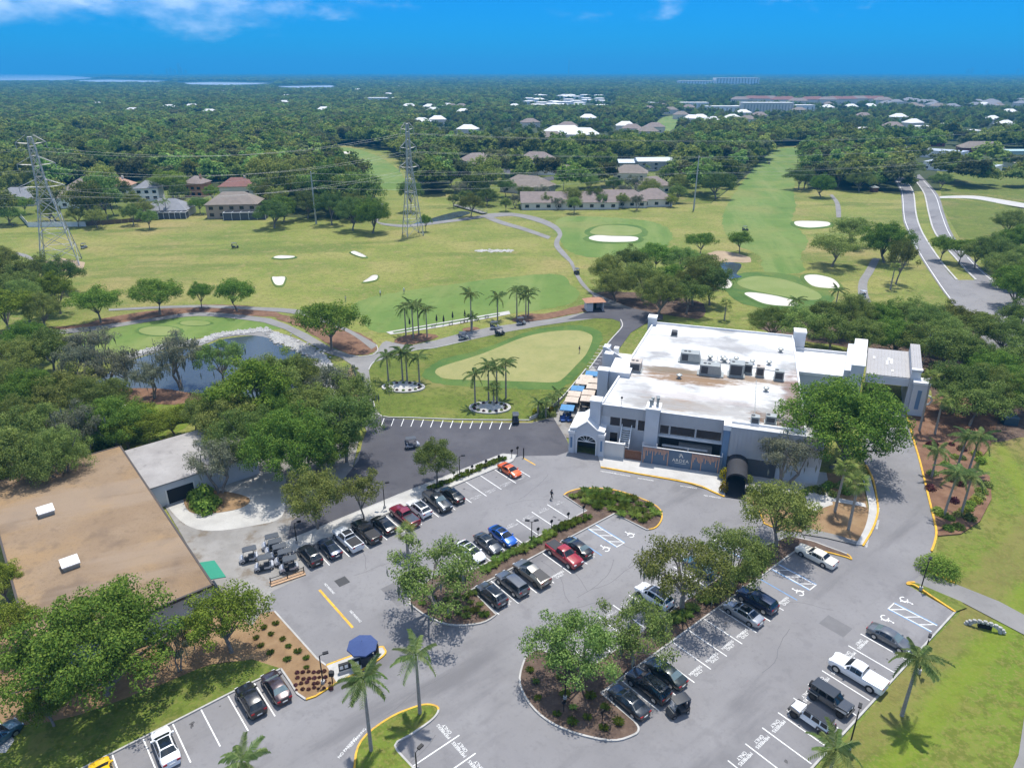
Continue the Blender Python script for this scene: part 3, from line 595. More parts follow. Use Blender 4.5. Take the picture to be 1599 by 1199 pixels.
# gravel strip above row A
gs = uvp([(27.0, -80.0), (66.3, -80.0), (68.2, -81.2), (66.6, -83.0), (46, -83.3), (27.0, -83.0)])
island('gravel_strip', gs, 'gravel', [(0, 1, 'kerb'), (1, 3, 'kerb'), (3, 5, 'kerb')])
# clubhouse pavement and its yellow kerb
pv = [(942, 712), (940, 731), (1000, 742), (1060, 752), (1110, 768), (1131, 776), (1131, 800), (1180, 800), (1190, 770), (1135, 740), (1000, 715)]
structure('pavement', gp([(930, 700), (938, 731), (1000, 741), (1060, 751), (1110, 767), (1133, 777), (1165, 779), (1200, 775), (1270, 800), (1300, 790), (1290, 740), (1100, 720)]), ZL + .14, M['concrete'])
kerb(gp([(938, 731), (970, 736.5), (1000, 742), (1060, 752.5), (1092, 760), (1112, 769), (1131, 777)], 4, False), 'yellow_paint', w=.3, h=.16)
for x, y in ((950, 737), (972, 741), (1008, 748), (1075, 760), (1112, 775)):
    p = G(x, y + 1.5); put(NOPARK, 'no_parking_stencil', loc=(p.x, p.y, ZL + .007), rz=R(-18)).parent = lot
bedR = gp([(1165, 779), (1185, 800), (1193, 819), (1216, 829), (1265, 834), (1337, 850), (1352, 826), (1356, 800), (1350, 770), (1330, 745), (1290, 740), (1250, 760), (1200, 770)])
island('planting_bed', bedR, 'straw', [(1, 3, 'yellow_paint')])
structure('sidewalk', gp([(1230, 770), (1300, 778), (1350, 788), (1352, 794), (1300, 785), (1240, 778)]), ZL + .15, M['concrete'])
structure('sidewalk', gp([(1258, 826), (1300, 836), (1345, 849), (1336, 853), (1290, 842), (1250, 836)]), ZL + .147, M['path'])
sw = gp([(1336, 852), (1350, 826), (1356, 800), (1354, 780), (1345, 745)], 4, False) + gp([(1358, 745), (1367, 782), (1368, 808), (1360, 832), (1347, 853)], 4, False)
tag(MB().prism(sw, ZL - .05, ZL + .165).build('sidewalk', M['concrete']), kind='structure')
kerb(gp([(1347, 854), (1360, 832), (1368.5, 810), (1370, 790), (1363, 752), (1352, 728)], 4, False), 'yellow_paint', w=.26, h=.18)
kerb(gp([(1413, 640), (1425, 685), (1436, 722), (1450, 780), (1458, 813), (1461.5, 832), (1459, 848), (1454, 862)], 4, False), 'yellow_paint', w=.28, h=.15)
for x, y in ((1354, 848), (1370, 820), (1371, 800)):
    p = G(x, y); put(NOPARK, 'no_parking_stencil', loc=(p.x, p.y, ZL + .007), rz=R(60)).parent = lot
bedG = gp([(1413, 640), (1425, 685), (1436, 722), (1450, 780), (1458, 813), (1464, 838), (1500, 835), (1530, 815), (1548, 780), (1545, 745), (1520, 730), (1545, 700), (1560, 650), (1480, 610)], 1)
tag(MB().prism(bedG, 0, ZL + .10).build('garden_bed', M['red_mulch']), kind='structure')
kerb(gp([(1491, 957), (1450, 930), (1427, 915), (1416, 914), (1419, 911), (1428, 911)], 3, False), 'yellow_paint', w=.25)
structure('verge_strip', gp([(1418, 912), (1432, 912.5), (1500, 941), (1510, 950), (1491, 957), (1450, 930)]), ZL + .1, M['lawn'])
kerb(gp([(1443, 890), (1465, 901), (1490, 912)]), 'yellow_paint', w=.25)
kerb([U(86.0, -18.0).xy, U(30, -18.0).xy], 'kerb', w=.2, h=.06)
kerb(gp([(969, 500), (972, 508), (968, 516), (951, 535), (920, 577)], 3, False), 'concrete', w=.25, h=.12)
kerb(gp([(578, 600), (585, 636), (597, 651), (640, 653), (720, 656), (827, 657)], 3, False), 'concrete', w=.22, h=.10)
kerb(gp([(576, 578), (584, 566), (612, 557), (651, 547), (680, 543.8), (732, 532)], 3, False), 'concrete', w=.2, h=.06)
kerb(gp([(588, 540), (590, 548), (582, 555), (562, 558), (545, 555)], 3, False), 'concrete', w=.2, h=.08)
# ------------------------------------------------------------------ vehicles
def paint(name, col, metal=.0, rough=.28): return plain(name, col, rough, metal, .5, coat=.8)
PAINT = {
 'black': paint('car_paint_black', (.008, .008, .010)), 'charcoal': paint('car_paint_charcoal', (.035, .040, .046), .4), 'gunmetal': paint('car_paint_gunmetal', (.085, .092, .10), .5),
 'grey': paint('car_paint_grey', (.15, .155, .16), .5), 'silver': paint('car_paint_silver', (.42, .43, .44), .6), 'white': paint('car_paint_white', (.74, .75, .76)),
 'pearl': paint('car_paint_pearl', (.66, .68, .70)), 'cream': paint('car_paint_cream', (.72, .69, .60)), 'navy': paint('car_paint_navy', (.010, .022, .060), .3), 'blue': paint('car_paint_blue', (.010, .10, .44), .2),
 'red': paint('car_paint_red', (.27, .010, .016)), 'crimson': paint('car_paint_crimson', (.20, .012, .030), .2), 'orange': paint('car_paint_orange', (.62, .10, .010)), 'yellow': paint('car_paint_yellow', (.72, .44, .010)),
 'steel': plain('bare_steel_panel', (.36, .34, .30), .32, .85), 'maroon': paint('car_paint_maroon', (.045, .030, .034), .4), 'green_black': paint('car_paint_green_black', (.018, .028, .026), .3), 'teal': paint('car_paint_teal', (.05, .12, .16), .3)}
m, N, L, b = new_mat('car_glass'); b.inputs['Base Color'].default_value = (.012, .016, .02, 1); b.inputs['Roughness'].default_value = .05; b.inputs['Specular IOR Level'].default_value = .6; M['glass'] = m
m, N, L, b = new_mat('pale_car_glass'); b.inputs['Base Color'].default_value = (.10, .14, .15, 1); b.inputs['Roughness'].default_value = .06; b.inputs['Specular IOR Level'].default_value = .8; M['pale_glass'] = m
M['tyre'] = plain('tyre_rubber', (.014, .014, .015), .85); M['rim'] = plain('alloy_rim', (.42, .43, .44), .3, .8); M['dark_rim'] = plain('black_rim', (.03, .03, .032), .4, .5)
M['black_trim'] = plain('black_trim', (.014, .014, .016), .55); M['lamp_white'] = plain('headlamp_lens', (.68, .70, .72), .12); M['lamp_red'] = plain('tail_lamp_lens', (.30, .010, .012), .2); M['plate'] = plain('number_plate', (.6, .6, .58), .5)

def ring(x, zb, zt, wl, wm, wb, wt, belt, crown):
    h = [(0, zb), (wl, zb), (wl + .02, zb + .10), (wm, (zb + belt) * .5 + .06), (wb, belt), (wt, zt - .025), (wt * .6, zt + crown * .8), (0, zt + crown)]
    return [Vector((x, y, z)) for y, z in h] + [Vector((x, -y, z)) for y, z in h[-2:0:-1]]
SPECS = {
 # stations: x, top height, cabin? ; belt line, wheels (x, radius), extra
 'sedan': dict(L=4.85, W=1.84, belt=.93, zb=.20, wr=.335, wx=(1.43, -1.40), st=[(-2.42, .62, 0, .72), (-2.36, .92, 0, .86), (-2.15, 1.03, 0, .95), (-1.72, 1.07, 0, 1), (-1.0, 1.385, 1, 1), (-.3, 1.445, 1, 1), (.42, 1.395, 1, 1), (1.18, .985, 0, 1), (1.85, .89, 0, .97), (2.25, .76, 0, .88), (2.41, .56, 0, .74)], win=(3, 4, 6, 7), roof=(4, 6)),
 'fastback': dict(L=4.85, W=1.88, belt=.94, zb=.20, wr=.35, wx=(1.45, -1.45), st=[(-2.42, .64, 0, .72), (-2.36, 1.0, 0, .86), (-2.1, 1.10, 0, .95), (-.75, 1.46, 1, 1), (-.2, 1.50, 1, 1), (.40, 1.43, 1, 1), (1.25, .99, 0, 1), (1.9, .87, 0, .96), (2.25, .74, 0, .87), (2.41, .56, 0, .74)], win=(2, 3, 5, 6), roof=(3, 5)),
 'hatch_suv': dict(L=4.75, W=1.92, belt=1.02, zb=.24, wr=.37, wx=(1.42, -1.43), st=[(-2.37, .70, 0, .78), (-2.32, 1.10, 0, .9), (-2.2, 1.18, 0, .96), (-1.65, 1.58, 1, 1), (-.4, 1.68, 1, 1), (.40, 1.62, 1, 1), (1.18, 1.10, 0, 1), (1.9, 1.0, 0, .97), (2.22, .85, 0, .88), (2.36, .60, 0, .76)], win=(2, 3, 5, 6), roof=(3, 5)),
 'suv': dict(L=5.05, W=1.98, belt=1.08, zb=.26, wr=.39, wx=(1.52, -1.50), st=[(-2.52, .74, 0, .80), (-2.47, 1.16, 0, .93), (-2.40, 1.24, 0, .97), (-2.12, 1.70, 1, 1), (-.6, 1.78, 1, 1), (.45, 1.72, 1, 1), (1.20, 1.18, 0, 1), (2.05, 1.09, 0, .97), (2.40, .92, 0, .9), (2.51, .64, 0, .78)], win=(2, 3, 5, 6), roof=(3, 5)),
 'coupe': dict(L=4.5, W=1.90, belt=.80, zb=.16, wr=.345, wx=(1.30, -1.25), st=[(-2.25, .55, 0, .74), (-2.20, .84, 0, .88), (-1.95, .95, 0, .96), (-1.35, 1.02, 0, 1), (-.55, 1.24, 1, 1), (-.15, 1.27, 1, 1), (.32, 1.22, 1, 1), (1.12, .84, 0, 1), (1.75, .76, 0, .96), (2.10, .62, 0, .86), (2.24, .46, 0, .72)], win=(3, 4, 6, 7), roof=(4, 6)),
 'long_sedan': dict(L=5.35, W=1.92, belt=.95, zb=.22, wr=.34, wx=(1.66, -1.40), st=[(-2.67, .66, 0, .86), (-2.63, .98, 0, .93), (-2.4, 1.03, 0, .97), (-1.55, 1.06, 0, 1), (-1.05, 1.41, 1, 1), (-.3, 1.46, 1, 1), (.35, 1.42, 1, 1), (1.02, 1.02, 0, 1), (2.15, .94, 0, .98), (2.60, .86, 0, .94), (2.68, .60, 0, .86)], win=(3, 4, 6, 7), roof=(4, 6)),
 'pickup': dict(L=5.85, W=2.03, belt=1.20, zb=.36, wr=.42, wx=(1.90, -1.75), st=[(-2.92, .80, 0, .88), (-2.90, 1.24, 0, .95), (-2.85, 1.27, 0, .97), (-.80, 1.27, 0, 1), (-.66, 1.82, 1, 1), (0, 1.90, 1, 1), (.62, 1.85, 1, 1), (1.28, 1.32, 0, 1), (2.50, 1.22, 0, .98), (2.80, 1.06, 0, .94), (2.92, .72, 0, .86)], win=(3, 4, 6, 7), roof=(4, 6), bed=(-2.82, -.86)),
 'wedge': dict(L=5.7, W=2.10, belt=1.15, zb=.40, wr=.45, wx=(1.83, -1.80), st=[(-2.84, .88, 0, .94), (-2.80, 1.26, 0, .96), (-2.72, 1.28, 0, .98), (-.72, 1.60, 1, 1), (.0, 1.76, 1, 1), (.25, 1.78, 1, 1), (1.60, 1.30, 0, 1), (2.45, 1.06, 0, .98), (2.75, .94, 0, .92), (2.84, .70, 0, .88)], win=(None, 3, 5, 6), roof=(3, 5), bed=(-2.65, -.80), slope=True),
}
CARMESH = {}
def car_meshes(kind):
    if kind in CARMESH: return CARMESH[kind]
    s = SPECS[kind]; W2 = s['W'] / 2; R_ = []
    for x, zt, cabin, wf in s['st']:
        wb = W2 * .955 * wf; wm = W2 * wf
        if cabin: R_.append(ring(x, s['zb'], zt, wm * .88, wm, wb, W2 * (.66 if kind != 'wedge' else .60), s['belt'], .03))
        else: R_.append(ring(x, s['zb'] + (.12 if wf < .9 else 0), zt, wm * .88, wm, wb, wb * .90, min(s['belt'], zt - .07), .025))
    d = {}
    mb = MB(); mb.loft(R_); d['body'] = mb.mesh('body', [PAINT['black']], smooth=34 if kind != 'wedge' else 12)
    def panel(i, j, k0, k1, a0, a1, b0, b1, off=.014):
        """glass laid over the loft between stations i, j and ring points k0, k1"""
        p = [R_[i][k0], R_[j][k0], R_[j][k1], R_[i][k1]]
        def at(s_, t_): return p[0].lerp(p[1], s_).lerp(p[3].lerp(p[2], s_), t_)
        q = [at(a0, b0), at(a1, b0), at(a1, b1), at(a0, b1)]
        n = (q[1] - q[0]).cross(q[3] - q[0]).normalized()
        c = (q[0] + q[2]) / 2
        if n.dot(Vector((c.x * .15, c.y, c.z - .6))) < 0: n = -n
        return [x + n * off for x in q]
    def glass(name, quads):
        mb = MB()
        for q in quads: mb.add(q, [(0, 1, 2, 3)])
        d[name] = mb.mesh(name, [M['glass']])
    rb, r0, r1, wsb = s['win']
    n = len(R_[0])
    lo, hi = s['roof']
    # windscreen and rear window span the roof's width: ring points 5..9 (through the top centre 7)
    def across(i, j, a0, a1, off=.014):
        out = []
        for k in (5, 6, 7, 8):
            b0, b1 = (.12, 1) if k == 5 else ((0, .88) if k == 8 else (0, 1))
            out.append(panel(i, j, k, k + 1, a0, a1, b0, b1, off))
        return out
    glass('windscreen', across(r1, wsb, .06, .93))
    if rb is not None: glass('rear_window', across(rb, r0, .12 if kind != 'pickup' else .25, .94))
    for nm, k0, k1 in (('side_window', 4, 5), ('side_window_', 9 + 1, 9)):
        q = []
        for i in range(lo, hi): q.append(panel(i, i + 1, k0, k1, .06 if i == lo else .0, .94 if i == hi - 1 else .97, .10, .84))
        if rb is not None and kind not in ('pickup',): q.append(panel(rb, lo, k0, k1, .45, .97, .16, .82))
        q.append(panel(hi, wsb, k0, k1, .03, .50, .10, .72))
        glass(nm, q)
    glass('sunroof', [x for i in range(lo, hi) for x in [panel(i, i + 1, k, k + 1, .15 if i == lo else 0, .85 if i == hi - 1 else 1, 0 if k != 5 else .35, 1 if k != 8 else .65) for k in (5, 6, 7, 8)]])
    x0 = s['st'][0][0]; x1 = s['st'][-1][0]; zt = s['st'][1][1]; zf = s['st'][-2][1]
    hx = s['st'][-2][0]
    mb = MB(); mb.box(hx - .12, hx + .10, -.19, .19, zf - .20, zf - .05); d['headlight'] = mb.mesh('headlight', [M['lamp_white']])
    mb = MB(); mb.box(x0 - .012, x0 + .14, -.17, .17, zt - .24, zt - .05); d['taillight'] = mb.mesh('taillight', [M['lamp_red']])
    mb = MB(); mb.box(x1 - .12, x1 + .03, -W2 * .58, W2 * .58, s['zb'] + .10, s['zb'] + .30); d['grille'] = mb.mesh('grille', [M['black_trim']])
    mb = MB(); mb.box(x0 - .03, x0 + .12, -W2 * .70, W2 * .70, s['zb'] + .06, s['zb'] + .22); d['rear_bumper'] = mb.mesh('rear_bumper', [M['black_trim']])
    mb = MB(); mb.box(x0 - .036, x0, -.26, .26, s['zb'] + .32, s['zb'] + .45); d['number_plate'] = mb.mesh('number_plate', [M['plate']])
    cx = s['st'][wsb][0]
    mb = MB(); mb.box(-.09, .09, -.10, .10, -.07, .07); d['mirror'] = mb.mesh('mirror', [PAINT['black']])
    d['mirror_at'] = (cx - .28, W2 * .955 + .08, s['belt'] + .07)
    wr = s['wr']
    mb = MB(); mb.tube([(0, -.12, 0), (0, .115, 0)], wr, 16); d['wheel'] = mb.mesh('wheel', [M['tyre']], smooth=40)
    mb = MB(); mb.tube([(0, .10, 0), (0, .124, 0)], wr * .66, 12)
    for k in range(5): a = k * 1.2566; mb.add([(math.cos(a + t) * wr * r_, .128, math.sin(a + t) * wr * r_) for t, r_ in ((-.18, .2), (.18, .2), (.13, .66), (-.13, .66))], [(0, 1, 2, 3)])
    d['rim'] = mb.mesh('rim', [M['rim']])
    mb = MB(); mb.tube([(0, -.22, 0), (0, .006, 0)], wr + .055, 18); d['wheel_arch'] = mb.mesh('wheel_arch', [M['black_trim']])
    if 'bed' in s:
        b0, b1 = s['bed']; mb = MB(); w = W2 * .78
        if s.get('slope'): z0, z1 = 1.335, 1.335 + (b1 - b0) * .155; mb.add([(b0, -w, z0), (b1, -w * .80, z1), (b1, w * .80, z1), (b0, w, z0)], [(0, 1, 2, 3)])
        else:
            zz = 1.305; mb.box(b0, b1, -w, w, zz - .03, zz + .012)
        d['bed_cover'] = mb.mesh('bed_cover', [M['black_trim']])
    CARMESH[kind] = d; return d
def car(name, label, cat, kind, col, u, v, ang, z=None, sunroof=False, roof=None, rims='rim', group='parked cars', loc=None, bed=True, pale=False):
    d = car_meshes(kind); s = SPECS[kind]; W2 = s['W'] / 2
    root = empty(name, loc if loc is not None else U(u, v, ZL), ang); tag(root, label, cat, group)
    P = PAINT[col]
    put(d['body'], 'body', [P], root)
    gl = M['pale_glass'] if pale else M['glass']
    for k in ('windscreen', 'rear_window'):
        if k in d: put(d[k], k, [gl if k == 'rear_window' or pale else M['glass']], root)
    put(d['side_window'], 'side_window', None, root); put(d['side_window_'], 'side_window', None, root)
    if sunroof: put(d['sunroof'], 'sunroof', None, root)
    elif roof: put(d['sunroof'], 'roof_panel', [PAINT[roof]], root)
    for sy in (-1, 1):
        put(d['headlight'], 'headlight', None, root, (0, sy * W2 * .62, 0)); put(d['taillight'], 'taillight', None, root, (0, sy * W2 * .66, 0))
        mx, my, mz = d['mirror_at']; put(d['mirror'], 'mirror', [P], root, (mx, sy * my, mz))
        for wx in s['wx']:
            rz = 0 if sy > 0 else math.pi
            put(d['wheel_arch'], 'wheel_arch', None, root, (wx, sy * W2, s['wr'] + .02), rz)
            w = put(d['wheel'], 'wheel', None, root, (wx, sy * (W2 - .10), s['wr']), rz)
            put(d['rim'], 'rim', [M[rims]], w)
    put(d['grille'], 'grille', None, root); put(d['rear_bumper'], 'rear_bumper', [M['black_trim'] if kind in ('suv', 'hatch_suv', 'wedge') else P], root); put(d['number_plate'], 'number_plate', None, root)
    if 'bed_cover' in d and bed: put(d['bed_cover'], 'bed_cover', [PAINT[bed]] if isinstance(bed, str) else None, root)
    return root
IN, OUT = UA + R(90), UA - R(90)          # nose towards upper left, nose towards lower right
GA = 'cars parked along the gravel strip'; GB = 'cars parked against the first planted island'; GC = 'cars parked against the second planted island'; GF = 'cars parked along the grass verge'; GL = 'cars parked by the corner lawn'
def at_px(px, py, z=.75): return toUV(G(px, py, z))
def car_px(name, label, cat, kind, col, px, py, ang, v=None, **k):
    u, vv = at_px(px, py); return car(name, label, cat, kind, col, u, vv if v is None else v, ang + R(RND.uniform(-1.5, 1.5)), **k)
car_px('parked_car', 'black hatchback SUV next to the golf carts, first in its row', 'car', 'hatch_suv', 'black', 482, 864, IN, -77.3, group=GA, sunroof=True)
car_px('parked_car', 'dark navy blue fastback car between the black SUV and white pickup', 'car', 'fastback', 'navy', 513, 853, IN, -77.2, group=GA, sunroof=True)
car_px('pickup_truck', 'white pickup truck with dark roof and dark bed cover', 'pickup', 'pickup', 'pearl', 543, 842, IN, -77.2, group=GA, roof='black')
car_px('pickup_truck', 'black pickup truck with bed to the aisle beside white pickup', 'pickup', 'pickup', 'black', 570, 828.5, IN, -77.2, group=GA)
car_px('parked_car', 'glossy black sedan between black pickup and dark red pickup', 'car', 'fastback', 'black', 596, 816, IN, -77.3, group=GA)
car_px('pickup_truck', 'dark red pickup truck with grey bed cover by the gravel strip', 'pickup', 'pickup', 'crimson', 628, 803, IN, -77.0, group=GA, bed='gunmetal')
car_px('parked_car', 'white crossover with black sunroof beside the dark red pickup', 'car', 'hatch_suv', 'white', 652, 792, IN, -77.4, group=GA, sunroof=True)
car_px('pickup_truck', 'black pickup truck backed in with pale windscreen facing the aisle', 'pickup', 'pickup', 'charcoal', 679, 780, OUT, -77.2, group=GA, pale=True)
car_px('parked_car', 'small black sedan under the slim tree at the end of its row', 'car', 'sedan', 'black', 706, 772, IN, -77.4, group=GA, sunroof=True)
car_px('sports_car', 'bright orange coupe parked alone near the clubhouse gate', 'sports car', 'coupe', 'orange', 800, 735.5, OUT, -77.5, group=GA)
car_px('parked_car', 'white sedan with black sunroof beside the mossy oak', 'car', 'fastback', 'white', 743, 867, OUT, -64.2, group=GB, sunroof=True)
car_px('parked_car', 'dark grey sedan between the white sedan and blue sedan', 'car', 'sedan', 'gunmetal', 766, 851, OUT, -64.2, group=GB, sunroof=True)
car_px('parked_car', 'bright blue fastback sedan facing the planted island', 'car', 'fastback', 'blue', 790, 840, OUT, -64.2, group=GB, sunroof=True)
car_px('parked_car', 'grey hatchback SUV at the oak end of the planted island', 'car', 'hatch_suv', 'gunmetal', 767, 927, IN, -55.7, group=GB, sunroof=True)
car_px('parked_car', 'grey full size SUV between hatchback and angular steel truck', 'car', 'suv', 'grey', 792, 905, IN, -55.6, group=GB)
car_px('angular_truck', 'angular bare steel pickup with sloping dark cover', 'pickup', 'wedge', 'steel', 831, 896, IN, -55.5, group=GB, rims='dark_rim')
car_px('pickup_truck', 'bright red pickup truck backed in with dark bed cover', 'pickup', 'pickup', 'red', 877, 864, OUT, -55.6, group=GB)
car_px('parked_car', 'black sedan beside the bright red pickup', 'car', 'sedan', 'black', 900, 853, IN, -55.8, group=GB, pale=True)
car_px('parked_car', 'white SUV with black roof nosing out under an oak', 'car', 'suv', 'white', 1029, 936, IN, -42.6, group=GC, roof='black', rims='dark_rim')
car_px('parked_car', 'teal car half hidden under the oak crowns', 'car', 'sedan', 'teal', 1108, 893, IN, -42.5, group=GC, pale=True)
car_px('parked_car', 'dark blue grey sedan at the rounded end of the island', 'car', 'sedan', 'charcoal', 978, 1091, IN, -33.9, group=GC, sunroof=True)
car_px('parked_car', 'black SUV with double glass roof next to a golf cart', 'car', 'suv', 'black', 1006, 1065, IN, -33.9, group=GC, sunroof=True)
car_px('parked_car', 'dark green black sedan beside the black glass roofed SUV', 'car', 'sedan', 'green_black', 1038, 1048, IN, -33.9, group=GC, pale=True)
car_px('parked_car', 'silver sedan with sunroof beside the navy SUV', 'car', 'sedan', 'silver', 1162, 957, IN, -33.9, group=GC, sunroof=True)
car_px('parked_car', 'dark navy SUV parked beside the silver sedan', 'car', 'suv', 'navy', 1182, 937, IN, -34.1, group=GC)
car_px('parked_car', 'long cream white older sedan at the hatched bay', 'car', 'long_sedan', 'cream', 1276, 868, IN, -34.0, group=GC)
car_px('parked_car', 'medium grey sedan facing the grass verge', 'car', 'sedan', 'grey', 1393, 997, OUT, -20.8, group=GF, pale=True)
car_px('pickup_truck', 'white pickup truck with white bed cover by the grass verge', 'pickup', 'pickup', 'white', 1342, 1053, IN, -20.6, group=GF, bed='pearl')
car_px('parked_car', 'white sedan parked alone by the corner lawn', 'car', 'sedan', 'white', 256, 1159, IN, -58.6, group=GL, sunroof=True)
car_px('parked_car', 'black SUV parked beside the dark sedan by the corner lawn', 'car', 'hatch_suv', 'black', 389, 1088, IN, -58.8, group=GL)
car_px('parked_car', 'dark grey sedan at the end stall beside the planted bed', 'car', 'sedan', 'maroon', 430, 1070, IN, -58.8, group=GL, pale=True)
car_px('sports_car', 'bright yellow car cut off by the bottom edge', 'car', 'coupe', 'yellow', 157, 1198, IN, -59.0, group=GL)
car_px('parked_car', 'pale silver car beside the yellow car at the bottom edge', 'car', 'sedan', 'silver', 108, 1214, IN, -59.0, group=GL)
car('parked_car', 'grey green car at the left edge of the picture', 'car', 'sedan', 'teal', 0, 0, R(62), loc=G(-6, 1160, ZL), group=GL)
structure('parking_pad', gp([(-80, 1180), (-60, 1120), (0, 1130), (24, 1158), (10, 1178)]), ZL + .145, M['concrete'])
# boxy off-roaders
def offroader(label, col, hood, roofc, px, py, ang):
    u, v = at_px(px, py); root = tag(empty('off_roader', U(u, -20.7, ZL), ang), label, 'off-roader', GF); P = PAINT[col]
    def part(mb, nm, mt, par=root, bv=.03): return mb.build(nm, mt, par, bevel=bv)
    tub = MB(); tub.loft([[(x, y, z) for x, y, z in ((x, -w, .52), (x, w, .52), (x, w * 1.0, h), (x, -w * 1.0, h))] for x, w, h in ((-1.95, .78, 1.12), (1.0, .78, 1.12))]); part(tub, 'body', P)
    hd = MB(); hd.loft([[(x, -w, .55), (x, w, .55), (x, w * .96, h), (x, -w * .96, h)] for x, w, h in ((1.0, .76, 1.14), (1.95, .60, 1.06), (2.05, .58, .98))]); part(hd, 'hood', PAINT[hood])
    cab = MB(); cab.loft([[(-1.93, -.74, 1.12), (1.0, -.74, 1.12), (1.0, .74, 1.12), (-1.93, .74, 1.12)], [(-1.86, -.66, 1.74), (.52, -.64, 1.74), (.52, .64, 1.74), (-1.86, .66, 1.74)]]); part(cab, 'cabin', P)
    rf = MB(); rf.box(-1.92, .58, -.70, .70, 1.74, 1.83); part(rf, 'roof', PAINT[roofc])
    def g4(nm, q): MB().add(q, [(0, 1, 2, 3)]).build(nm, M['glass'], root)
    g4('windscreen', [(.99, -.66, 1.19), (.99, .66, 1.19), (.585, .58, 1.70), (.585, -.58, 1.70)])
    g4('rear_window', [(-1.94, .6, 1.2), (-1.94, -.6, 1.2), (-1.885, -.56, 1.68), (-1.885, .56, 1.68)])
    for s_ in (-1, 1):
        for a, b_ in ((-1.82, -1.12), (-1.02, -.22), (-.12, .66)):
            yy = lambda z: s_ * (.742 - (z - 1.12) * .14 + .012)
            g4('side_window', [(a, yy(1.2), 1.2), (b_, yy(1.2), 1.2), (b_ - .06, yy(1.68), 1.68), (a + .03, yy(1.68), 1.68)])
        for wx in (1.48, -1.46):
            fl = MB(); fl.box(wx - .56, wx + .56, min(s_ * .62, s_ * .95), max(s_ * .62, s_ * .95), .86, .96); fl.box(wx - .60, wx - .5, min(s_ * .62, s_ * .95), max(s_ * .62, s_ * .95), .60, .9); fl.box(wx + .5, wx + .60, min(s_ * .62, s_ * .95), max(s_ * .62, s_ * .95), .60, .9); part(fl, 'fender', M['black_trim'] if col != 'gunmetal' else P)
            w = MB().tube([(0, -.13, 0), (0, .13, 0)], .42, 16).build('wheel', M['tyre'], root, (wx, s_ * .80, .42), smooth=40)
            MB().tube([(0, s_ * .12, 0), (0, s_ * .14, 0)], .24, 10).build('rim', M['dark_rim'], w)
        MB().tube([(2.03, s_ * .42, .88), (2.08, s_ * .42, .88)], .10, 10).build('headlight', M['lamp_white'], root)
        MB().box(-1.99, -1.93, s_ * .72 - .07, s_ * .72 + .07, .92, 1.08).build('taillight', M['lamp_red'], root)
        MB().box(.72, .86, s_ * .90 - .10, s_ * .90 + .10, 1.18, 1.36).build('mirror', M['black_trim'], root)
    part(MB().box(2.06, 2.24, -.80, .80, .52, .68), 'front_bumper', M['black_trim']); part(MB().box(-2.12, -1.96, -.80, .80, .52, .66), 'rear_bumper', M['black_trim'])
    sp = MB().tube([(-2.26, 0, 1.08), (-2.02, 0, 1.08)], .41, 16).build('spare_wheel', M['tyre'], root, smooth=40); MB().tube([(-2.29, 0, 1.08), (-2.25, 0, 1.08)], .22, 10).build('rim', M['dark_rim'], sp)
    gr = MB(); gr.box(2.03, 2.07, -.34, .34, .72, .98)
    part(gr, 'grille', M['black_trim'], bv=.0)
offroader('dark grey boxy off-roader with spare wheel towards the aisle', 'gunmetal', 'gunmetal', 'charcoal', 1296, 1092, OUT)
offroader('white boxy off-roader with black roof and rear spare wheel', 'white', 'white', 'black', 1275, 1126, IN)

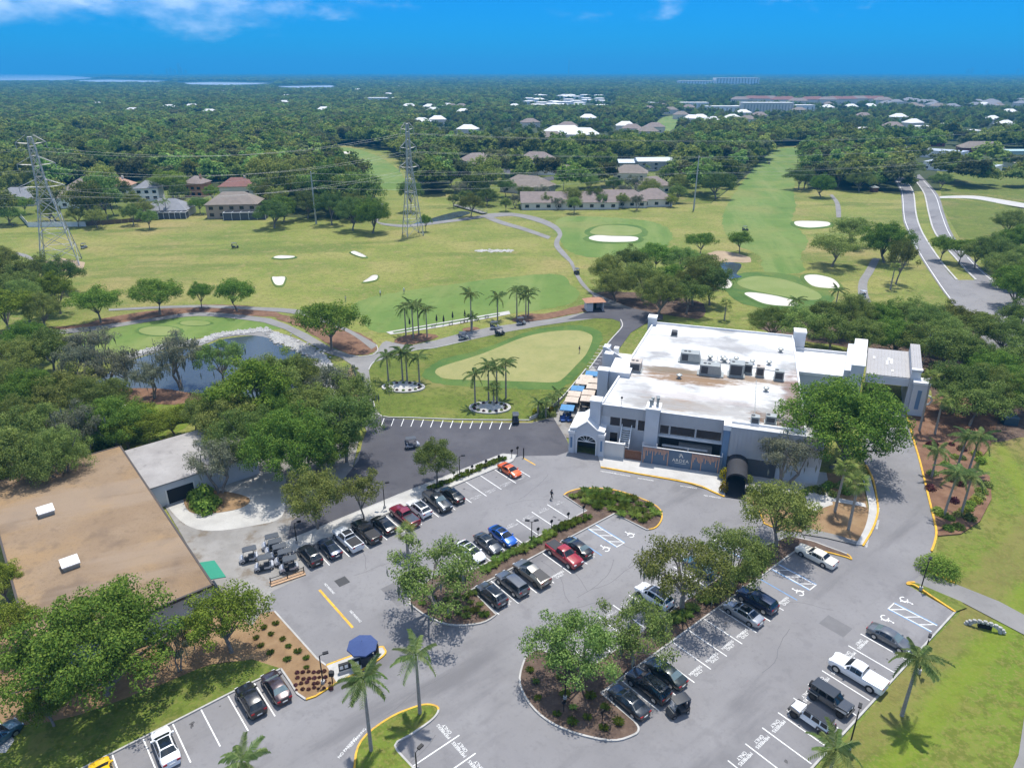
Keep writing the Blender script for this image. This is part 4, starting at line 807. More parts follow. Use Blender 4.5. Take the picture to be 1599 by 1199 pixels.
# ---- golf carts
M['cart_silver'] = plain('cart_body_silver', (.50, .51, .54), .3, .3, coat=.4); M['cart_black'] = plain('cart_body_black', (.02, .022, .026), .35, coat=.3); M['cart_roof'] = plain('cart_roof_grey', (.055, .062, .072), .45); M['seat'] = plain('seat_vinyl', (.055, .055, .06), .6); M['bag'] = plain('golf_bag', (.05, .06, .09), .7)
m, N, L, b = new_mat('clear_screen'); b.inputs['Base Color'].default_value = (.8, .85, .87, 1); b.inputs['Roughness'].default_value = .05; b.inputs['Alpha'].default_value = .25; M['screen'] = m
CART = {}
def cart_meshes():
    f = MB(); f.loft([[(x, -w, z0), (x, w, z0), (x, w * .94, z1), (x, -w * .94, z1)] for x, w, z0, z1 in ((.55, .56, .30, .52), (.72, .58, .28, .86), (.95, .57, .28, .82), (1.18, .48, .30, .62), (1.25, .40, .34, .50))]); CART['front_cowl'] = f.mesh('front_cowl', [M['cart_silver']], 30)
    f = MB(); f.box(-.35, .60, -.56, .56, .28, .36); CART['floor'] = f.mesh('floor', [M['black_trim']])
    f = MB(); f.box(-.62, .02, -.56, .56, .30, .60); f.loft([[(x, -w, .32), (x, w, .32), (x, w, z1), (x, -w, z1)] for x, w, z1 in ((-1.22, .44, .56), (-1.12, .56, .72), (-.62, .58, .72))]); CART['rear_body'] = f.mesh('rear_body', [M['cart_silver']], 30)
    f = MB(); f.box(-.60, .04, -.55, .55, .61, .74); CART['seat'] = f.mesh('seat', [M['seat']])
    f = MB(); f.box(-.74, -.62, -.55, .55, .80, 1.14); CART['backrest'] = f.mesh('backrest', [M['seat']])
    f = MB(); f.loft([[(x, -w, z), (x, w, z), (x, w * .93, z + .07), (x, -w * .93, z + .07)] for x, w, z in ((-1.12, .54, 1.80), (-.9, .60, 1.83), (.45, .60, 1.83), (.66, .52, 1.78))]); CART['roof'] = f.mesh('roof', [M['cart_roof']], 30)
    f = MB()
    for s_ in (-1, 1): f.tube([(.78, s_ * .50, .80), (.50, s_ * .50, 1.82)], .025, 5); f.tube([(-.84, s_ * .52, .70), (-.95, s_ * .52, 1.84)], .025, 5)
    CART['canopy_posts'] = f.mesh('canopy_frame', [M['black_trim']])
    f = MB(); f.add([(.79, -.48, .84), (.79, .48, .84), (.53, .48, 1.76), (.53, -.48, 1.76)], [(0, 1, 2, 3)]); CART['windscreen'] = f.mesh('windscreen', [M['screen']])
    f = MB(); f.tube([(.62, .26, .80), (.42, .26, 1.02)], .02, 5); f.tube([(.42 + .03 * math.sin(t * .785), .26 + .16 * math.cos(t * .785), 1.02 + .14 * math.sin(t * .785)) for t in range(9)], .018, 4, cap=False); CART['steering_wheel'] = f.mesh('steering_wheel', [M['black_trim']])
    f = MB(); f.tube([(0, -.10, 0), (0, .10, 0)], .225, 12); CART['wheel'] = f.mesh('wheel', [M['tyre']], 40)
    f = MB(); f.tube([(0, .09, 0), (0, .108, 0)], .13, 8); CART['rim'] = f.mesh('rim', [M['rim']])
    f = MB(); f.tube([(-1.10, 0, .55), (-1.18, 0, 1.38)], [.14, .16], 8)
    for k in range(5): f.tube([(-1.17, -.08 + .04 * k, 1.36), (-1.22, -.1 + .05 * k, 1.58)], .022, 4)
    CART['golf_bag'] = f.mesh('golf_bag', [M['bag']])
cart_meshes()
def cart(label, px, py, ang, col='cart_silver', bags=(1,), group='golf carts', roof='cart_roof', z=None):
    zz = ZL + .012 if z is None else z
    p = G(px, py, zz + .8); p.z = zz
    r = tag(empty('golf_cart', p, ang), label, 'golf cart', group)
    for k in ('front_cowl', 'rear_body'): put(CART[k], k, [M[col]], r)
    put(CART['roof'], 'roof', [M[roof]], r)
    for k in ('floor', 'seat', 'backrest', 'windscreen', 'steering_wheel'): put(CART[k], k, None, r)
    put(CART['canopy_posts'], 'canopy_frame', None, r)
    for s_ in (-1, 1):
        for wx in (.82, -.86):
            w = put(CART['wheel'], 'wheel', None, r, (wx, s_ * .50, .225), 0 if s_ > 0 else math.pi); put(CART['rim'], 'rim', None, w)
    for b_ in bags: put(CART['golf_bag'], 'golf_bag', None, r, (0, b_ * .26, 0))
    return r
GC7 = 'golf carts parked beside the railing'
for lb, x, y, a, bg in (('silver golf cart furthest left, apart from the railing group', 388, 867, 205, ()), ('silver golf cart second from left, its side facing the lot', 412, 880, 200, ()), ('silver golf cart at the back of the group, nearest the gravel yard', 423, 847, 205, ()),
                        ('golf cart behind three dark roofed carts in the group', 428, 855, 206, (1,)), ('golf cart third back from the railing', 435, 863, 206, (1,)), ('golf cart second back from the railing', 443, 871, 206, (1, -1)), ('golf cart nearest the railing', 451, 882, 204, ())):
    cart(lb, x, y, R(a), bags=bg, group=GC7)
cart('golf cart driving across the dark cart yard', 644, 692, R(15), bags=(1, -1))
cart('black golf cart seen from behind in a cart stall', 805, 653, R(95), 'cart_black', bags=(1, -1))
cart('golf cart in shade on the path under the pond oaks', 577.5, 637, R(60), 'cart_black', bags=(1,))
for lb, x, y in (('golf cart on the range road nearest the pond', 724, 525), ('golf cart on the range road, left of the far pair', 773, 508.5), ('golf cart on the range road, in front of the left cart', 780.5, 518), ('golf cart on the range road furthest right', 814, 502)):
    cart(lb, x, y, R(17), 'cart_black' if x == 780.5 else 'cart_silver', bags=(1, -1), group='golf carts on the range road')
cart('black golf cart standing in the aisle behind the black SUV', 1059, 1103, R(205), 'cart_black', bags=(1, -1), roof='cart_black')
cart('dark utility cart out on the driving range', 367, 384, R(20), 'cart_black', z=.08); cart('white golf cart beside the left lattice tower', 131, 384.5, R(80), z=.08)
cart('dark golf cart on the fairway above the small tree', 1164, 357.5, R(10), 'cart_black', z=.08); cart('tiny white golf cart far up the fairway', 1201, 254.5, R(80), z=.08, roof='cart_silver')
cart('golf cart on the winding path above the range kiosk', 900.5, 424, R(110), 'cart_black', bags=(1, -1), z=.14); cart('white roofed golf cart on the path beside the right green', 1347, 459, R(95), z=.14, roof='cart_silver')
# ------------------------------------------------------------------ building materials
M['stucco'] = plain('pale_grey_stucco', (.50, .515, .54), .85, var=.05, vscale=.6); M['stucco_beige'] = plain('beige_stucco', (.52, .505, .48), .85, var=.05, vscale=.6)
M['white_trim'] = plain('white_trim', (.66, .66, .65), .6, var=.05, vscale=1.0); M['cladding'] = plain('grey_metal_cladding', (.40, .415, .44), .5, .2, var=.05, vscale=.5)
M['blue_wall'] = plain('slate_blue_paint', (.12, .20, .31), .7, var=.06, vscale=.8); M['fence_blue'] = plain('fence_slate_blue', (.095, .135, .19), .7, var=.05, vscale=.8)
M['copper'] = plain('copper_strip', (.56, .29, .16), .5, .1); M['dark_glass'] = plain('dark_window_glass', (.010, .011, .018), .08); M['canvas_black'] = plain('black_canvas', (.020, .021, .026), .8, var=.2, vscale=2.0)
M['wood'] = plain('brown_gate_wood', (.155, .065, .032), .75, var=.2, vscale=4.0); M['dark_metal'] = plain('black_metal', (.012, .012, .013), .5, .3)
M['hvac'] = plain('hvac_grey', (.30, .32, .31), .5, .3, var=.08); M['hvac_dark'] = plain('hvac_grille', (.05, .05, .052), .7); M['hvac_tan'] = plain('hvac_tan', (.40, .35, .30), .6, var=.08)
M['ribbed_roof'] = plain('ribbed_roof_grey', (.36, .345, .33), .5, .2, var=.06, vscale=.4); M['grey_roof_flat'] = mottle('grey_membrane', [(.3, (.22, .205, .195)), (.7, (.33, .315, .30))], .25, coords='obj', layers=((.5, (.15, .14, .135), .55, .7, .6),))
M['tan_roof'] = mottle('tan_gravel_roof', [(.28, (.175, .120, .074)), (.5, (.215, .152, .096)), (.74, (.255, .188, .125))], .10, coords='obj', layers=((.06, (.27, .178, .090), .48, .64, .8), (.13, (.135, .098, .070), .52, .66, .7), (.6, (.15, .108, .072), .54, .68, .5), (3., (.15, .105, .068), .5, .70, .5), (.10, (.26, .20, .145), .52, .64, .6, (R(20), 6, 1))), bump=.03, bscale=6)
M['hvac_seam'] = plain('membrane_seam', (.36, .36, .355), .7); M['dark_and_shade'] = plain('dark_grey_and_shade', (.08, .082, .088), .8, var=.1)  # dark grey, also painted on recessed walls in place of their shade
# white roof membrane with brown ponding stains and grey dirt
def roof_mat():
    m, N, L, b = new_mat('stained_white_membrane'); b.inputs['Roughness'].default_value = .7
    t = N.new('ShaderNodeTexCoord'); col = None
    base = N.new('ShaderNodeTexNoise'); base.inputs['Scale'].default_value = .18; base.inputs['Detail'].default_value = 6; L.new(t.outputs['Object'], base.inputs['Vector'])
    cr = N.new('ShaderNodeValToRGB'); cr.color_ramp.elements[0].position = .33; cr.color_ramp.elements[1].position = .50
    cr.color_ramp.elements[0].color = (.28, .28, .275, 1); cr.color_ramp.elements[1].color = (.56, .56, .55, 1); L.new(base.outputs[0], cr.inputs[0]); col = cr.outputs[0]
    for (x, y, rx, ry), c, st in (((14, 20.3, 6.5, 2.4), (.30, .17, .07), .95), ((10, 22.6, 5, 1.0), (.24, .18, .11), .9), ((17, 11, 7, 1.2), (.42, .33, .29), .5), ((13.5, 7.2, 4.2, 1.5), (.38, .24, .13), .9), ((9, 6.8, 4, 1.6), (.40, .385, .36), .8), ((20, 7.0, 6, 2.2), (.42, .40, .37), .8),
                          ((29.2, 6.6, 2.6, 2.0), (.21, .12, .06), 1), ((31, 10.5, 3, 4), (.40, .39, .375), .8), ((26, 22.2, 5, 1.0), (.30, .19, .10), .9), ((24, 39, 7, 1.6), (.46, .45, .44), .6), ((14, 41, 6, 1.5), (.48, .47, .46), .5), ((5, 11, 2.2, 3), (.48, .47, .46), .6), ((8, 31, 1.6, .7), (.35, .34, .33), .6), ((33, 16, 1.6, 7), (.24, .12, .07), .8)):
        mp = N.new('ShaderNodeMapping'); rx, ry = rx * 1.55, ry * 1.6; mp.inputs['Location'].default_value = (-x / rx, -y / ry, 0); mp.inputs['Scale'].default_value = (1 / rx, 1 / ry, .01); L.new(t.outputs['Object'], mp.inputs[0])
        ln = N.new('ShaderNodeVectorMath'); ln.operation = 'LENGTH'; L.new(mp.outputs[0], ln.inputs[0])
        nz = N.new('ShaderNodeTexNoise'); nz.inputs['Scale'].default_value = .55; nz.inputs['Detail'].default_value = 7; nz.inputs['Roughness'].default_value = .65
        m2 = N.new('ShaderNodeMapping'); m2.inputs['Location'].default_value = (x, y * 2, 0); m2.inputs['Scale'].default_value = (.6, 1.5, 1); L.new(t.outputs['Object'], m2.inputs[0]); L.new(m2.outputs[0], nz.inputs['Vector'])
        sub = N.new('ShaderNodeMath'); sub.operation = 'MULTIPLY_ADD'; sub.inputs[1].default_value = -.40; L.new(ln.outputs['Value'], sub.inputs[0]); L.new(nz.outputs[0], sub.inputs[2])
        mr = N.new('ShaderNodeMapRange'); mr.inputs[1].default_value = .03; mr.inputs[2].default_value = .26; mr.inputs[4].default_value = st; L.new(sub.outputs[0], mr.inputs[0])
        mx = N.new('ShaderNodeMix'); mx.data_type = 'RGBA'; mx.inputs[7].default_value = (*[q * .6 for q in c], 1); L.new(mr.outputs[0], mx.inputs[0]); L.new(col, mx.inputs[6]); col = mx.outputs[2]
    L.new(col, b.inputs['Base Color']); return m
M['membrane'] = roof_mat()

# ------------------------------------------------------------------ clubhouse
club = tag(empty('clubhouse', AB(0, 0, 0), BA), 'large grey clubhouse with stained white flat roof and metal cladding', 'building')
def cb(name, mt, *boxes, par=club, bevel=0):
    mb = MB()
    for b_ in boxes: mb.box(*b_)
    return mb.build(name, mt, par, bevel=bevel)
main_fp = [(1.2, 3.2), (21.8, 3.0), (33.6, 3.0), (34.0, 48.8), (4.7, 49.2)]
# the roof terrace side is recessed behind the fence: lower storey set back
MB().prism([(1.2, 3.2), (11.2, 3.2), (11.2, 6.4), (21.6, 6.4), (21.6, 3.0), (33.6, 3.0), (34.0, 48.8), (4.7, 49.2)], 0, 4.3).build('wall', M['stucco'], club)
MB().prism([(x, y) for x, y in main_fp], 4.3, 8.25, bottom=True, top=False).build('wall', M['stucco'], club)
roof = MB().sheet(main_fp, 8.25).build('roof', M['membrane'], club)
for k in range(12): b_ = 6.5 + 3.5 * k; cb('roof_seam', M['hvac_seam'], (1.9 + (b_ - 3) * .076, 33.4, b_, b_ + .09, 8.25, 8.268))
for x0, y0, x1, y1 in ((14, 29.8, 31, 27.5), (19, 24, 19.2, 33), (26, 5.2, 26.4, 22)): MB().tube([(x0, y0, 8.34), (x1, y1, 8.34)], .06, 5).build('roof_pipe', M['hvac'], club)
def parapet(poly, z0, z1, w, mt='white_trim', par=club, name='parapet'):
    n = len(poly); mb = MB(); c = Vector((sum(p[0] for p in poly) / n, sum(p[1] for p in poly) / n))
    a, b_ = strip([Vector(poly[i % n]) for i in range(n + 1)], w * .5)
    for i in range(n):
        p, q = Vector(poly[i]), Vector(poly[(i + 1) % n]); d = (q - p).normalized(); nn = Vector((-d.y, d.x)) * w * .5
        e = d * w * .5
        mb.prism([tuple(p - e + nn), tuple(q + e + nn), tuple(q + e - nn), tuple(p - e - nn)], z0, z1 + .002 * i)
    return mb.build(name, M[mt], par)
parapet(main_fp, 8.2, 8.62, .30)
def cladding(a0, a1, b, z0, z1, pitch=.62, par=club, mt='cladding'):
    mb = MB(); mb.box(a0, a1, b, b + .12, z0, z1)
    k = a0 + .05
    while k < a1 - .05: mb.box(k, k + .05, b - .045, b + .001, z0 + .01, z1 - .01); k += pitch
    mb.box(a0 - .01, a1 + .01, b - .06, b + .15, z1, z1 + .10)
    return mb.build('metal_cladding', M[mt], par)
cladding(1.5, 8.88, 2.95, 6.55, 8.55); cladding(11.15, 21.35, 2.85, 6.35, 8.5)
cb('wall', M['stucco'], (22.45, 36.4, 1.1, 11, 0, 8.2)); rb_ = MB().sheet([(22.45, 3.2), (36.4, 3.2), (36.4, 11), (22.45, 11)], 8.262)
MB().sheet([(22.45, 1.1), (36.4, 1.1), (36.4, 11), (33.62, 11), (33.62, 3.0), (22.45, 3.0)], 8.262).build('roof', M['membrane'], club)
cladding(22.4, 36.4, .95, 3.3, 8.45)
cb('painted_recess', M['dark_and_shade'], (22.5, 30.0, .99, 1.09, 0, 3.2))  # flat dark slab; the entrance's shade is painted, not a real recess
cb('tower', M['stucco'], (8.9, 11.1, 1.5, 4.2, 0, 9.4)); cb('tower_cap', M['white_trim'], (8.8, 11.2, 1.4, 4.3, 9.4, 9.62))
for k, (x, y) in enumerate(((9.5, 2.5), (10.6, 2.8), (9.7, 3.4), (10.5, 3.5))):
    MB().tube([(x, y, 9.6), (x, y, 10.5 + .35 * (k % 2))], .2, 10).tube([(x, y, 10.5 + .35 * (k % 2)), (x, y, 10.85 + .35 * (k % 2))], .28, 10).build('flue', M['hvac'], club, smooth=40)
cb('pilaster', M['blue_wall'], (21.4, 22.4, .8, 3.0, 0, 7.9)); cb('pilaster_cap', M['white_trim'], (21.3, 22.5, .7, 3.1, 7.9, 8.75))
# windows, each pane its own part with a white mullion between
def pane(a0, a1, z0, z1, b, fr=.07):
    w = cb('window', M['dark_glass'], (a0, a1, b - .03, b + .05, z0, z1)); mb = MB()
    mb.box(a0 - fr, a1 + fr, b - .06, b + .02, z0 - fr, z0); mb.box(a0 - fr, a1 + fr, b - .06, b + .02, z1, z1 + fr); mb.box(a0 - fr, a0, b - .06, b + .02, z0, z1); mb.box(a1, a1 + fr, b - .06, b + .02, z0, z1)
    mb.build('frame', M['white_trim'], w)
for a0, a1 in ((11.3, 12.75), (13.0, 16.95), (17.2, 21.15)): pane(a0, a1, 4.72, 6.28, 2.98)
cb('window_sill', M['white_trim'], (11.15, 21.4, 2.5, 2.98, 4.30, 4.55))
pane(2.9, 4.6, 4.9, 6.5, 3.15); pane(4.8, 7.25, 4.9, 6.5, 3.15); pane(7.6, 8.75, 4.6, 6.5, 3.15); pane(3.0, 4.3, 1.4, 3.6, 3.15)
cb('patio_wall', M['dark_and_shade'], (11.3, 21.3, 6.1, 6.38, 0, 4.3))  # dark colour stands in for the shade of the covered patio
cb('bar_counter', M['white_trim'], (11.9, 19.3, 2.6, 3.2, 2.55, 2.66)); cb('bar_counter', M['dark_and_shade'], (12.0, 19.2, 2.7, 3.1, 0.15, 2.54)); cb('bar_back', M['stucco_beige'], (14.5, 20.0, 5.2, 5.9, .15, 2.1))
# outside stair
st = club
for k in range(9): cb('stair_tread', M['white_trim'], (5.05, 6.5, .9 + .26 * k, 1.2 + .26 * k, 2.2 + .27 * k, 2.30 + .27 * k)); cb('stair_riser', M['dark_metal'], (5.05, 6.5, 1.19 + .26 * k, 1.21 + .26 * k, 2.30 + .27 * k, 2.46 + .27 * k))
for a in (4.9, 6.52): MB().add([(a, .8, 2.0), (a, 3.15, 4.4), (a, 3.15, 5.4), (a, .8, 3.0), (a + .14, .8, 2.0), (a + .14, 3.15, 4.4), (a + .14, 3.15, 5.4), (a + .14, .8, 3.0)], [(0, 1, 2, 3), (7, 6, 5, 4), (3, 2, 6, 7), (0, 3, 7, 4), (1, 0, 4, 5)]).build('stair_parapet', M['white_trim'], club)
cb('yard_wall', M['stucco_beige'], (2.45, 5.9, .35, .6, 0, 2.95)); cb('yard_wall', M['stucco_beige'], (5.75, 5.99, .61, 3.1, 0, 2.95)); cb('wall_coping', M['white_trim'], (2.45, 6.02, .28, .67, 2.95, 3.07))
# gatehouse with an arched opening
gh = club
fa, fb = -3.35, 2.4
arch = [(-2.1 + .0, 0), (-2.1, 2.5)] + [(-.5 + 1.6 * math.cos(t), 2.5 + 1.15 * math.sin(t)) for t in [math.pi - math.pi * k / 12 for k in range(1, 12)]] + [(1.1, 2.5), (1.1, 0)]
outer = [(fa + .2, 0), (fa + .2, 4.6), (-2.2, 4.75), (-.5, 6.15), (1.2, 4.75), (fb - .2, 4.6), (fb - .2, 0)]
mb = MB()
def wallface(b, flip):
    pts = [(x, b, z) for x, z in outer] + [(x, b, z) for x, z in reversed(arch)]
    mb.add(pts, [tuple(range(len(pts)))] if flip else [tuple(range(len(pts)))[::-1]])
wallface(.35, True); wallface(.75, False)
for pl in (outer, arch):
    for i in range(len(pl) - 1): (x0, z0), (x1, z1) = pl[i], pl[i + 1]; mb.add([(x0, .35, z0), (x1, .35, z1), (x1, .75, z1), (x0, .75, z0)], [(0, 1, 2, 3)])
mb.build('gate_front', M['stucco'], club)
mb = MB(); 
for pl, off, dz in ((arch[1:-1], .17, 0), ):
    a_, b_ = strip([Vector(p) for p in pl], .0, -.16) 
    for i in range(len(pl) - 1):
        q = [a_[i], a_[i + 1], b_[i + 1], b_[i]]
        mb.add([(x, .30, z) for x, z in q] + [(x, .36, z) for x, z in q], [(0, 1, 2, 3), (0, 4, 5, 1), (1, 5, 6, 2), (2, 6, 7, 3), (3, 7, 4, 0)])
for x in (-2.27, 1.1): mb.box(x, x + .17, .25, .36, 0, 2.5)
mb.build('arch_trim', M['white_trim'], club)
mb = MB(); mb.box(-2.05, 1.05, .42, .52, 2.42, 2.55)
for a in (-55, -28, 0, 28, 55): t = R(90 + a); mb.tube([(-.5, .47, 2.5), (-.5 + 1.5 * math.cos(t), .47, 2.5 + 1.08 * math.sin(t))], .05, 4)
mb.build('fanlight_bars', M['white_trim'], club)
mb = MB()
for k in range(22): mb.tube([(-2.0 + k * .14, .5, .1), (-2.0 + k * .14, .5, 1.5)], .018, 4)
mb.box(-2.05, 1.05, .48, .53, 1.48, 1.54); mb.box(-2.05, 1.05, .48, .53, .1, .15); mb.build('gate', M['dark_metal'], club)
cb('gate_back', M['dark_and_shade'], (-2.6, 1.6, 3.4, 3.5, 0, 4.4))
for x in (fa - .15, fb - .75):
    cb('pier', M['stucco'], (x, x + .9, .1, 1.0, 0, 3.9)); cb('pier_cap', M['white_trim'], (x - .12, x + 1.02, -.02, 1.12, 3.9, 4.35)); cb('pier_panel', M['blue_wall'], (x + .28, x + .62, .06, .1, 1.2, 3.2))
mb = MB(); pr = [(fa - .1, 4.62), (-2.25, 4.82), (-.5, 6.25), (1.25, 4.82), (fb + .1, 4.62)]
a_ = [(x, .2, z) for x, z in pr] + [(x, 6.5, z) for x, z in pr] + [(x, .2, z + .22) for x, z in pr] + [(x, 6.5, z + .22) for x, z in pr]
mb.add(a_, [(10 + i, 11 + i, 16 + i, 15 + i) for i in range(4)] + [(i + 1, i, 5 + i, 6 + i) for i in range(4)] + [(i, i + 1, 11 + i, 10 + i) for i in range(4)] + [(4, 9, 19, 14), (5, 0, 10, 15)])
mb.build('gate_roof', M['white_trim'], club)
cb('wall', M['stucco'], (fa + .2, fa + .45, .8, 6.4, 0, 4.6)); cb('wall', M['stucco'], (1.9, 2.15, .8, 3.15, 0, 4.6))
cb('tower', M['stucco'], (-.45, 1.3, 1.9, 3.8, 5.2, 9.4)); cb('tower_cap', M['white_trim'], (-.55, 1.4, 1.8, 3.9, 9.4, 9.62))
# west side: stepped slabs and blocks
cb('tower', M['stucco'], (-1.7, .2, 15.3, 17.0, 0, 9.5)); cb('tower_cap', M['white_trim'], (-1.8, .3, 15.2, 17.1, 9.5, 9.68))
cb('stair_block', M['stucco'], (.25, 4.0, 16.4, 23.4, 0, 9.0)); cb('block_roof', M['white_trim'], (.2, 4.1, 16.3, 23.5, 9.0, 9.2))
cb('tower', M['stucco'], (-1.9, -.4, 23.6, 25.0, 0, 9.6)); cb('tower_cap', M['white_trim'], (-2.0, -.3, 23.5, 25.1, 9.6, 9.78))
mb = MB(); mb.add([(x, y, z) for y in (27.5, 27.9) for x, z in ((-3, 0), (-3, 9.6), (-2.4, 9.6), (4.3, 5.8), (4.3, 0))], [(0, 1, 2, 3, 4)[::-1], (5, 6, 7, 8, 9), (1, 2, 7, 6)[::-1], (2, 3, 8, 7)[::-1], (0, 1, 6, 5), (4, 3, 8, 9)[::-1]]); mb.build('raking_wall', M['stucco'], club)
cb('side_block', M['stucco'], (-1.6, 5.2, 27.9, 34.5, 0, 5.6)); cb('block_roof', M['white_trim'], (-1.8, 5.2, 27.91, 34.7, 5.6, 5.85))
cb('tower', M['stucco'], (-3.0, -1.7, 27.95, 30.0, 0, 9.4)); cb('tower_cap', M['white_trim'], (-1.55, -.6, 32.6, 34.0, 5.86, 7.6))
cb('tower', M['stucco'], (3.5, 5.3, 47.6, 49.8, 0, 9.7)); cb('tower_cap', M['white_trim'], (3.4, 5.4, 47.5, 49.9, 9.7, 10.1))
cb('tower', M['stucco'], (34.1, 36.4, 46.8, 49.4, 0, 9.8)); cb('tower_cap', M['white_trim'], (34.0, 36.5, 46.7, 49.5, 9.8, 10.15))
# east wing and porte-cochere
cb('wing_wall', M['stucco'], (34.05, 45.2, 33.0, 46.7, 0, 6.2)); MB().sheet([(34.05, 33), (45.2, 33), (45.2, 46.7), (34.05, 46.7)], 6.21).build('wing_roof', M['white_trim'], club); parapet([(34.2, 33), (45.1, 33), (45.1, 46.7), (34.2, 46.7)], 6.15, 6.75, .3)
MB.shear = lambda q: (setattr(q, 'v', [(x + .16 * (y - 50), y, z) for x, y, z in q.v]), q)[1]      # the east end stands slightly askew
def cbs(name, mt, *boxes):
    mb = MB()
    for b_ in boxes: mb.box(*b_)
    return mb.shear().build(name, mt, club)
cbs('link_block', M['stucco'], (45.25, 46.4, 31.8, 47.5, 0, 8.4)); cbs('link_block', M['stucco'], (46.4, 48.6, 31.0, 46.5, 0, 9.75)); cbs('block_roof', M['white_trim'], (46.3, 48.7, 30.9, 46.6, 9.75, 9.95))
mb = MB(); mb.box(49.2, 56.8, 34.6, 49.8, 6.9, 7.1)
k = 49.25
while k < 56.7: mb.box(k, k + .07, 34.6, 49.8, 7.1, 7.17); k += .62
mb.shear().build('canopy_roof', M['ribbed_roof'], club)
cbs('canopy_beam', M['stucco'], (49.2, 56.8, 34.5, 35.1, 5.4, 6.9)); cbs('canopy_beam', M['stucco'], (49.2, 56.8, 49.2, 49.79, 5.4, 6.9)); cbs('canopy_ceiling', M['stucco_beige'], (49.21, 56.7, 35.1, 49.2, 6.0, 6.15))
for k, (x, y) in enumerate(((50.2, 43.5), (52.6, 40.5), (53.4, 41.2), (52.9, 43), (53.6, 37))): cbs('patch', M['white_trim'], (x, x + .4, y, y + (1.2, 2.4, 3.0, 1.8, 1.0)[k], 7.172, 7.18))
cbs('pier_wall', M['stucco'], (56.85, 58.5, 34.4, 50, 0, 8.6)); mb = MB(); mb.box(56.8, 58.6, 34.3, 50.1, 8.6, 8.75)
for k in range(4): mb.box(56.9 + k * .45, 56.97 + k * .45, 35.2, 50.1, 8.75, 8.82)
mb.shear().build('canopy_roof', M['ribbed_roof'], club); cbs('tower_cap', M['white_trim'], (56.75, 58.65, 34.2, 35.1, 8.76, 9.0))
cbs('pier', M['stucco'], (57.6, 60.1, 33.0, 35.4, 0, 6.6)); cbs('pier_cap', M['white_trim'], (57.4, 60.3, 32.8, 35.6, 6.6, 7.05)); cbs('pier_panel', M['blue_wall'], (58.5, 59.2, 32.94, 33.0, 1.6, 5.4))
mb = MB(); mb.tube([(60.2, 34, 4.2), (60.9, 34, 4.0), (61.3, 34, 3.3), (60.9, 34, 2.5), (60.1, 34, 2.2)], .2, 6); mb.shear().build('scroll_ornament', M['white_trim'], club)
# rooftop plant: each unit a thing standing on the roof
def unit(label, a, b, w, d_, h, mt='hvac', slope=False, fans=1):
    r = tag(empty('rooftop_unit', AB(a, b, 8.27), BA), label, 'rooftop unit', 'air handling units on the clubhouse roof')
    mb = MB(); mb.box(-w * .6, w * .6, -d_ * .62, d_ * .62, 0, .22); mb.build('curb', M['hvac'], r)
    mb = MB()
    if slope: mb.loft([[(-w / 2, -d_ / 2, .22), (w / 2, -d_ / 2, .22), (w / 2, d_ / 2, .22), (-w / 2, d_ / 2, .22)], [(-w / 2, -d_ / 2, h), (w * .40, -d_ / 2, h), (w * .40, d_ / 2, h), (-w / 2, d_ / 2, h)]])
    else: mb.box(-w / 2, w / 2, -d_ / 2, d_ / 2, .22, h)
    mb.build('casing', M[mt], r, bevel=.04)
    g = MB(); g.box(-w * .42, -w * .12 if slope else w * .36, -d_ / 2 - .03, -d_ / 2, .45, h - .3); g.build('grille', M['hvac_dark'], r)
    for k in range(fans):
        x = -w * .28 + k * .75; MB().tube([(x, 0, h), (x, 0, h + .07)], .3, 12).build('fan', M['hvac_dark'], r)
    return r
unit('large sloped grey roof unit towards the back left', 14.2, 28.2, 3.9, 2.2, 2.0, slope=True, fans=2); unit('large sloped grey roof unit above the brown stain', 18.2, 22.6, 4.0, 2.0, 2.1, slope=True, fans=2)
unit('tall boxy roof unit with dark front grille', 22.8, 23.6, 2.6, 2.4, 2.6); unit('narrow roof unit right of the tall boxy one', 24.9, 25.3, 1.4, 1.5, 2.0); unit('tan fronted narrow roof unit in the middle row', 27.0, 24.5, 1.4, 1.5, 2.0, mt='hvac_tan'); unit('narrow roof unit at the right end of the row beside the oak', 30.3, 23.6, 1.6, 1.4, 1.9)
unit('tan roof unit at the left edge of the roof', 4.6, 20.6, 2.1, 2.4, 1.9, mt='hvac_tan', fans=2); unit('condenser at the front roof edge, left of the pair', 26.0, 3.6, 1.3, 1.2, 1.5); unit('condenser at the front roof edge, right of the pair', 28.4, 4.6, 1.6, 1.2, 1.5)
unit('small dark hatch at the back of the roof', 9.8, 42.5, 1.2, 1.6, 1.0, mt='hvac_dark', fans=0)
for k, (a, b) in enumerate(((17.8, 30.4), (20.2, 30.9), (20.6, 29.8), (21.9, 29.6), (22.7, 31), (25.7, 30.4), (28.8, 30.8), (31.2, 38.6), (28.0, 17.6), (12.8, 19.0), (19.0, 27.2), (23.6, 28.9))):
    r = MB(); r.tube([(0, 0, 0), (0, 0, .5)], .28, 10); r.tube([(0, 0, .5), (0, 0, .72), (0, 0, .95)], [.5, .55, .12], 12)
    tag(r.build('roof_ventilator', M['hvac'], None, AB(a, b, 8.26), smooth=40), 'small round hooded ventilator on the white clubhouse roof', 'ventilator', 'small ventilators on the clubhouse roof')
r = MB(); r.tube([(0, 0, 0), (0, 0, 1.5)], .03, 5); r.ball((0, 0, 1.55), .22, 8); tag(r.build('roof_floodlight', M['dark_metal'], None, AB(4.6, 3.3, 8.6)), 'small pole light on the front roof edge', 'light')

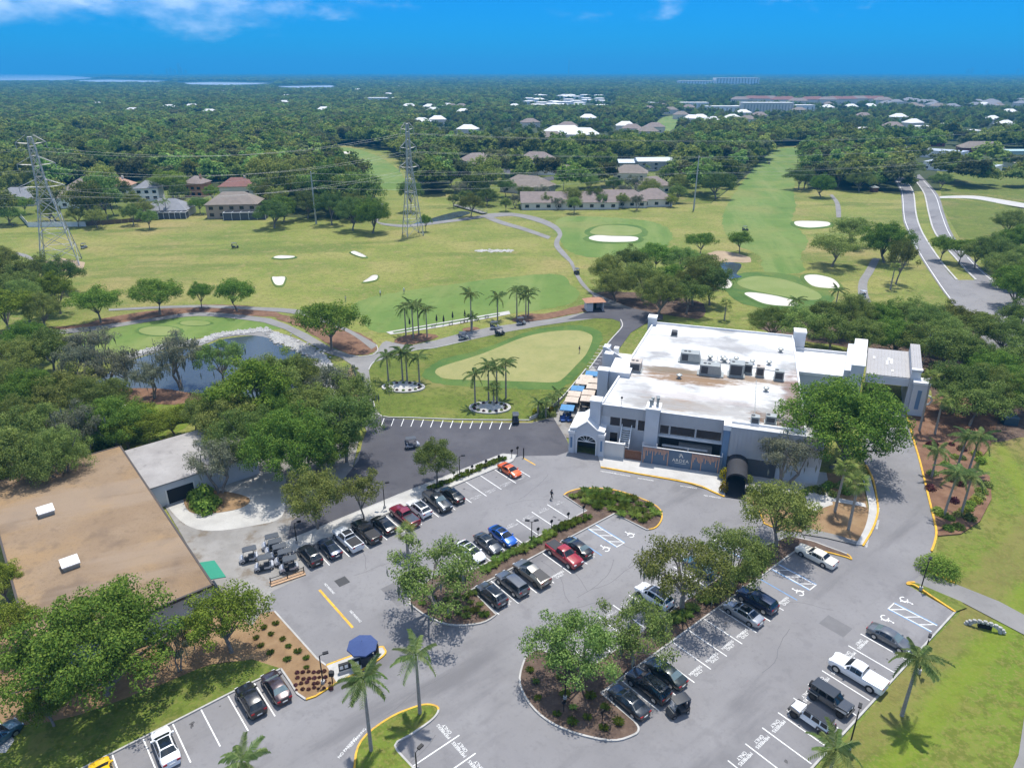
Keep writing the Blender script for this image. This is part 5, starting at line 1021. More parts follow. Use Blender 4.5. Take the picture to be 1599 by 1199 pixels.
# mural fence in front of the terrace
mf = tag(empty('mural_fence', AB(0, 0, ZL + .13), BA), 'slate blue fence with copper drips and restaurant name', 'fence')
cb('panel', M['fence_blue'], (8.95, 13.6, .12, .22, 0, 3.0), par=mf); cb('panel', M['fence_blue'], (13.6, 16.9, .06, .22, 0, 3.06), par=mf); cb('panel', M['fence_blue'], (16.9, 21.65, .12, .22, 0, 3.0), par=mf)
for a0, a1 in ((9.15, 13.5), (17.0, 21.5)):
    n = int((a1 - a0) / .21)
    for k in range(n):
        x = a0 + .21 * k; ln = RND.choice((.55, .8, 1.0, 1.25, 1.5, 1.9, 2.2))
        if k in (0, n - 1) or k == n // 2 - 3: ln = 2.9
        cb('copper_strip', M['copper'], (x, x + .105, .09, .12, 2.95 - ln, 2.95), par=mf)
cb('top_rail', M['white_trim'], (8.9, 21.7, .08, .26, 3.07, 3.16), par=mf)
for a in (8.9, 11.2, 16.2, 21.6): cb('post', M['white_trim'], (a, a + .09, .27, .36, 0, 3.7), par=mf)
cream = plain('cream_lettering', (.70, .66, .58), .5)
tm = text_mesh('ARDEA', .78, cream, font_space=1.12); o = put(tm, 'lettering', None, mf, (15.25, .05, 1.35)); o.rotation_euler = (R(90), 0, 0)
mb = MB()
for q in ([(-.28, 0), (-.16, 0), (.08, .62), (.0, .70)], [(.0, .70), (.06, .74), (.42, .02), (.28, .02)], [(-.46, .16), (-.1, .22), (.12, .30), (-.06, .34)], [(-.42, .40), (-.06, .62), (-.04, .70), (-.14, .68)]): mb.add([(x, 0, z) for x, z in q], [(0, 1, 2, 3)])
mb.build('emblem', cream, mf, (15.25, .05, 1.95))
cb('underline', cream, (14.35, 16.15, .045, .055, .86, .93), par=mf)
wg = tag(empty('yard_gate', AB(0, 0, ZL + .13), BA), 'brown board double gate between stair wall and mural fence', 'gate')
for k in range(14): cb('board', M['wood'], (6.05 + .2 * k, 6.23 + .2 * k, .5, .56, .05, 1.75), par=wg)
cb('rail', M['wood'], (6.05, 8.83, .56, .62, .3, .42), (6.05, 8.83, .56, .62, 1.35, 1.47), par=wg)
# barrel entrance canopy
ec = tag(empty('entrance_canopy', AB(24.1, 0, ZL + .14), BA), 'black barrel vaulted canvas canopy over the entrance walk', 'canopy')
mb = MB(); n = 14; rings = []
for y in [.85 - .42 * k for k in range(16)]:
    s_ = 1 + .012 * (int(round((.85 - y) / .42)) % 2)
    rings.append([(1.55 * s_ * math.cos(math.pi * k / n), y, 2.45 + 1.15 * s_ * math.sin(math.pi * k / n)) for k in range(n + 1)])
mb.loft(rings, closed=False, caps=False); mb.build('canvas_vault', M['canvas_black'], ec, smooth=60)
mb = MB(); pts = [(1.56 * math.cos(math.pi * k / n), -5.47, 2.45 + 1.17 * math.sin(math.pi * k / n)) for k in range(n + 1)]
low = [(p[0], p[1], p[2] - .32) for p in pts]
for i in range(n): mb.add([pts[i], pts[i + 1], low[i + 1], low[i]], [(0, 1, 2, 3)])
for s_ in (-1, 1): mb.add([(s_ * 1.56, .85, 2.46), (s_ * 1.56, -5.47, 2.46), (s_ * 1.56, -5.47, 2.05), (s_ * 1.56, .85, 2.05)], [(0, 1, 2, 3)])
mb.build('valance', M['canvas_black'], ec)
for s_ in (-1, 1):
    for y in (-5.4, -2.3, .6): MB().tube([(s_ * 1.5, y, 0), (s_ * 1.5, y, 2.5)], .05, 8).build('post', M['dark_metal'], ec)
MB().box(-1.45, 1.45, -6.6, .8, .012, .03).build('door_mat', M['canvas_black'], ec)

# ------------------------------------------------------------------ cart barn with tan roof
barn = tag(empty('cart_barn', (0, 0, 0), 0), 'low cart barn with broad tan gravel roof and grey wing', 'building')
def uvprism(name, u0, u1, v0, v1, z0, z1, mt, par=barn, top=None):
    poly = [tuple(U(u, v).xy) for u, v in ((u0, v0), (u1, v0), (u1, v1), (u0, v1))]
    return MB().prism(poly, z0, z1).build(name, mt, par)
uvprism('wall', -2.2, 15.6, -119.3, -75.5, 0, 3.8, M['stucco']); o = uvprism('roof', -2.6, 15.95, -119.7, -75.1, 3.8, 4.0, M['tan_roof'])
gut = plain('roof_edge_dark', (.06, .05, .045), .8)
for q in ((-2.62, 15.97, -119.75, -119.5), (15.75, 15.99, -119.6, -75.05), (-2.66, -2.4, -119.6, -75.05), (-2.6, 15.9, -75.3, -75.02)): uvprism('gutter', *q, 3.7, 4.07, gut)
uvprism('wing_wall', 15.99, 32.2, -117.6, -103.3, 0, 3.65, M['stucco']); uvprism('wing_roof', 16.0, 32.4, -117.8, -103.0, 3.65, 3.85, M['grey_roof_flat'])
uvprism('garage_opening_shade', 18.2, 22.0, -103.32, -103.24, .15, 2.5, plain('garage_shade_black', (.012, .012, .014), .9))  # solid near-black slab paints the shade inside the doorway
for u in (17.95, 22.0): uvprism('door_frame', u, u + .22, -103.32, -103.2, .1, 2.65, M['white_trim'])
for k, (x, y) in enumerate(((73, 802), (111, 884))):
    p = G(x, y, 4.0); s_ = tag(empty('roof_skylight', p, UA), ('white boxy skylight towards the back of the tan roof', 'white boxy skylight nearer the big tree on the tan roof')[k], 'skylight', 'skylights on the barn roof')
    MB().box(-.9, .9, -.75, .75, 0, .55).build('curb', M['hvac'], s_); mb = MB(); mb.add([(-1.0, -.9, .55), (1.0, -.9, .55), (1.0, .9, .75), (-1.0, .9, .75), (-1.0, -.9, .70), (1.0, -.9, .70), (1.0, .9, .95), (-1, .9, .95)], [(0, 3, 2, 1), (4, 5, 6, 7), (0, 1, 5, 4), (1, 2, 6, 5), (2, 3, 7, 6), (3, 0, 4, 7)]); mb.build('cover', M['white_trim'], s_)
aw = tag(MB().add([tuple(U(16.0, -81.6, 3.3)), tuple(U(18.0, -81.6, 2.7)), tuple(U(18.0, -77.4, 2.7)), tuple(U(16.0, -77.4, 3.3)), tuple(U(16.0, -81.6, 3.2)), tuple(U(18.0, -81.6, 2.6)), tuple(U(18.0, -77.4, 2.6)), tuple(U(16.0, -77.4, 3.2))], [(0, 1, 2, 3), (7, 6, 5, 4), (0, 4, 5, 1), (1, 5, 6, 2), (2, 6, 7, 3)]).build('awning', plain('green_awning', (.012, .20, .12), .7)), 'small bright green awning on the barn wall', 'awning')

# ------------------------------------------------------------------ patio umbrellas, kiosk, range shelter
M['tan_canvas'] = plain('tan_canvas', (.50, .42, .345), .85, var=.06); M['sky_canvas'] = plain('sky_blue_canvas', (.08, .22, .40), .85, var=.06); M['navy_canvas'] = plain('navy_canvas', (.035, .062, .17), .85, var=.06); M['royal_canvas'] = plain('royal_blue_canvas', (.045, .10, .30), .85, var=.06)
structure('patio', gp([(862, 652), (884, 684), (930, 690), (942, 590), (925, 572), (905, 598), (880, 628)]), ZL + .01, M['old_slab'])
M['timber'] = plain('patio_timber', (.16, .10, .06), .7, var=.15)
def umbrella(name, label, p, w, h, mt, n=4, rz=0.0, rise=.55, group=None):
    r = tag(empty(name, p, rz), label, 'umbrella', group)
    MB().tube([(0, 0, 0), (0, 0, h + .05)], .035, 6).build('pole', M['timber'] if n == 4 else M['dark_metal'], r); MB().tube([(0, 0, 0), (0, 0, .12)], .3, 10).build('base', M['dark_metal'], r)
    k0 = math.pi / n; rr = w / 2 / math.cos(k0) if n == 4 else w / 2
    e = [(rr * math.cos(k0 + 2 * math.pi * k / n), rr * math.sin(k0 + 2 * math.pi * k / n)) for k in range(n)]
    for k in range(n):
        a, b_ = e[k], e[(k + 1) % n]; c = ((a[0] + b_[0]) / 2 * .985, (a[1] + b_[1]) / 2 * .985)
        mb = MB(); mb.add([(0, 0, h), (a[0], a[1], h - rise), (c[0], c[1], h - rise + .03), (b_[0], b_[1], h - rise), (a[0], a[1], h - rise - .16), (c[0], c[1], h - rise - .14), (b_[0], b_[1], h - rise - .16)], [(0, 1, 2), (0, 2, 3), (1, 4, 5, 2), (2, 5, 6, 3)])
        mb.build('canopy_panel', mt, r)
    return r
SQ = [(924, 581, 'sky', 'blue square patio umbrella nearest the putting green end'), (915.4, 587, 'tan', 'tan patio umbrella just in front of the furthest blue one'), (909.4, 594, 'tan', 'second tan umbrella along the lawn side'), (929, 592, 'tan', 'tan umbrella against the grey slab wall, furthest back'),
      (926, 601, 'tan', 'tan umbrella against the grey slab wall, second back'), (902, 604, 'sky', 'blue patio umbrella in the middle of the lawn side'), (896.7, 612.5, 'tan', 'tan umbrella in front of the middle blue one'), (919, 610.5, 'tan', 'tan umbrella on the inner row, third back'), (893, 621.5, 'tan', 'tan umbrella on the lawn side nearest the palms'), (917, 620, 'tan', 'tan umbrella on the inner row nearest the white tower'), (886, 634, 'sky', 'blue patio umbrella nearest the gatehouse')]
for x, y, c, lb in SQ:
    p = G(x, y, 2.6); p.z = ZL + .015; umbrella('patio_umbrella', lb, p, 2.55, 2.6, M[c + '_canvas'], 4, BA + R(5), .45, 'square patio umbrellas')
    q = tag(empty('patio_table', p + Vector((.0, -.0, 0)), RND.random()), 'dark patio table standing under a square umbrella', 'table', 'patio tables under the umbrellas')
    MB().tube([(.12, 0, .70), (.12, 0, .75)], .55, 10).build('table_top', M['dark_metal'], q); MB().tube([(.12, 0, 0), (.12, 0, .7)], .06, 6).build('pedestal', M['dark_metal'], q)
    for k in range(3):
        t = 2.1 * k + 1; ch = tag(empty('patio_chair', p + Vector((1.15 * math.cos(t), 1.15 * math.sin(t), 0)), t), 'dark patio chair drawn up to an umbrella table', 'chair', 'patio chairs')
        MB().box(-.22, .22, -.22, .22, .40, .46).build('seat', M['dark_metal'], ch); MB().box(.18, .23, -.22, .22, .46, .9).build('backrest', M['dark_metal'], ch); mb = MB()
        for sx in (-.2, .2):
            for sy in (-.2, .2): mb.box(sx - .02, sx + .02, sy - .02, sy + .02, 0, .4)
        mb.build('leg_frame', M['dark_metal'], ch)
for k in range(4):
    p = G(879 + (k % 2) * 9, 651 + (k // 2) * 5, .4); p.z = ZL + .02; ch = tag(empty('lounge_chair', p, R(40 + 30 * k)), 'low bright blue cushioned lounge chair on the patio corner', 'chair', 'blue lounge chairs on the patio')
    MB().box(-.4, .4, -.4, .4, .2, .45).build('seat', M['royal_canvas'], ch); MB().box(.3, .42, -.4, .4, .45, .85).build('backrest', M['royal_canvas'], ch)
mb = MB(); a_, b_ = strip([Vector(p) for p in gp([(827, 657), (845, 648), (862, 638), (880, 622), (897, 602), (915, 580)], 3, False)], .08); mb.prism(a_ + b_[::-1], 0, .75); tag(mb.build('patio_wall', M['stucco_beige']), 'low pale wall edging the patio and planting', 'wall')
# starter kiosk: octagonal umbrella over a menu board counter
p = G(566, 1040); p.z = ZL + .13
umbrella('kiosk_umbrella', 'large blue octagonal umbrella over the entry kiosk', p + Vector((.1, .5, 0)), 3.4, 2.9, M['navy_canvas'], 8, 0, .65)
k_ = tag(empty('entry_kiosk', G(557, 1042, ZL + .13), R(24)), 'black entry kiosk counter with framed notices under the blue umbrella', 'kiosk')
MB().box(-1.9, .45, -.16, .16, 0, 1.15).build('panel', M['dark_metal'], k_, bevel=.02); MB().box(.5, 1.9, -.3, .35, 0, 1.25).build('counter', plain('kiosk_navy', (.02, .024, .035), .5), k_, bevel=.02); MB().box(-1.95, .5, -.35, -.2, .0, .42).build('step', M['gravel'], k_)
for x in (-1.62, -1.1, -.42, .06):
    f = MB().box(x - .2, x + .2, -.185, -.16, .55, 1.05).build('notice_frame', M['hvac'], k_); MB().box(x - .16, x + .16, -.19, -.185, .59, 1.01).build('notice', M['white_trim'], f)
p = G(588, 1022); lb = tag(empty('litter_bin', (p.x, p.y, ZL + .13), 0), 'black domed litter bin beside the blue kiosk umbrella', 'bin')
MB().tube([(0, 0, 0), (0, 0, .95)], .32, 14).build('drum', M['dark_metal'], lb, smooth=40); MB().tube([(0, 0, .95), (0, 0, 1.2), (0, 0, 1.36)], [.33, .28, .06], 14).build('dome', M['dark_metal'], lb, smooth=40); MB().box(-.16, .16, -.33, -.25, 1.0, 1.2).build('flap', M['hvac'], lb)
# wooden railing by the carts
rl = tag(empty('timber_railing', (0, 0, 0)), 'low timber deck edge with black post railing in front of carts', 'railing')
a, b_ = G(424, 918), G(478, 899.5); d = (b_ - a).normalized(); n_ = Vector((-d.y, d.x, 0))
M['deck'] = plain('deck_timber', (.42, .27, .16), .75, var=.15, vscale=2)
for k in range(3): q = [a + n_ * (.35 * k), b_ + n_ * (.35 * k), b_ + n_ * (.35 * k + .3), a + n_ * (.35 * k + .3)]; MB().prism([tuple(x.xy) for x in q], ZL, ZL + .18).build('deck_board', M['deck'], rl)
for t in (.02, .5, .98): c = a.lerp(b_, t) + n_ * .5; MB().tube([(c.x, c.y, ZL), (c.x, c.y, ZL + 1.1)], .07, 6).build('post', M['dark_metal'], rl)
for z in (.5, .95): p0, p1 = a + n_ * .5, b_ + n_ * .5; MB().tube([(p0.x, p0.y, ZL + z), (p1.x, p1.y, ZL + z)], .045, 6).build('rail', M['dark_metal'], rl)
# range shelter
p = G(927, 484); rs = tag(empty('range_shelter', (p.x, p.y, .13), R(8)), 'small shelter with red brown hipped roof beside the path', 'shelter')
M['terracotta'] = plain('terracotta_tile', (.34, .17, .10), .8, var=.12, vscale=2)
MB().box(-2.3, -2.1, -1.6, 1.6, 0, 2.6).build('wall', M['stucco'], rs); MB().box(-2.1, 2.3, 1.4, 1.6, 0, 2.6).build('wall', M['stucco'], rs); MB().box(-2.1, -.6, -1.6, -1.42, 0, 2.6).build('wall', M['stucco'], rs); MB().box(2.1, 2.3, -1.6, 1.4, 0, 2.6).build('wall', M['stucco'], rs)
MB().box(-.5, .8, .3, .9, 0, 1.6).build('water_cooler', M['dark_metal'], rs)
mb = MB(); mb.add([(-2.9, -2.2, 2.6), (2.9, -2.2, 2.6), (2.9, 2.2, 2.6), (-2.9, 2.2, 2.6), (-1.2, 0, 3.5), (1.2, 0, 3.5)], [(0, 1, 5, 4), (1, 2, 5), (2, 3, 4, 5), (3, 0, 4), (3, 2, 1, 0)]); mb.build('roof', M['terracotta'], rs)
# ------------------------------------------------------------------ vegetation
def leaf_mat(name, c0, c1, c2, trans=.36, hue=.03, val=.35):
    m = bpy.data.materials.new(name); m.use_nodes = True; N = m.node_tree.nodes; L = m.node_tree.links; N.clear()
    out = N.new('ShaderNodeOutputMaterial'); at = N.new('ShaderNodeAttribute'); at.attribute_name = 'tint'
    r = N.new('ShaderNodeValToRGB'); e = r.color_ramp.elements; e.new(.5)
    for i, (p, c) in enumerate(((0, c0), (.5, c1), (1, c2))): e[i].position = p; e[i].color = (*c, 1)
    L.new(at.outputs['Fac'], r.inputs[0])
    oi = N.new('ShaderNodeObjectInfo'); hs = N.new('ShaderNodeHueSaturation')
    def rng(lo, hi, src):
        mr = N.new('ShaderNodeMapRange'); mr.inputs[3].default_value = lo; mr.inputs[4].default_value = hi; L.new(src, mr.inputs[0]); return mr.outputs[0]
    L.new(rng(.5 - hue, .5 + hue, oi.outputs['Random']), hs.inputs['Hue'])
    mul = N.new('ShaderNodeMath'); mul.operation = 'FRACT'; m7 = N.new('ShaderNodeMath'); m7.operation = 'MULTIPLY'; m7.inputs[1].default_value = 7.31; L.new(oi.outputs['Random'], m7.inputs[0]); L.new(m7.outputs[0], mul.inputs[0])
    L.new(rng(1 - val, 1 + val, mul.outputs[0]), hs.inputs['Value']); L.new(r.outputs[0], hs.inputs['Color'])
    d = N.new('ShaderNodeBsdfDiffuse'); t = N.new('ShaderNodeBsdfTranslucent'); mx = N.new('ShaderNodeMixShader'); mx.inputs[0].default_value = trans
    L.new(hs.outputs[0], d.inputs[0]); L.new(hs.outputs[0], t.inputs[0]); L.new(d.outputs[0], mx.inputs[1]); L.new(t.outputs[0], mx.inputs[2]); L.new(mx.outputs[0], out.inputs[0]); return m
M['leaf_oak'] = leaf_mat('oak_leaves', (0.107, 0.155, 0.039), (0.171, 0.227, 0.056), (0.259, 0.309, 0.093))
M['leaf_dense'] = leaf_mat('dense_leaves', (0.083, 0.164, 0.031), (0.146, 0.251, 0.043), (0.250, 0.348, 0.064), hue=.01, val=.12)
M['leaf_lime'] = leaf_mat('lime_leaves', (0.114, 0.164, 0.025), (0.190, 0.253, 0.036), (0.266, 0.316, 0.057), hue=.02, val=.2)
M['leaf_grey'] = leaf_mat('grey_leaves', (0.122, 0.137, 0.084), (0.179, 0.194, 0.122), (0.245, 0.252, 0.172), hue=.02, val=.2)
M['leaf_wood'] = leaf_mat('woodland_leaves', (0.111, 0.165, 0.041), (0.179, 0.243, 0.061), (0.279, 0.330, 0.091), hue=.035, val=.5)
M['leaf_wood2'] = leaf_mat('olive_woodland_leaves', (.085, .105, .040), (.130, .150, .060), (.180, .195, .085), hue=.03, val=.4); M['leaf_wood3'] = leaf_mat('bright_woodland_leaves', (.110, .160, .030), (.165, .225, .045), (.220, .270, .070), hue=.03, val=.35)
M['leaf_deep'] = leaf_mat('deep_green_leaves', (0.071, 0.139, 0.026), (0.124, 0.213, 0.037), (0.212, 0.296, 0.054), hue=.01, val=.08)
M['leaf_palm'] = leaf_mat('palm_leaflets', (0.097, 0.153, 0.048), (0.161, 0.225, 0.072), (0.241, 0.298, 0.113), hue=.02, val=.2)
M['leaf_fan'] = leaf_mat('fan_palm_leaflets', (0.128, 0.179, 0.045), (0.209, 0.261, 0.067), (0.299, 0.322, 0.113), hue=.02, val=.2)
M['leaf_croton'] = leaf_mat('yellow_croton', (.30, .20, .010), (.45, .33, .015), (.30, .30, .03)); M['leaf_purple'] = leaf_mat('purple_foliage', (0.048, 0.016, 0.022), (0.088, 0.029, 0.035), (0.120, 0.048, 0.048))
M['leaf_straw'] = leaf_mat('ornamental_grass', (0.218, 0.312, 0.062), (0.328, 0.429, 0.094), (0.459, 0.520, 0.156), hue=.02, val=.25)
M['bark'] = plain('grey_bark', (.20, .175, .15), .9, var=.25, vscale=3); M['palm_bark'] = plain('palm_trunk_bark', (.27, .245, .21), .9, var=.2, vscale=4); M['moss'] = plain('hanging_moss', (.17, .18, .145), .95, var=.15)

def quads(name, C, Nn, S, mats, aspect=.62, seed=0, mi=None, up=None):
    """one mesh of leaf quads at centres C, facing Nn, with sizes S"""
    rs = np.random.RandomState(seed); n = len(C); Nn = Nn / (np.linalg.norm(Nn, axis=1, keepdims=True) + 1e-9)
    a = rs.normal(size=(n, 3)) if up is None else up
    a = a - Nn * (a * Nn).sum(1, keepdims=True); a /= np.linalg.norm(a, axis=1, keepdims=True) + 1e-9
    b = np.cross(Nn, a); S = S[:, None] * .5
    V = np.stack([C - a * S, C - b * S * aspect + a * S * .1, C + a * S, C + b * S * aspect + a * S * .1], 1).reshape(-1, 3)
    me = bpy.data.meshes.new(name); me.vertices.add(4 * n); me.vertices.foreach_set('co', V.astype(np.float32).ravel())
    me.loops.add(4 * n); me.loops.foreach_set('vertex_index', np.arange(4 * n, dtype=np.int32)); me.polygons.add(n)
    me.polygons.foreach_set('loop_start', np.arange(0, 4 * n, 4, dtype=np.int32)); me.polygons.foreach_set('loop_total', np.full(n, 4, dtype=np.int32))
    for m_ in mats: me.materials.append(m_)
    if mi is not None: me.polygons.foreach_set('material_index', mi.astype(np.int32))
    me.update(calc_edges=True)
    at = me.attributes.new('tint', 'FLOAT', 'FACE'); at.data.foreach_set('value', rs.rand(n).astype(np.float32)); return me
def crown_pts(seed, Rr, H, z0, nclump, per, leaf, rc=(.15, .27), rho=(.45, .95), low=-.35, lump=.22):
    rs = np.random.RandomState(seed); ph = rs.rand(6) * 6.28; C = []; Nn = []; cl = []
    hz = (H - z0) / 2
    while len(cl) < nclump:
        d = rs.normal(size=3); d /= np.linalg.norm(d)
        if d[2] < low: continue
        az = math.atan2(d[1], d[0]); k = 1 + lump * (math.sin(2 * az + ph[0]) * .5 + math.sin(3 * az + ph[1]) * .5 + math.sin(5 * az + 3 * d[2] + ph[2]) * .5)
        r = rs.uniform(*rho) * k; cl.append((np.array([d[0] * Rr * r, d[1] * Rr * r, z0 + hz * .9 + d[2] * hz * r * (1.0 if d[2] > 0 else .75)]), Rr * rs.uniform(*rc)))
    for c, r in cl:
        d = rs.normal(size=(per, 3)); d[:, 2] += .35; d /= np.linalg.norm(d, axis=1, keepdims=True)
        C.append(c + d * r * rs.uniform(.5, 1.05, (per, 1)) * np.array([1.15, 1.15, .72])); Nn.append(d + rs.normal(size=(per, 3)) * .55 + np.array([0, 0, .35]))
    C = np.concatenate(C); Nn = np.concatenate(Nn); S = leaf * rs.uniform(.7, 1.35, len(C)); return C, Nn, S, cl
def trunk_mesh(seed, H, z0, cl, r0, nl=9, mat=None, stems=1):
    rs = random.Random(seed); mb = MB(); pick = sorted(cl, key=lambda c: rs.random())[:nl]
    zt = z0 * .85
    for s_ in range(stems):
        ang = s_ * 2.1 + rs.random(); off = .0 if stems == 1 else r0 * 1.6
        bx, by = off * math.cos(ang), off * math.sin(ang); tx, ty = bx + rs.uniform(-.1, .1) * H + off * 2 * math.cos(ang), by + rs.uniform(-.06, .06) * H + off * 2 * math.sin(ang)
        mb.tube([(bx, by, -.2), (bx, by, .15), (bx * .7 + tx * .3, by * .7 + ty * .3, zt * .5), (tx, ty, zt)], [r0 * 1.45, r0 * 1.1, r0 * .9, r0 * .8], 7)
        for c, r in pick[s_::stems]:
            mid = (tx + (c[0] - tx) * .45 + rs.uniform(-.4, .4), ty + (c[1] - ty) * .45 + rs.uniform(-.4, .4), zt + (c[2] - zt) * .62)
            mb.tube([(tx, ty, zt - .1), mid, tuple(c)], [r0 * .55, r0 * .36, r0 * .10], 5)
            for q in range(2):
                o = min(cl, key=lambda k: (k[0][0] - mid[0]) ** 2 + (k[0][1] - mid[1]) ** 2 + (k[0][2] - mid[2]) ** 2 + rs.random() * 6)
                mb.tube([mid, tuple((np.array(mid) + o[0]) / 2 + np.array([0, 0, .2])), tuple(o[0])], [r0 * .30, r0 * .2, r0 * .06], 4)
    return mb.mesh('trunk', [mat or M['bark']], smooth=60)
TREE = {}
def make_tree(key, seed, Rr, H, z0, nclump, per, leaf, mat, r0=.28, stems=1, moss=0, **k):
    C, Nn, S, cl = crown_pts(seed, Rr, H, z0, nclump, per, leaf, **k)
    me = quads('crown', C, Nn, S, [M[mat]], seed=seed); tr = trunk_mesh(seed, H, z0, cl, r0, stems=stems)
    ms = None
    if moss:
        rs = np.random.RandomState(seed + 5); P = []; 
        for c, r in cl:
            for q in range(moss):
                d = rs.normal(size=3); P.append(c + d * r * .6 - np.array([0, 0, r * .7]))
        P = np.array(P); Nm = rs.normal(size=(len(P), 3)); Nm[:, 2] = 0; up = np.tile(np.array([[0, 0, 1.]]), (len(P), 1))
        ms = quads('moss', P, Nm, rs.uniform(.8, 1.8, len(P)), [M['moss']], aspect=.22, seed=seed, up=up)
    TREE[key] = (me, tr, ms, Rr, H)
for s_ in range(4): make_tree('oak%d' % s_, 11 + s_, 6.0, 9.0, 2.6, 90, 170, .27, 'leaf_oak', moss=0, rc=(.13, .25))
for s_ in range(2): make_tree('airy%d' % s_, 31 + s_, 6.0, 9.0, 2.8, 66, 150, .26, 'leaf_oak', r0=.3, moss=1, rc=(.13, .24))
for s_ in range(2): make_tree('mossy%d' % s_, 41 + s_, 6.0, 9.5, 3.0, 60, 130, .26, 'leaf_grey', r0=.3, moss=3, rc=(.13, .24), stems=2)
for s_ in range(2): make_tree('big%d' % s_, 51 + s_, 10.0, 14.0, 2.5, 270, 150, .33, 'leaf_deep', r0=.5, rc=(.10, .17), low=-.6, rho=(.35, .98), lump=.08)
for s_ in range(2): make_tree('grand%d' % s_, 56 + s_, 10.0, 13.0, 2.8, 170, 180, .31, 'leaf_oak', r0=.5, rc=(.11, .19), low=-.45)
for s_ in range(2): make_tree('lime%d' % s_, 61 + s_, 5.0, 9.0, 2.2, 74, 160, .27, 'leaf_lime')
for s_ in range(2): make_tree('slim%d' % s_, 71 + s_, 3.4, 8.0, 2.6, 50, 120, .23, 'leaf_oak', r0=.16, rc=(.18, .32))
for s_ in range(2): make_tree('round%d' % s_, 76 + s_, 6.5, 9.0, 2.8, 85, 150, .32, 'leaf_dense', r0=.28, rc=(.16, .26))
for s_ in range(4): make_tree('wood%d' % s_, 81 + s_, 6.0, 12.0, 2.5, 62, 50, .62, 'leaf_wood', r0=.25, rc=(.18, .30))
def plant_tree(name, label, kind, x, y, H, Rr, group=None, rz=None, cat='tree'):
    me, tr, ms, R0, H0 = TREE[kind]; r = tag(empty(name, (x, y, .08), RND.uniform(0, 6.28) if rz is None else rz), label, cat, group)
    Rr *= .84; sx, sz = Rr / R0, H / H0; put(tr, 'trunk', None, r, sc=(sx, sx, sz)); put(me, 'crown', None, r, sc=(sx, sx, sz))
    if ms: tag(put(ms, 'moss', None, r, sc=(sx, sx, sz)), kind='stuff')
    TREES.append((x, y, Rr)); return r
TREES = []
def tree_px(cx, cy, H, Rr, kind, label, name='oak_tree', group=None):
    p = G(cx, cy, H * .60); return plant_tree(name, label, kind, p.x, p.y, H, Rr, group)
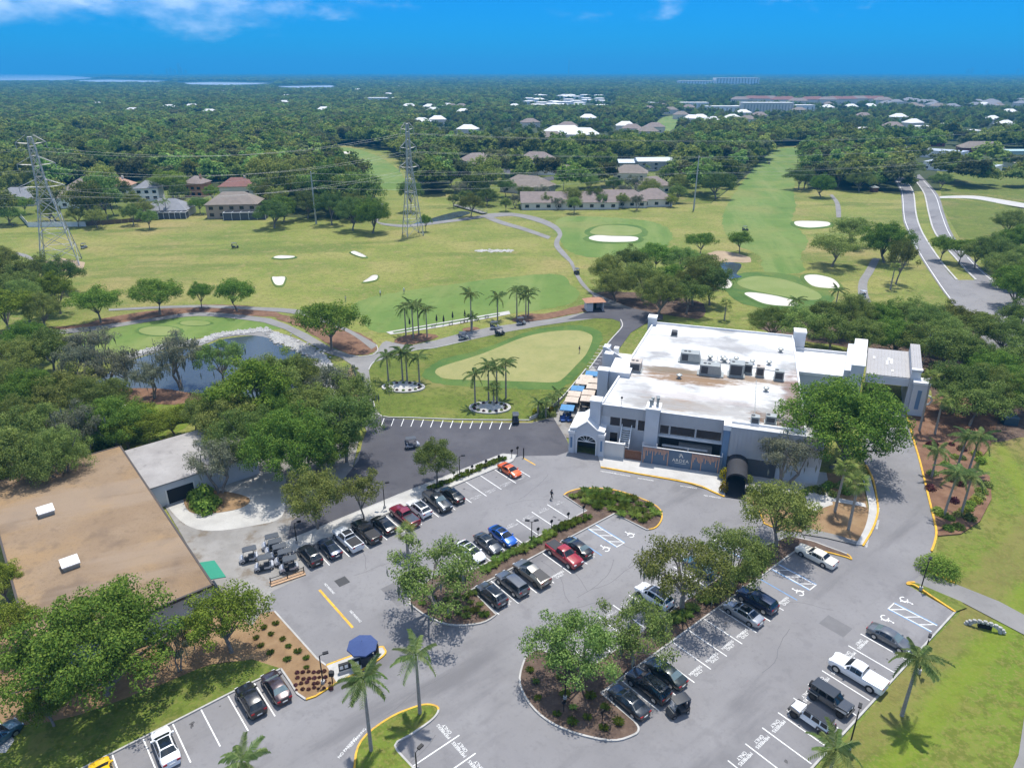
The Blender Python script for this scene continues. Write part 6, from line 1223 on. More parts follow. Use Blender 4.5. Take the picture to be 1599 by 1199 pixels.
for a in (
 (678, 897, 9, 7.4, 'airy0', 'spreading oak with pale moss at the rounded end of first island'), (1072, 893, 10, 6.6, 'airy1', 'tall open oak on the second island above the white SUV'), (1150, 872, 8.6, 5.4, 'oak1', 'rounded oak beside the tall open one on second island'),
 (1221, 803, 9, 6.4, 'oak2', 'oak at the clubhouse end of the second island'), (1318, 652, 15.5, 12.2, 'big1', 'huge spreading oak hiding the right end of the clubhouse'), (1233, 712, 9.5, 6.4, 'mossy0', 'grey mossy oak in front of the clubhouse wall'),
 (903, 1012, 8.6, 5.8, 'oak3', 'oak at the wide end of the second island'), (994, 985, 8.2, 5.4, 'airy0', 'lighter oak overhanging the stalls on second island'), (681, 717, 7.8, 4.3, 'oak0', 'small oak on gravel strip behind the black pickup'),
 (490, 776, 9.2, 5.4, 'oak1', 'leafy tree on gravel strip above the navy car'), (565, 770, 8, 3.4, 'slim0', 'slender tree on gravel strip behind the black pickups'), (450, 690, 13, 8.6, 'big1', 'broad dark oak between gravel yard and cart yard'),
 (535, 662, 12, 7.0, 'oak2', 'dark oak overhanging the cart yard near the pond'), (395, 612, 14, 9.0, 'lime0', 'large lime green tree between pond and gravel yard'), (328, 640, 10, 5.6, 'oak3', 'oak behind the grey roofed barn wing'), (520, 598, 10, 6.4, 'mossy1', 'thin grey tree at the pond end beside the path'),
 (440, 590, 11, 6.5, 'oak0', 'olive tree at the near edge of the pond'), (335, 722, 9.4, 5.0, 'mossy0', 'mossy half bare tree on the mulch mound in gravel yard'), (142, 1000, 12.5, 9.8, 'big0', 'very large dense green tree in front of the tan roof'), (350, 962, 9.0, 5.0, 'lime1', 'yellow green tree beside the barn corner'),
 (272, 1012, 6, 2.4, 'mossy1', 'thin grey tree between the dense tree and yellow green one'), (72, 1098, 5.5, 2.8, 'lime0', 'small yellow green tree below the dense tree'), (12, 975, 6.5, 3.6, 'lime1', 'yellow green tree at the left edge by the barn'), 
 (2, 905, 6, 3.0, 'lime0', 'small bush like tree at left roof edge'), (178, 574, 10, 6.4, 'mossy0', 'leaning mossy oak at the left end of the pond'), (275, 556, 12, 6.8, 'mossy1', 'tall mossy oak standing in front of the pond'), (342, 560, 10.5, 6.0, 'airy1', 'oak with a bent limb over the pond water'), (232, 588, 8, 4.6, 'mossy1', 'low grey tree at the pond margin between mossy oaks'),
 (150, 471, 9.5, 7.4, 'round0', 'dark round tree left of the range edge row'), (243, 458, 10, 7.8, 'round1', 'dark spreading tree second in the range edge row'), (311, 458, 7.4, 4.0, 'round0', 'smallest tree in the range edge row'), (365, 456, 9, 7.0, 'round1', 'dark tree at the right of the range edge row'),
 (513, 503, 11.5, 9.2, 'round0', 'broad dark tree on the mulch wedge between paths'), (1095, 377, 8.4, 6.2, 'round1', 'round tree left of the small fairway pond'), (1157, 375, 8, 5.6, 'round0', 'small tree right of the small fairway pond'),
 (1305, 386, 11, 10.0, 'oak1', 'wide oak beside the right hand bunker'), (1332, 358, 11, 8.5, 'oak2', 'oak behind the wide oak near the cart path'), (1388, 372, 14, 10.5, 'big1', 'large dark oak beside the dual carriageway'), (1408, 402, 14, 5.8, 'airy0', 'tall narrow tree beside the road edge'),
 (1474, 384, 9, 5.4, 'round0', 'first median tree at the road opening'), (1503, 388, 9, 6.4, 'round1', 'second median tree at the road opening'), (1528, 396, 9, 6.0, 'oak2', 'third median tree at the road opening'), (1120, 286, 13, 10.5, 'grand1', 'large rounded tree beside the tall pole on the fairway'),
 (1425, 262, 11, 8.5, 'oak0', 'tree at the far end of the road median'), (1472, 280, 9, 7.5, 'oak3', 'single tree right of the far carriageway'), (265, 283, 15, 10.0, 'lime1', 'tall bright green tree among the left houses'), (640, 300, 15, 6.8, 'oak1', 'tall tree beside the middle lattice tower'), (664, 346, 7, 3.0, 'round0', 'small dark bush at the middle tower foot')):
    tree_px(*a)
def grove(label, group, pts, H, Rr, kinds, jit=0):
    for k, (x, y) in enumerate(pts): tree_px(x, y, H * RND.uniform(.85, 1.12), Rr * RND.uniform(.85, 1.15), kinds[k % len(kinds)], label, group=group)
grove('tree in the dense left hand thicket behind the barn', 'trees in the thicket behind the barn', [(20, 560), (75, 545), (125, 570), (40, 610), (100, 612), (150, 622), (10, 660), (60, 668), (120, 668), (175, 655), (30, 715), (85, 712), (-10, 600), (-20, 700), (140, 540), (40, 530)], 10.5, 6.8, ['grand1', 'oak0', 'mossy0', 'big1', 'oak3', 'grand0'])
grove('tree in the grove between the pond and barn wing', 'trees between pond and barn wing', [(362, 655), (425, 640), (480, 632), (385, 682), (560, 618), (470, 590), (505, 690), (410, 590)], 10.5, 6.4, ['oak0', 'big1', 'oak3', 'grand1', 'airy0'])
grove('bright green young tree along the back edge of barn roof', 'young trees along the barn roof', [(195, 672), (232, 668), (268, 655), (300, 648), (215, 650)], 6.5, 4.2, ['lime1', 'lime0'])
grove('tree in the clump at the left end of the range', 'trees in the clump left of the range', [(15, 432), (55, 420), (85, 452), (35, 465), (0, 405), (95, 425), (5, 478), (62, 480), (-30, 450), (30, 445)], 11, 6.6, ['oak0', 'oak3', 'lime0', 'grand1'])
grove('oak in the grove above the clubhouse beside the path', 'oaks in the grove above the clubhouse', [(948, 420), (985, 408), (1025, 398), (1065, 404), (1100, 418), (962, 442), (1005, 432), (1045, 432), (1085, 440), (1112, 440), (1030, 455), (1075, 458)], 10.5, 7.4, ['grand0', 'oak1', 'round1', 'grand1', 'oak2'])
grove('oak in the belt of trees behind the clubhouse', 'oaks behind the clubhouse', [(1205, 500), (1250, 505), (1292, 492), (1332, 486), (1372, 494), (1412, 486), (1452, 500), (1492, 498), (1532, 512), (1572, 520), (1400, 522), (1442, 532), (1352, 520), (1302, 516), (1478, 545), (1518, 552), (1556, 575), (1596, 560), (1480, 520), (1600, 500), (1500, 600), (1545, 600), (1590, 610), (1525, 625)], 9.6, 7.0, ['grand0', 'oak0', 'oak2', 'grand1', 'big1', 'oak3'])
grove('oak along the right side of the road', 'oaks beside the road', [(1548, 388), (1590, 372), (1575, 415), (1612, 400), (1602, 440), (1580, 345), (1635, 360), (1640, 425)], 12, 9.0, ['grand0', 'big1', 'grand1'])
grove('tree in the dense clump beside the slim pole', 'trees in the clump beside the slim pole', [(422, 300), (455, 288), (492, 290), (522, 304), (552, 318), (440, 322), (478, 316), (515, 320), (548, 328), (580, 330), (425, 330)], 13.5, 8.2, ['grand0', 'big1', 'grand1', 'oak1'])
grove('oak lining the right side of the long fairway', 'oaks lining the fairway', [(1258, 278), (1285, 286), (1312, 272), (1345, 280), (1375, 272), (1268, 252), (1295, 252), (1328, 256), (1360, 256), (1300, 232), (1250, 296 - 20), (1335, 238), (1390, 245)], 11.5, 8.5, ['grand0', 'big1', 'oak1', 'grand1'])
grove('tree among the houses on the left', 'trees among the left houses', [(150, 318), (180, 308), (208, 312), (118, 335), (205, 333), (35, 318), (75, 328), (15, 335), (225, 325), (310, 318), (330, 300), (148, 338), (230, 340)], 9, 5.6, ['oak0', 'round1', 'lime0', 'oak3'])
grove('tree among the houses in the middle neighbourhood', 'trees among the middle houses', [(772, 262), (745, 282), (720, 295), (705, 275), (790, 290), (760, 305), (735, 318), (820, 302), (845, 300), (905, 262), (885, 250), (920, 282), (945, 268), (960, 288), (975, 300), (1000, 240), (1040, 272), (1060, 285), (1058, 300), (1075, 270), (1085, 255), (860, 240), (800, 245), (1015, 292), (930, 305), (895, 306), (988, 285), (840, 262)], 10, 6.2, ['oak0', 'oak2', 'mossy0', 'lime1', 'oak3', 'grand1'])

grove('tree screening the villas along the course edge', 'trees screening the villas', [(852, 312), (872, 316), (897, 318), (915, 308), (940, 312), (972, 312), (995, 314), (1030, 308), (1048, 312), (708, 312), (728, 305), (805, 312), (790, 318)], 6.8, 4.4, ['oak0', 'mossy0', 'oak2', 'lime1', 'airy0'])
# ---- palms: every frond its own part on shared mesh data
def frond_mesh(seed, Lf, droop, leaflets=15, w=.75):
    rs = random.Random(seed); mb = MB(); pts = []
    for k in range(leaflets + 1):
        t = k / leaflets; pts.append(Vector((Lf * (t - .12 * t * t), 0, Lf * (.42 * t - droop * t * t))))
    mb.tube([p for p in pts[::3]], [.035, .03, .025, .018, .012, .008][:len(pts[::3])], 4)
    for k in range(2, leaflets + 1):
        t = k / leaflets; p = pts[k]; ln = w * (1.0 - .55 * abs(t - .42) / .58)
        for s_ in (-1, 1):
            d = Vector((.45, s_ * .75, -.42 - rs.uniform(0, .35))).normalized() * ln * rs.uniform(.85, 1.1); side = Vector((.075, 0, .02))
            mb.add([p - side, p + side, p + d * .6 + side * .9, p + d, p + d * .6 - side * .9], [(0, 1, 2, 3, 4)])
    me = mb.mesh('frond', [M['leaf_palm']]); at = me.attributes.new('tint', 'FLOAT', 'FACE'); at.data.foreach_set('value', [rs.random() for _ in me.polygons]); return me
FROND = [frond_mesh(1, 2.9, .62), frond_mesh(2, 2.8, .95), frond_mesh(3, 2.5, .40)]
def fan_mesh(seed, Rf):
    rs = random.Random(seed); mb = MB(); mb.tube([(0, 0, 0), (Rf * .75, 0, Rf * .12)], .02, 4)
    for k in range(13):
        a = R(-115 + 230 * k / 12); d = Vector((math.cos(a), math.sin(a), -.28)).normalized() * Rf * .75 * rs.uniform(.85, 1.1); n = Vector((-math.sin(a), math.cos(a), 0)) * .07; o = Vector((Rf * .75, 0, Rf * .12))
        mb.add([o, o + d * .55 + n, o + d + Vector((0, 0, -.15)), o + d * .55 - n], [(0, 1, 2, 3)])
    me = mb.mesh('frond', [M['leaf_fan']]); at = me.attributes.new('tint', 'FLOAT', 'FACE'); at.data.foreach_set('value', [rs.random() for _ in me.polygons]); return me
FAN = [fan_mesh(1, 1.5), fan_mesh(2, 1.3)]
def height_at(x, y, py):
    k = -(py - 599.5) / F_PX; return CAM_H - y * (SP - k * CP) / (CP + k * SP)
def palm(label, bx, by, top, kind='queen', nf=16, sc=1.0, lean=0.0, group='palms', zbase=.1):
    b = G(bx, by); H = max(2.2, height_at(b.x, b.y, top)) if top > 0 else -top
    r = tag(empty('palm_tree', (b.x, b.y, zbase), RND.uniform(0, 6.28)), label, 'palm tree', group)
    tx = lean * H; r0 = .17 if kind == 'queen' else .19
    MB().tube([(0, 0, -.2), (0, 0, .12), (tx * .2, 0, H * .4), (tx * .6, 0, H * .75), (tx, 0, H)], [r0 * 1.5, r0 * 1.15, r0, r0 * .85, r0 * .7], 8).build('trunk', M['palm_bark'], r, smooth=60)
    meshes = FROND if kind == 'queen' else FAN
    if kind == 'queen': MB().tube([(tx, 0, H - .1), (tx, 0, H + .7)], [.13, .07], 6).build('crownshaft', M['leaf_palm'], r)
    for k in range(nf):
        f = put(meshes[k % len(meshes)], 'frond', None, r, (tx, 0, H + (.45 if kind == 'queen' else .1)), sc=sc * RND.uniform(.85, 1.1))
        el = (.75 - 1.35 * (k / nf)) if kind == 'queen' else (1.0 - 1.7 * (k / nf)); f.rotation_euler = (RND.uniform(-.25, .25), -el + RND.uniform(-.15, .15), k * 2.4 + RND.uniform(-.3, .3))
    return r
palm('queen palm on the grass verge beside the white pickup', 1408, 1117, 1034, nf=17); palm('queen palm standing on the grass median, nearer the camera', 580, 1174, 1068, nf=18); palm('queen palm at the tip of the grass median', 656, 1116, 1030, nf=12)
palm('palm crown cut off by the bottom edge at left', 388, 1238, 1196, nf=16); palm('palm crown at the bottom edge beside the right verge', 1290, 1228, 1178, nf=16)
palm('single fan palm at the head of the first island', 637, 868, 836, 'fan', nf=14, sc=.9)
for k, (x, y, t) in enumerate(((606.6, 596, 560), (629, 595, 553), (636, 595, 556), (655, 597, 562))): palm('palm in the white edged bed at the left of putting lawn', x, y, t, group='palms in the left lawn bed')
for k, (x, y, t) in enumerate(((742, 634, 588), (763, 626, 575), (776, 630, 578), (790, 622, 570))): palm('palm in the white edged bed below the putting green', x, y, t, group='palms in the lower lawn bed')
palm('short yellowing palm in the lower lawn bed', 771, 634, 609, 'fan', nf=14, group='palms in the lower lawn bed')
for k, (x, y, t) in enumerate(((634, 524, 484), (645.6, 528, 480), (654, 522, 480), (667, 527, 487))): palm('palm in the mulch bed left of the tee line', x, y, t, sc=1.05, group='palms left of the tee line')
for x, y, t, lb in ((736, 518, 463, 'tall palm rising from the middle of the tee line'), (777, 500, 467, 'palm right of the tall tee line palm'), (807, 494, 455, 'tallest palm of the trio above the far carts'), (821, 497, 466, 'lowest palm of the trio above the far carts'), (825, 493, 458, 'right palm of the trio above the far carts')): palm(lb, x, y, t, sc=1.1, group='palms along the tee line')
palm('small leaning palm at the range road edge', 737, 519, 500, lean=.35, sc=.8, group='palms along the tee line')
for x, y, t, lb in ((1131, 500, 474, 'fan palm behind the clubhouse roof'), (1301, 498, 456, 'slim palm standing above the tree belt by the green'), (1240, 496, 472, 'palm beside the long lower bunker'), (1390, 452, 418, 'yellowish palm beside the cart path and road')): palm(lb, x, y, t, 'fan' if x in (1131, 1390) else 'queen', group='palms behind the clubhouse')
for x, y, t, lb in ((1435, 674, 590, 'palm nearest the porte cochere pillar'), (1459, 679, 628, 'second palm from the porte cochere'), (1454, 746, 708, 'short palm at the yellow kerb of garden bed'), (1473, 808, 744, 'tall slanting palm at the near end of garden bed'), (1500, 804, 750, 'palm nearest the mown verge in the garden bed'), (1493, 735, 686, 'left palm of the middle garden pair'), (1511, 740, 688, 'right palm of the middle garden pair'), (1470, 640, 600, 'palm behind the porte cochere pillar')):
    palm(lb, x, y, t, 'queen' if y > 730 else 'fan', nf=16, lean=.03, group='palms in the garden bed')
palm('palm in the straw bed near the sidewalk bend', 1324, 829, 758, 'fan', nf=18, lean=.04); palm('palm in the straw bed closer to the clubhouse', 1303, 801, 732, 'fan', nf=18, lean=.03)
for k, (x, y) in enumerate(((852, 652), (840, 650), (862, 642), (872, 634))): palm('low clumping palm in the planting beside the patio', x, y, -2.4, 'queen', nf=14, sc=.75, group='clumping palms beside the patio')
for x, y, t in ((252, 342, 318), (262, 340, 316), (836, 262, 246), (855, 262, 248), (880, 298, 282), (1010, 275, 262), (898, 282, 262), (988, 262, 250)): palm('slender palm among the far houses', x, y, t, nf=12, group='palms among the far houses')

# ---- shrubs, tufts, hedges
def shrub_mesh(seed, n, leaf, mat, flat=.75):
    rs = np.random.RandomState(seed); d = rs.normal(size=(n, 3)); d[:, 2] = np.abs(d[:, 2]); d /= np.linalg.norm(d, axis=1, keepdims=True)
    r = rs.uniform(.6, 1.0, (n, 1)); return quads('foliage', d * r * np.array([1, 1, flat * 1.3]), d + rs.normal(size=(n, 3)) * .5, leaf * rs.uniform(.7, 1.3, n), [M[mat]], seed=seed)
def tuft_mesh(seed, n, mat, h=.72):
    rs = random.Random(seed); mb = MB()
    for k in range(n):
        a = rs.uniform(0, 6.28); s_ = rs.uniform(.35, .95); p = Vector((.12 * math.cos(a), .12 * math.sin(a), 0)); q = p + Vector((math.cos(a) * s_ * .5, math.sin(a) * s_ * .5, h * rs.uniform(.6, .9))); e = p + Vector((math.cos(a) * s_ * 1.1, math.sin(a) * s_ * 1.1, h * rs.uniform(.45, .85))); w = Vector((-math.sin(a), math.cos(a), 0)) * .035
        mb.add([p - w, p + w, q + w, e, q - w], [(0, 1, 2, 3, 4)])
    me = mb.mesh('blades', [M[mat]]); at = me.attributes.new('tint', 'FLOAT', 'FACE'); at.data.foreach_set('value', [rs.random() for _ in me.polygons]); return me
SHRUB = {'lime': shrub_mesh(1, 320, .30, 'leaf_lime'), 'dense': shrub_mesh(2, 420, .26, 'leaf_dense'), 'oak': shrub_mesh(3, 320, .30, 'leaf_oak'), 'croton': shrub_mesh(4, 260, .34, 'leaf_croton', 1.2), 'purple': shrub_mesh(5, 240, .32, 'leaf_purple')}
TUFT = {'green': tuft_mesh(1, 90, 'leaf_lime'), 'straw': tuft_mesh(2, 90, 'leaf_straw')}
def shrub(kind, px, py, r, label, group, z=ZL + .1, hs=1.0, name='shrub'):
    p = G(px, py); o = put(SHRUB[kind], name, None, None, (p.x, p.y, z), RND.uniform(0, 6.28), (r, r, r * hs)); return tag(o, label, 'shrub', group)
def tuft(kind, x, y, s_, label, group, z=ZL + .12): return tag(put(TUFT[kind], 'grass_tuft', None, None, (x, y, z), RND.uniform(0, 6.28), s_), label, 'grass tuft', group)
def fill_tufts(poly_px, n, kinds, s_, label, group, gap=.8):
    w = gp(poly_px); xs = [p[0] for p in w]; ys = [p[1] for p in w]; got = []; tries = 0
    while len(got) < n and tries < n * 60:
        tries += 1; x, y = RND.uniform(min(xs), max(xs)), RND.uniform(min(ys), max(ys))
        if inside(x, y, w) and all((x - a) ** 2 + (y - b) ** 2 > gap * gap for a, b in got): got.append((x, y)); tuft(RND.choice(kinds), x, y, s_ * RND.uniform(.75, 1.2), label, group)
fill_tufts([(890, 778), (915, 768), (965, 772), (1015, 790), (1028, 808), (1012, 822), (985, 812), (950, 800), (915, 790)], 44, ['green', 'straw', 'straw'], .95, 'green grass tuft massed on the island bulb facing the clubhouse', 'grass tufts on the island bulb', 1.15)
a, b = 45.5, 64
for k in range(30):
    u = a + (b - a) * k / 29; p = U(u + RND.uniform(-.3, .3), -60.6 + RND.uniform(-.4, .4)); tuft('straw' if u < 57 else 'green', p.x, p.y, RND.uniform(.65, 1.0), 'straw green grass tuft along the spine of first island', 'grass tufts along the first island')
fill_tufts([(655, 945), (700, 968), (760, 965), (740, 930), (700, 930)], 20, ['straw', 'straw', 'green'], .65, 'dry grass tuft under the mossy oak', 'grass tufts under the first island oak', 1.1)
fill_tufts([(850, 1030), (825, 1050), (830, 1095), (880, 1130), (950, 1145), (970, 1130), (930, 1085), (900, 1050)], 20, ['green', 'straw'], .62, 'grass tuft scattered on the wide mulch end of second island', 'grass tufts on the second island end', 1.6)
for k in range(34):
    u = RND.uniform(56, 77); p = U(u, -38.3 + RND.uniform(-.6, .6)); tuft('straw', p.x, p.y, RND.uniform(.7, 1.1), 'dry grass tuft along the spine of second island', 'grass tufts along the second island')
for k in range(20):
    u = 51 + k * .75; p = U(u, -81.4 + RND.uniform(-.3, .3)); tuft('green', p.x, p.y, RND.uniform(.55, .85), 'clipped green tuft on gravel strip behind the empty stalls', 'tufts on the gravel strip')
fill_tufts([(395, 1000), (425, 965), (490, 1040), (470, 1050), (420, 1030)], 14, ['green'], .45, 'small green tuft planted in the straw bed', 'tufts in the straw bed', 1.4)
for k in range(28):
    x, y = 464 + (k % 7) * 8.6 + RND.uniform(-2, 2), 1054 + (k // 7) * 8.5 + RND.uniform(-2, 2) - (k % 7) * .6; shrub('purple', x, y, RND.uniform(.2, .32), 'small dark purple shrub in the bed beside the kiosk', 'purple shrubs beside the kiosk', name='purple_shrub')
SHRUB['clipped'] = shrub_mesh(8, 3200, .085, 'leaf_dense'); shrub('clipped', 1464, 893, 2.9, 'large clipped round green bush beside the side path', None, .1, .75)
hed = [(1515, 790), (1523, 785), (1528, 779), (1512, 797), (1505, 800), (1495, 806), (1480, 828), (1496, 826), (1513, 812), (1483, 812), (1470, 806), (1462, 802), (1476, 728), (1490, 716), (1502, 718), (1530, 722), (1524, 712), (1455, 742), (1463, 800), (1532, 770), (1540, 760)]
for k, (x, y) in enumerate(hed): shrub(('dense', 'lime', 'oak')[k % 3], x, y, RND.uniform(.75, 1.05), 'small rounded green shrub in the palm garden bed', 'rounded shrubs in the garden bed', .2, .9)
for k in range(10): shrub('purple', RND.choice((1455, 1468, 1488, 1498)) + RND.uniform(-4, 4), RND.choice((755, 762, 785, 700)) + RND.uniform(-4, 4), RND.uniform(.6, 1.0), 'dark purple shrub among the garden palms', 'purple shrubs in the garden bed', .2)
for x, y in ((1129, 742), (1129, 762), (1168, 748), (1170, 764)): shrub('croton' if x < 1150 else 'oak', x, y + 8, .75, 'yellow croton bush flanking the entrance canopy' if x < 1150 else 'green pot plant right of the entrance canopy', 'planters at the entrance canopy', ZL + .5, 1.6)
for x, y in ((1129, 750), (1129, 770), (1168, 756), (1170, 772)):
    p = G(x, y); pt = MB(); pt.tube([(0, 0, 0), (0, 0, .7)], [.3, .4], 12); tag(pt.build('planter_pot', M['fence_blue'], None, (p.x, p.y, ZL + .14)), 'slate blue tapered pot beside the entrance canopy', 'pot', 'pots at the entrance canopy')
for k in range(26): shrub(RND.choice(('lime', 'oak', 'dense')), 190 + k * 5.6, 686 - k * 1.7 + RND.uniform(-6, 3), RND.uniform(1.3, 2.1), 'bright green hedge bush along the back of the barn', 'hedge bushes behind the barn', .1, 1.3)
for k in range(16): shrub(RND.choice(('lime', 'oak')), -5 + k * 12, 742 - k * 3.2, RND.uniform(1.4, 2.2), 'green bush against the left barn roof edge', 'bushes at the barn edge', .1, 1.4)
for x, y, r in ((312, 792, 1.5), (322, 800, 1.6), (335, 790, 1.3), (305, 780, 1.3), (318, 778, 1.8)): shrub('dense', x, y, r, 'bright leafy bush on the mulch mound below mossy tree', 'bushes on the mulch mound', .2, 1.3)
tag(MB().sheet(gp([(288, 775), (320, 766), (370, 772), (391, 782), (375, 795), (330, 803), (296, 800)], 4), ZL + .06).build('mulch_mound', M['straw']), kind='structure')
for k in range(24): x = 1170 + k * 6.5; shrub(RND.choice(('oak', 'lime', 'dense')), x, 778 + RND.uniform(-8, 8) - (x > 1260) * 10, RND.uniform(.6, 1.1), 'low green shrub in the bed below the clubhouse wall', 'shrubs below the clubhouse wall', ZL + .15)
for k in range(14): shrub('croton' if k % 5 == 0 else 'oak', 838 + RND.uniform(-6, 26), 650 + RND.uniform(-10, 3), RND.uniform(.5, .9), 'leafy shrub in the planting beside the patio', 'shrubs beside the patio', .2, 1.3)
for k in range(26):
    t = k / 25; shrub('oak', 553 + 25 * t + RND.uniform(-3, 3), 575 + 60 * t, .5, 'small dark plant along the path by the pond', 'plants along the pond path', .15)
for cx, cy, rx, ry, gl in ((630, 606, 33, 8, 'left lawn bed'), (765, 638, 32, 9, 'lower lawn bed')):
    w = gp([(cx + rx * math.cos(t * .524), cy + ry * math.sin(t * .524)) for t in range(12)], 3); tag(MB().prism(w, .05, .3).build('lawn_bed', M['gravel']), kind='structure'); kerb(w + [w[0]], 'concrete', w=.25, h=.22)
    for k in range(16):
        t = k / 16 * 6.28; shrub('purple' if k % 2 else 'oak', cx + rx * .8 * math.cos(t), cy + ry * .75 * math.sin(t), .38, 'tiny dark plant ringing the white %s' % gl, 'plants ringing the ' + gl, .3)
structure('stone_bank', gp([(196, 560), (262, 538), (315, 531), (345, 521), (392, 515), (428, 518), (470, 532), (510, 558), (524, 580), (526, 618), (510, 628), (494, 600), (490, 572), (472, 552), (428, 531), (392, 524), (345, 528), (315, 540), (262, 545), (200, 563)], 2), .105, M['path'])
# rip-rap round the pond
rp = MB(); rs_ = random.Random(3)
for path_, wd, nn in (([(200, 556), (262, 540), (315, 533), (345, 523), (390, 518), (418, 516)], 5, 900), ([(424, 524), (450, 535), (480, 548), (505, 562)], 12, 1000), ([(505, 562), (515, 578), (520, 600), (515, 625)], 16, 700), ([(20, 600), (45, 606)], 10, 70), ([(170, 612), (185, 630), (195, 650)], 14, 110)):
    for k in range(nn):
        t = rs_.random() * (len(path_) - 1); i = int(t); a_, b_ = path_[i], path_[i + 1]; x = a_[0] + (b_[0] - a_[0]) * (t - i) + rs_.gauss(0, 3); y = a_[1] + (b_[1] - a_[1]) * (t - i) + rs_.gauss(0, 1) * wd * .3
        p = G(x, y); s_ = rs_.uniform(.2, .55); rp.ball((p.x, p.y, .12 + s_ * .2), s_, 5, sq=(1, rs_.uniform(.6, 1), rs_.uniform(.4, .8)))
tag(rp.build('riprap', M['concrete']), 'pale boulders lining the pond banks', 'rocks', kind='stuff')
# ------------------------------------------------------------------ street furniture
def lamp(label, bx, by, top, arms=1, rz=0.0, zb=ZL):
    p = G(bx, by); H = height_at(p.x, p.y, top); r = tag(empty('lamp_post', (p.x, p.y, zb), rz), label, 'lamp post', 'black lamp posts around the car park')
    MB().tube([(0, 0, 0), (0, 0, .5)], .22, 10).build('base', M['kerb'], r); MB().tube([(0, 0, .5), (0, 0, H)], [.075, .06], 8).build('pole', M['dark_metal'], r)
    for k in range(arms):
        a = k * 2.6; c, s_ = math.cos(a), math.sin(a); MB().tube([(0, 0, H - .05), (c * .45, s_ * .45, H + .1)], .04, 6).build('arm', M['dark_metal'], r)
        h = MB().box(-.3, .3, -.16, .16, -.06, .1).build('lamp_head', M['dark_metal'], r, (c * .65, s_ * .65, H + .12), a); MB().box(-.22, .22, -.12, .12, -.075, -.06).build('lens', M['lamp_white'], h)
for a in (('lamp post at the verge edge beside the white off-roader', 1325, 1170, 1112, 1, 1.0), ('lamp post on the grass strip at the side path', 1437, 922, 878, 1, .8), ('lamp post behind the verge palm', 1434, 1052, 1001, 1, .9), ('lamp post in the purple shrub bed by the kiosk', 505, 1069, 1025, 1, .4), ('lamp post on gravel strip behind the dark red pickup', 601, 795, 757, 2, .4),
          ('lamp post on gravel strip beside the small oak', 718, 746, 714, 1, .2), ('twin headed lamp post in the grasses of first island', 830, 850, 816, 2, .3), ('lamp post on the wide end of second island', 882, 1093, 1046, 1, .6), ('lamp post cut off at the bottom edge', 651, 1205, 1176, 1, .9), ('lamp post beside the parked golf carts', 464, 850, 818, 1, .3)): lamp(*a)
def sign(label, bx, by, group):
    p = G(bx, by); r = tag(empty('stall_sign', (p.x, p.y, ZL + .1), UA), label, 'sign', group); MB().tube([(0, 0, 0), (0, 0, 1.15)], .05, 6).build('post', M['dark_metal'], r); MB().tube([(0, -.05, 1.3), (0, .05, 1.3)], .26, 14).build('disc', M['dark_metal'], r)
for x, y in ((709, 751), (737.5, 741), (759, 732.5), (779, 725), (799, 716), (808, 711.5)): sign('black round headed stall sign on the gravel strip', x, y, 'stall signs on the gravel strip')
for x, y in ((840, 840), (861, 827.6), (887, 816), (911, 805)): sign('black round headed stall sign on the first island', x, y, 'stall signs on the first island')
for x, y in ((880, 1113), (940, 1128)): sign('black round headed sign on the wide end of second island', x, y, 'stall signs on the second island')
p = G(817.6, 716); tag(MB().tube([(p.x, p.y, ZL), (p.x, p.y, ZL + 1.9)], .1, 8).build('bollard', M['dark_metal']), 'tall black bollard at the tip of the gravel strip', 'bollard')
p = G(520, 1070); r = tag(empty('entry_reader', (p.x, p.y, ZL + .1)), 'short black post with box head among purple shrubs', 'post'); MB().tube([(0, 0, 0), (0, 0, 1.2)], .07, 8).build('post', M['dark_metal'], r); MB().box(-.25, .25, -.2, .2, 1.2, 1.7).build('head', M['dark_metal'], r)
# flag by the porte-cochere
p = G(1437, 585); H = height_at(p.x, p.y, 522); r = tag(empty('flagpole', (p.x, p.y, .1)), 'flagpole with limp striped flag beside the porte cochere', 'flagpole'); MB().tube([(0, 0, 0), (0, 0, H)], [.07, .04], 8).build('pole', M['hvac'], r)
fl = MB(); nx, nz = 10, 13; fw, fh = 1.3, 2.6
for i in range(nx):
    for j in range(nz):
        def P_(a, b_): t = a / nx; return (.08 + fw * t, .22 * math.sin(t * 9) * (1 - .3 * b_ / nz), H - .2 - fh * b_ / nz * (1 - .25 * t) - .9 * t)
        fl.add([P_(i, j), P_(i + 1, j), P_(i + 1, j + 1), P_(i, j + 1)], [(0, 1, 2, 3)], 2 if (i < 5 and j < 7) else j % 2)
fl.build('flag', [plain('flag_red', (.35, .03, .04), .8), plain('flag_white', (.7, .7, .7), .8), plain('flag_blue', (.03, .05, .18), .8)], r)
# culvert headwall of piled stones
p = G(1537, 982); cv = tag(empty('culvert', (p.x, p.y, .05), R(-25)), 'small arched culvert headwall of white stones in the verge', 'culvert')
MB().box(-.7, .7, .0, .4, 0, .75).build('opening', plain('culvert_shade_black', (.01, .01, .01), .9), cv)  # solid near-black box; the shade in the culvert mouth is its colour
for k in range(22):
    t = math.pi * (k / 21); rr = 1.25 + .28 * (k % 2); MB().ball((rr * math.cos(t) * 1.25, -.05, .1 + rr * math.sin(t) * .62), .27, 6, sq=(1, .8, .75)).build('stone', M['concrete'], cv)
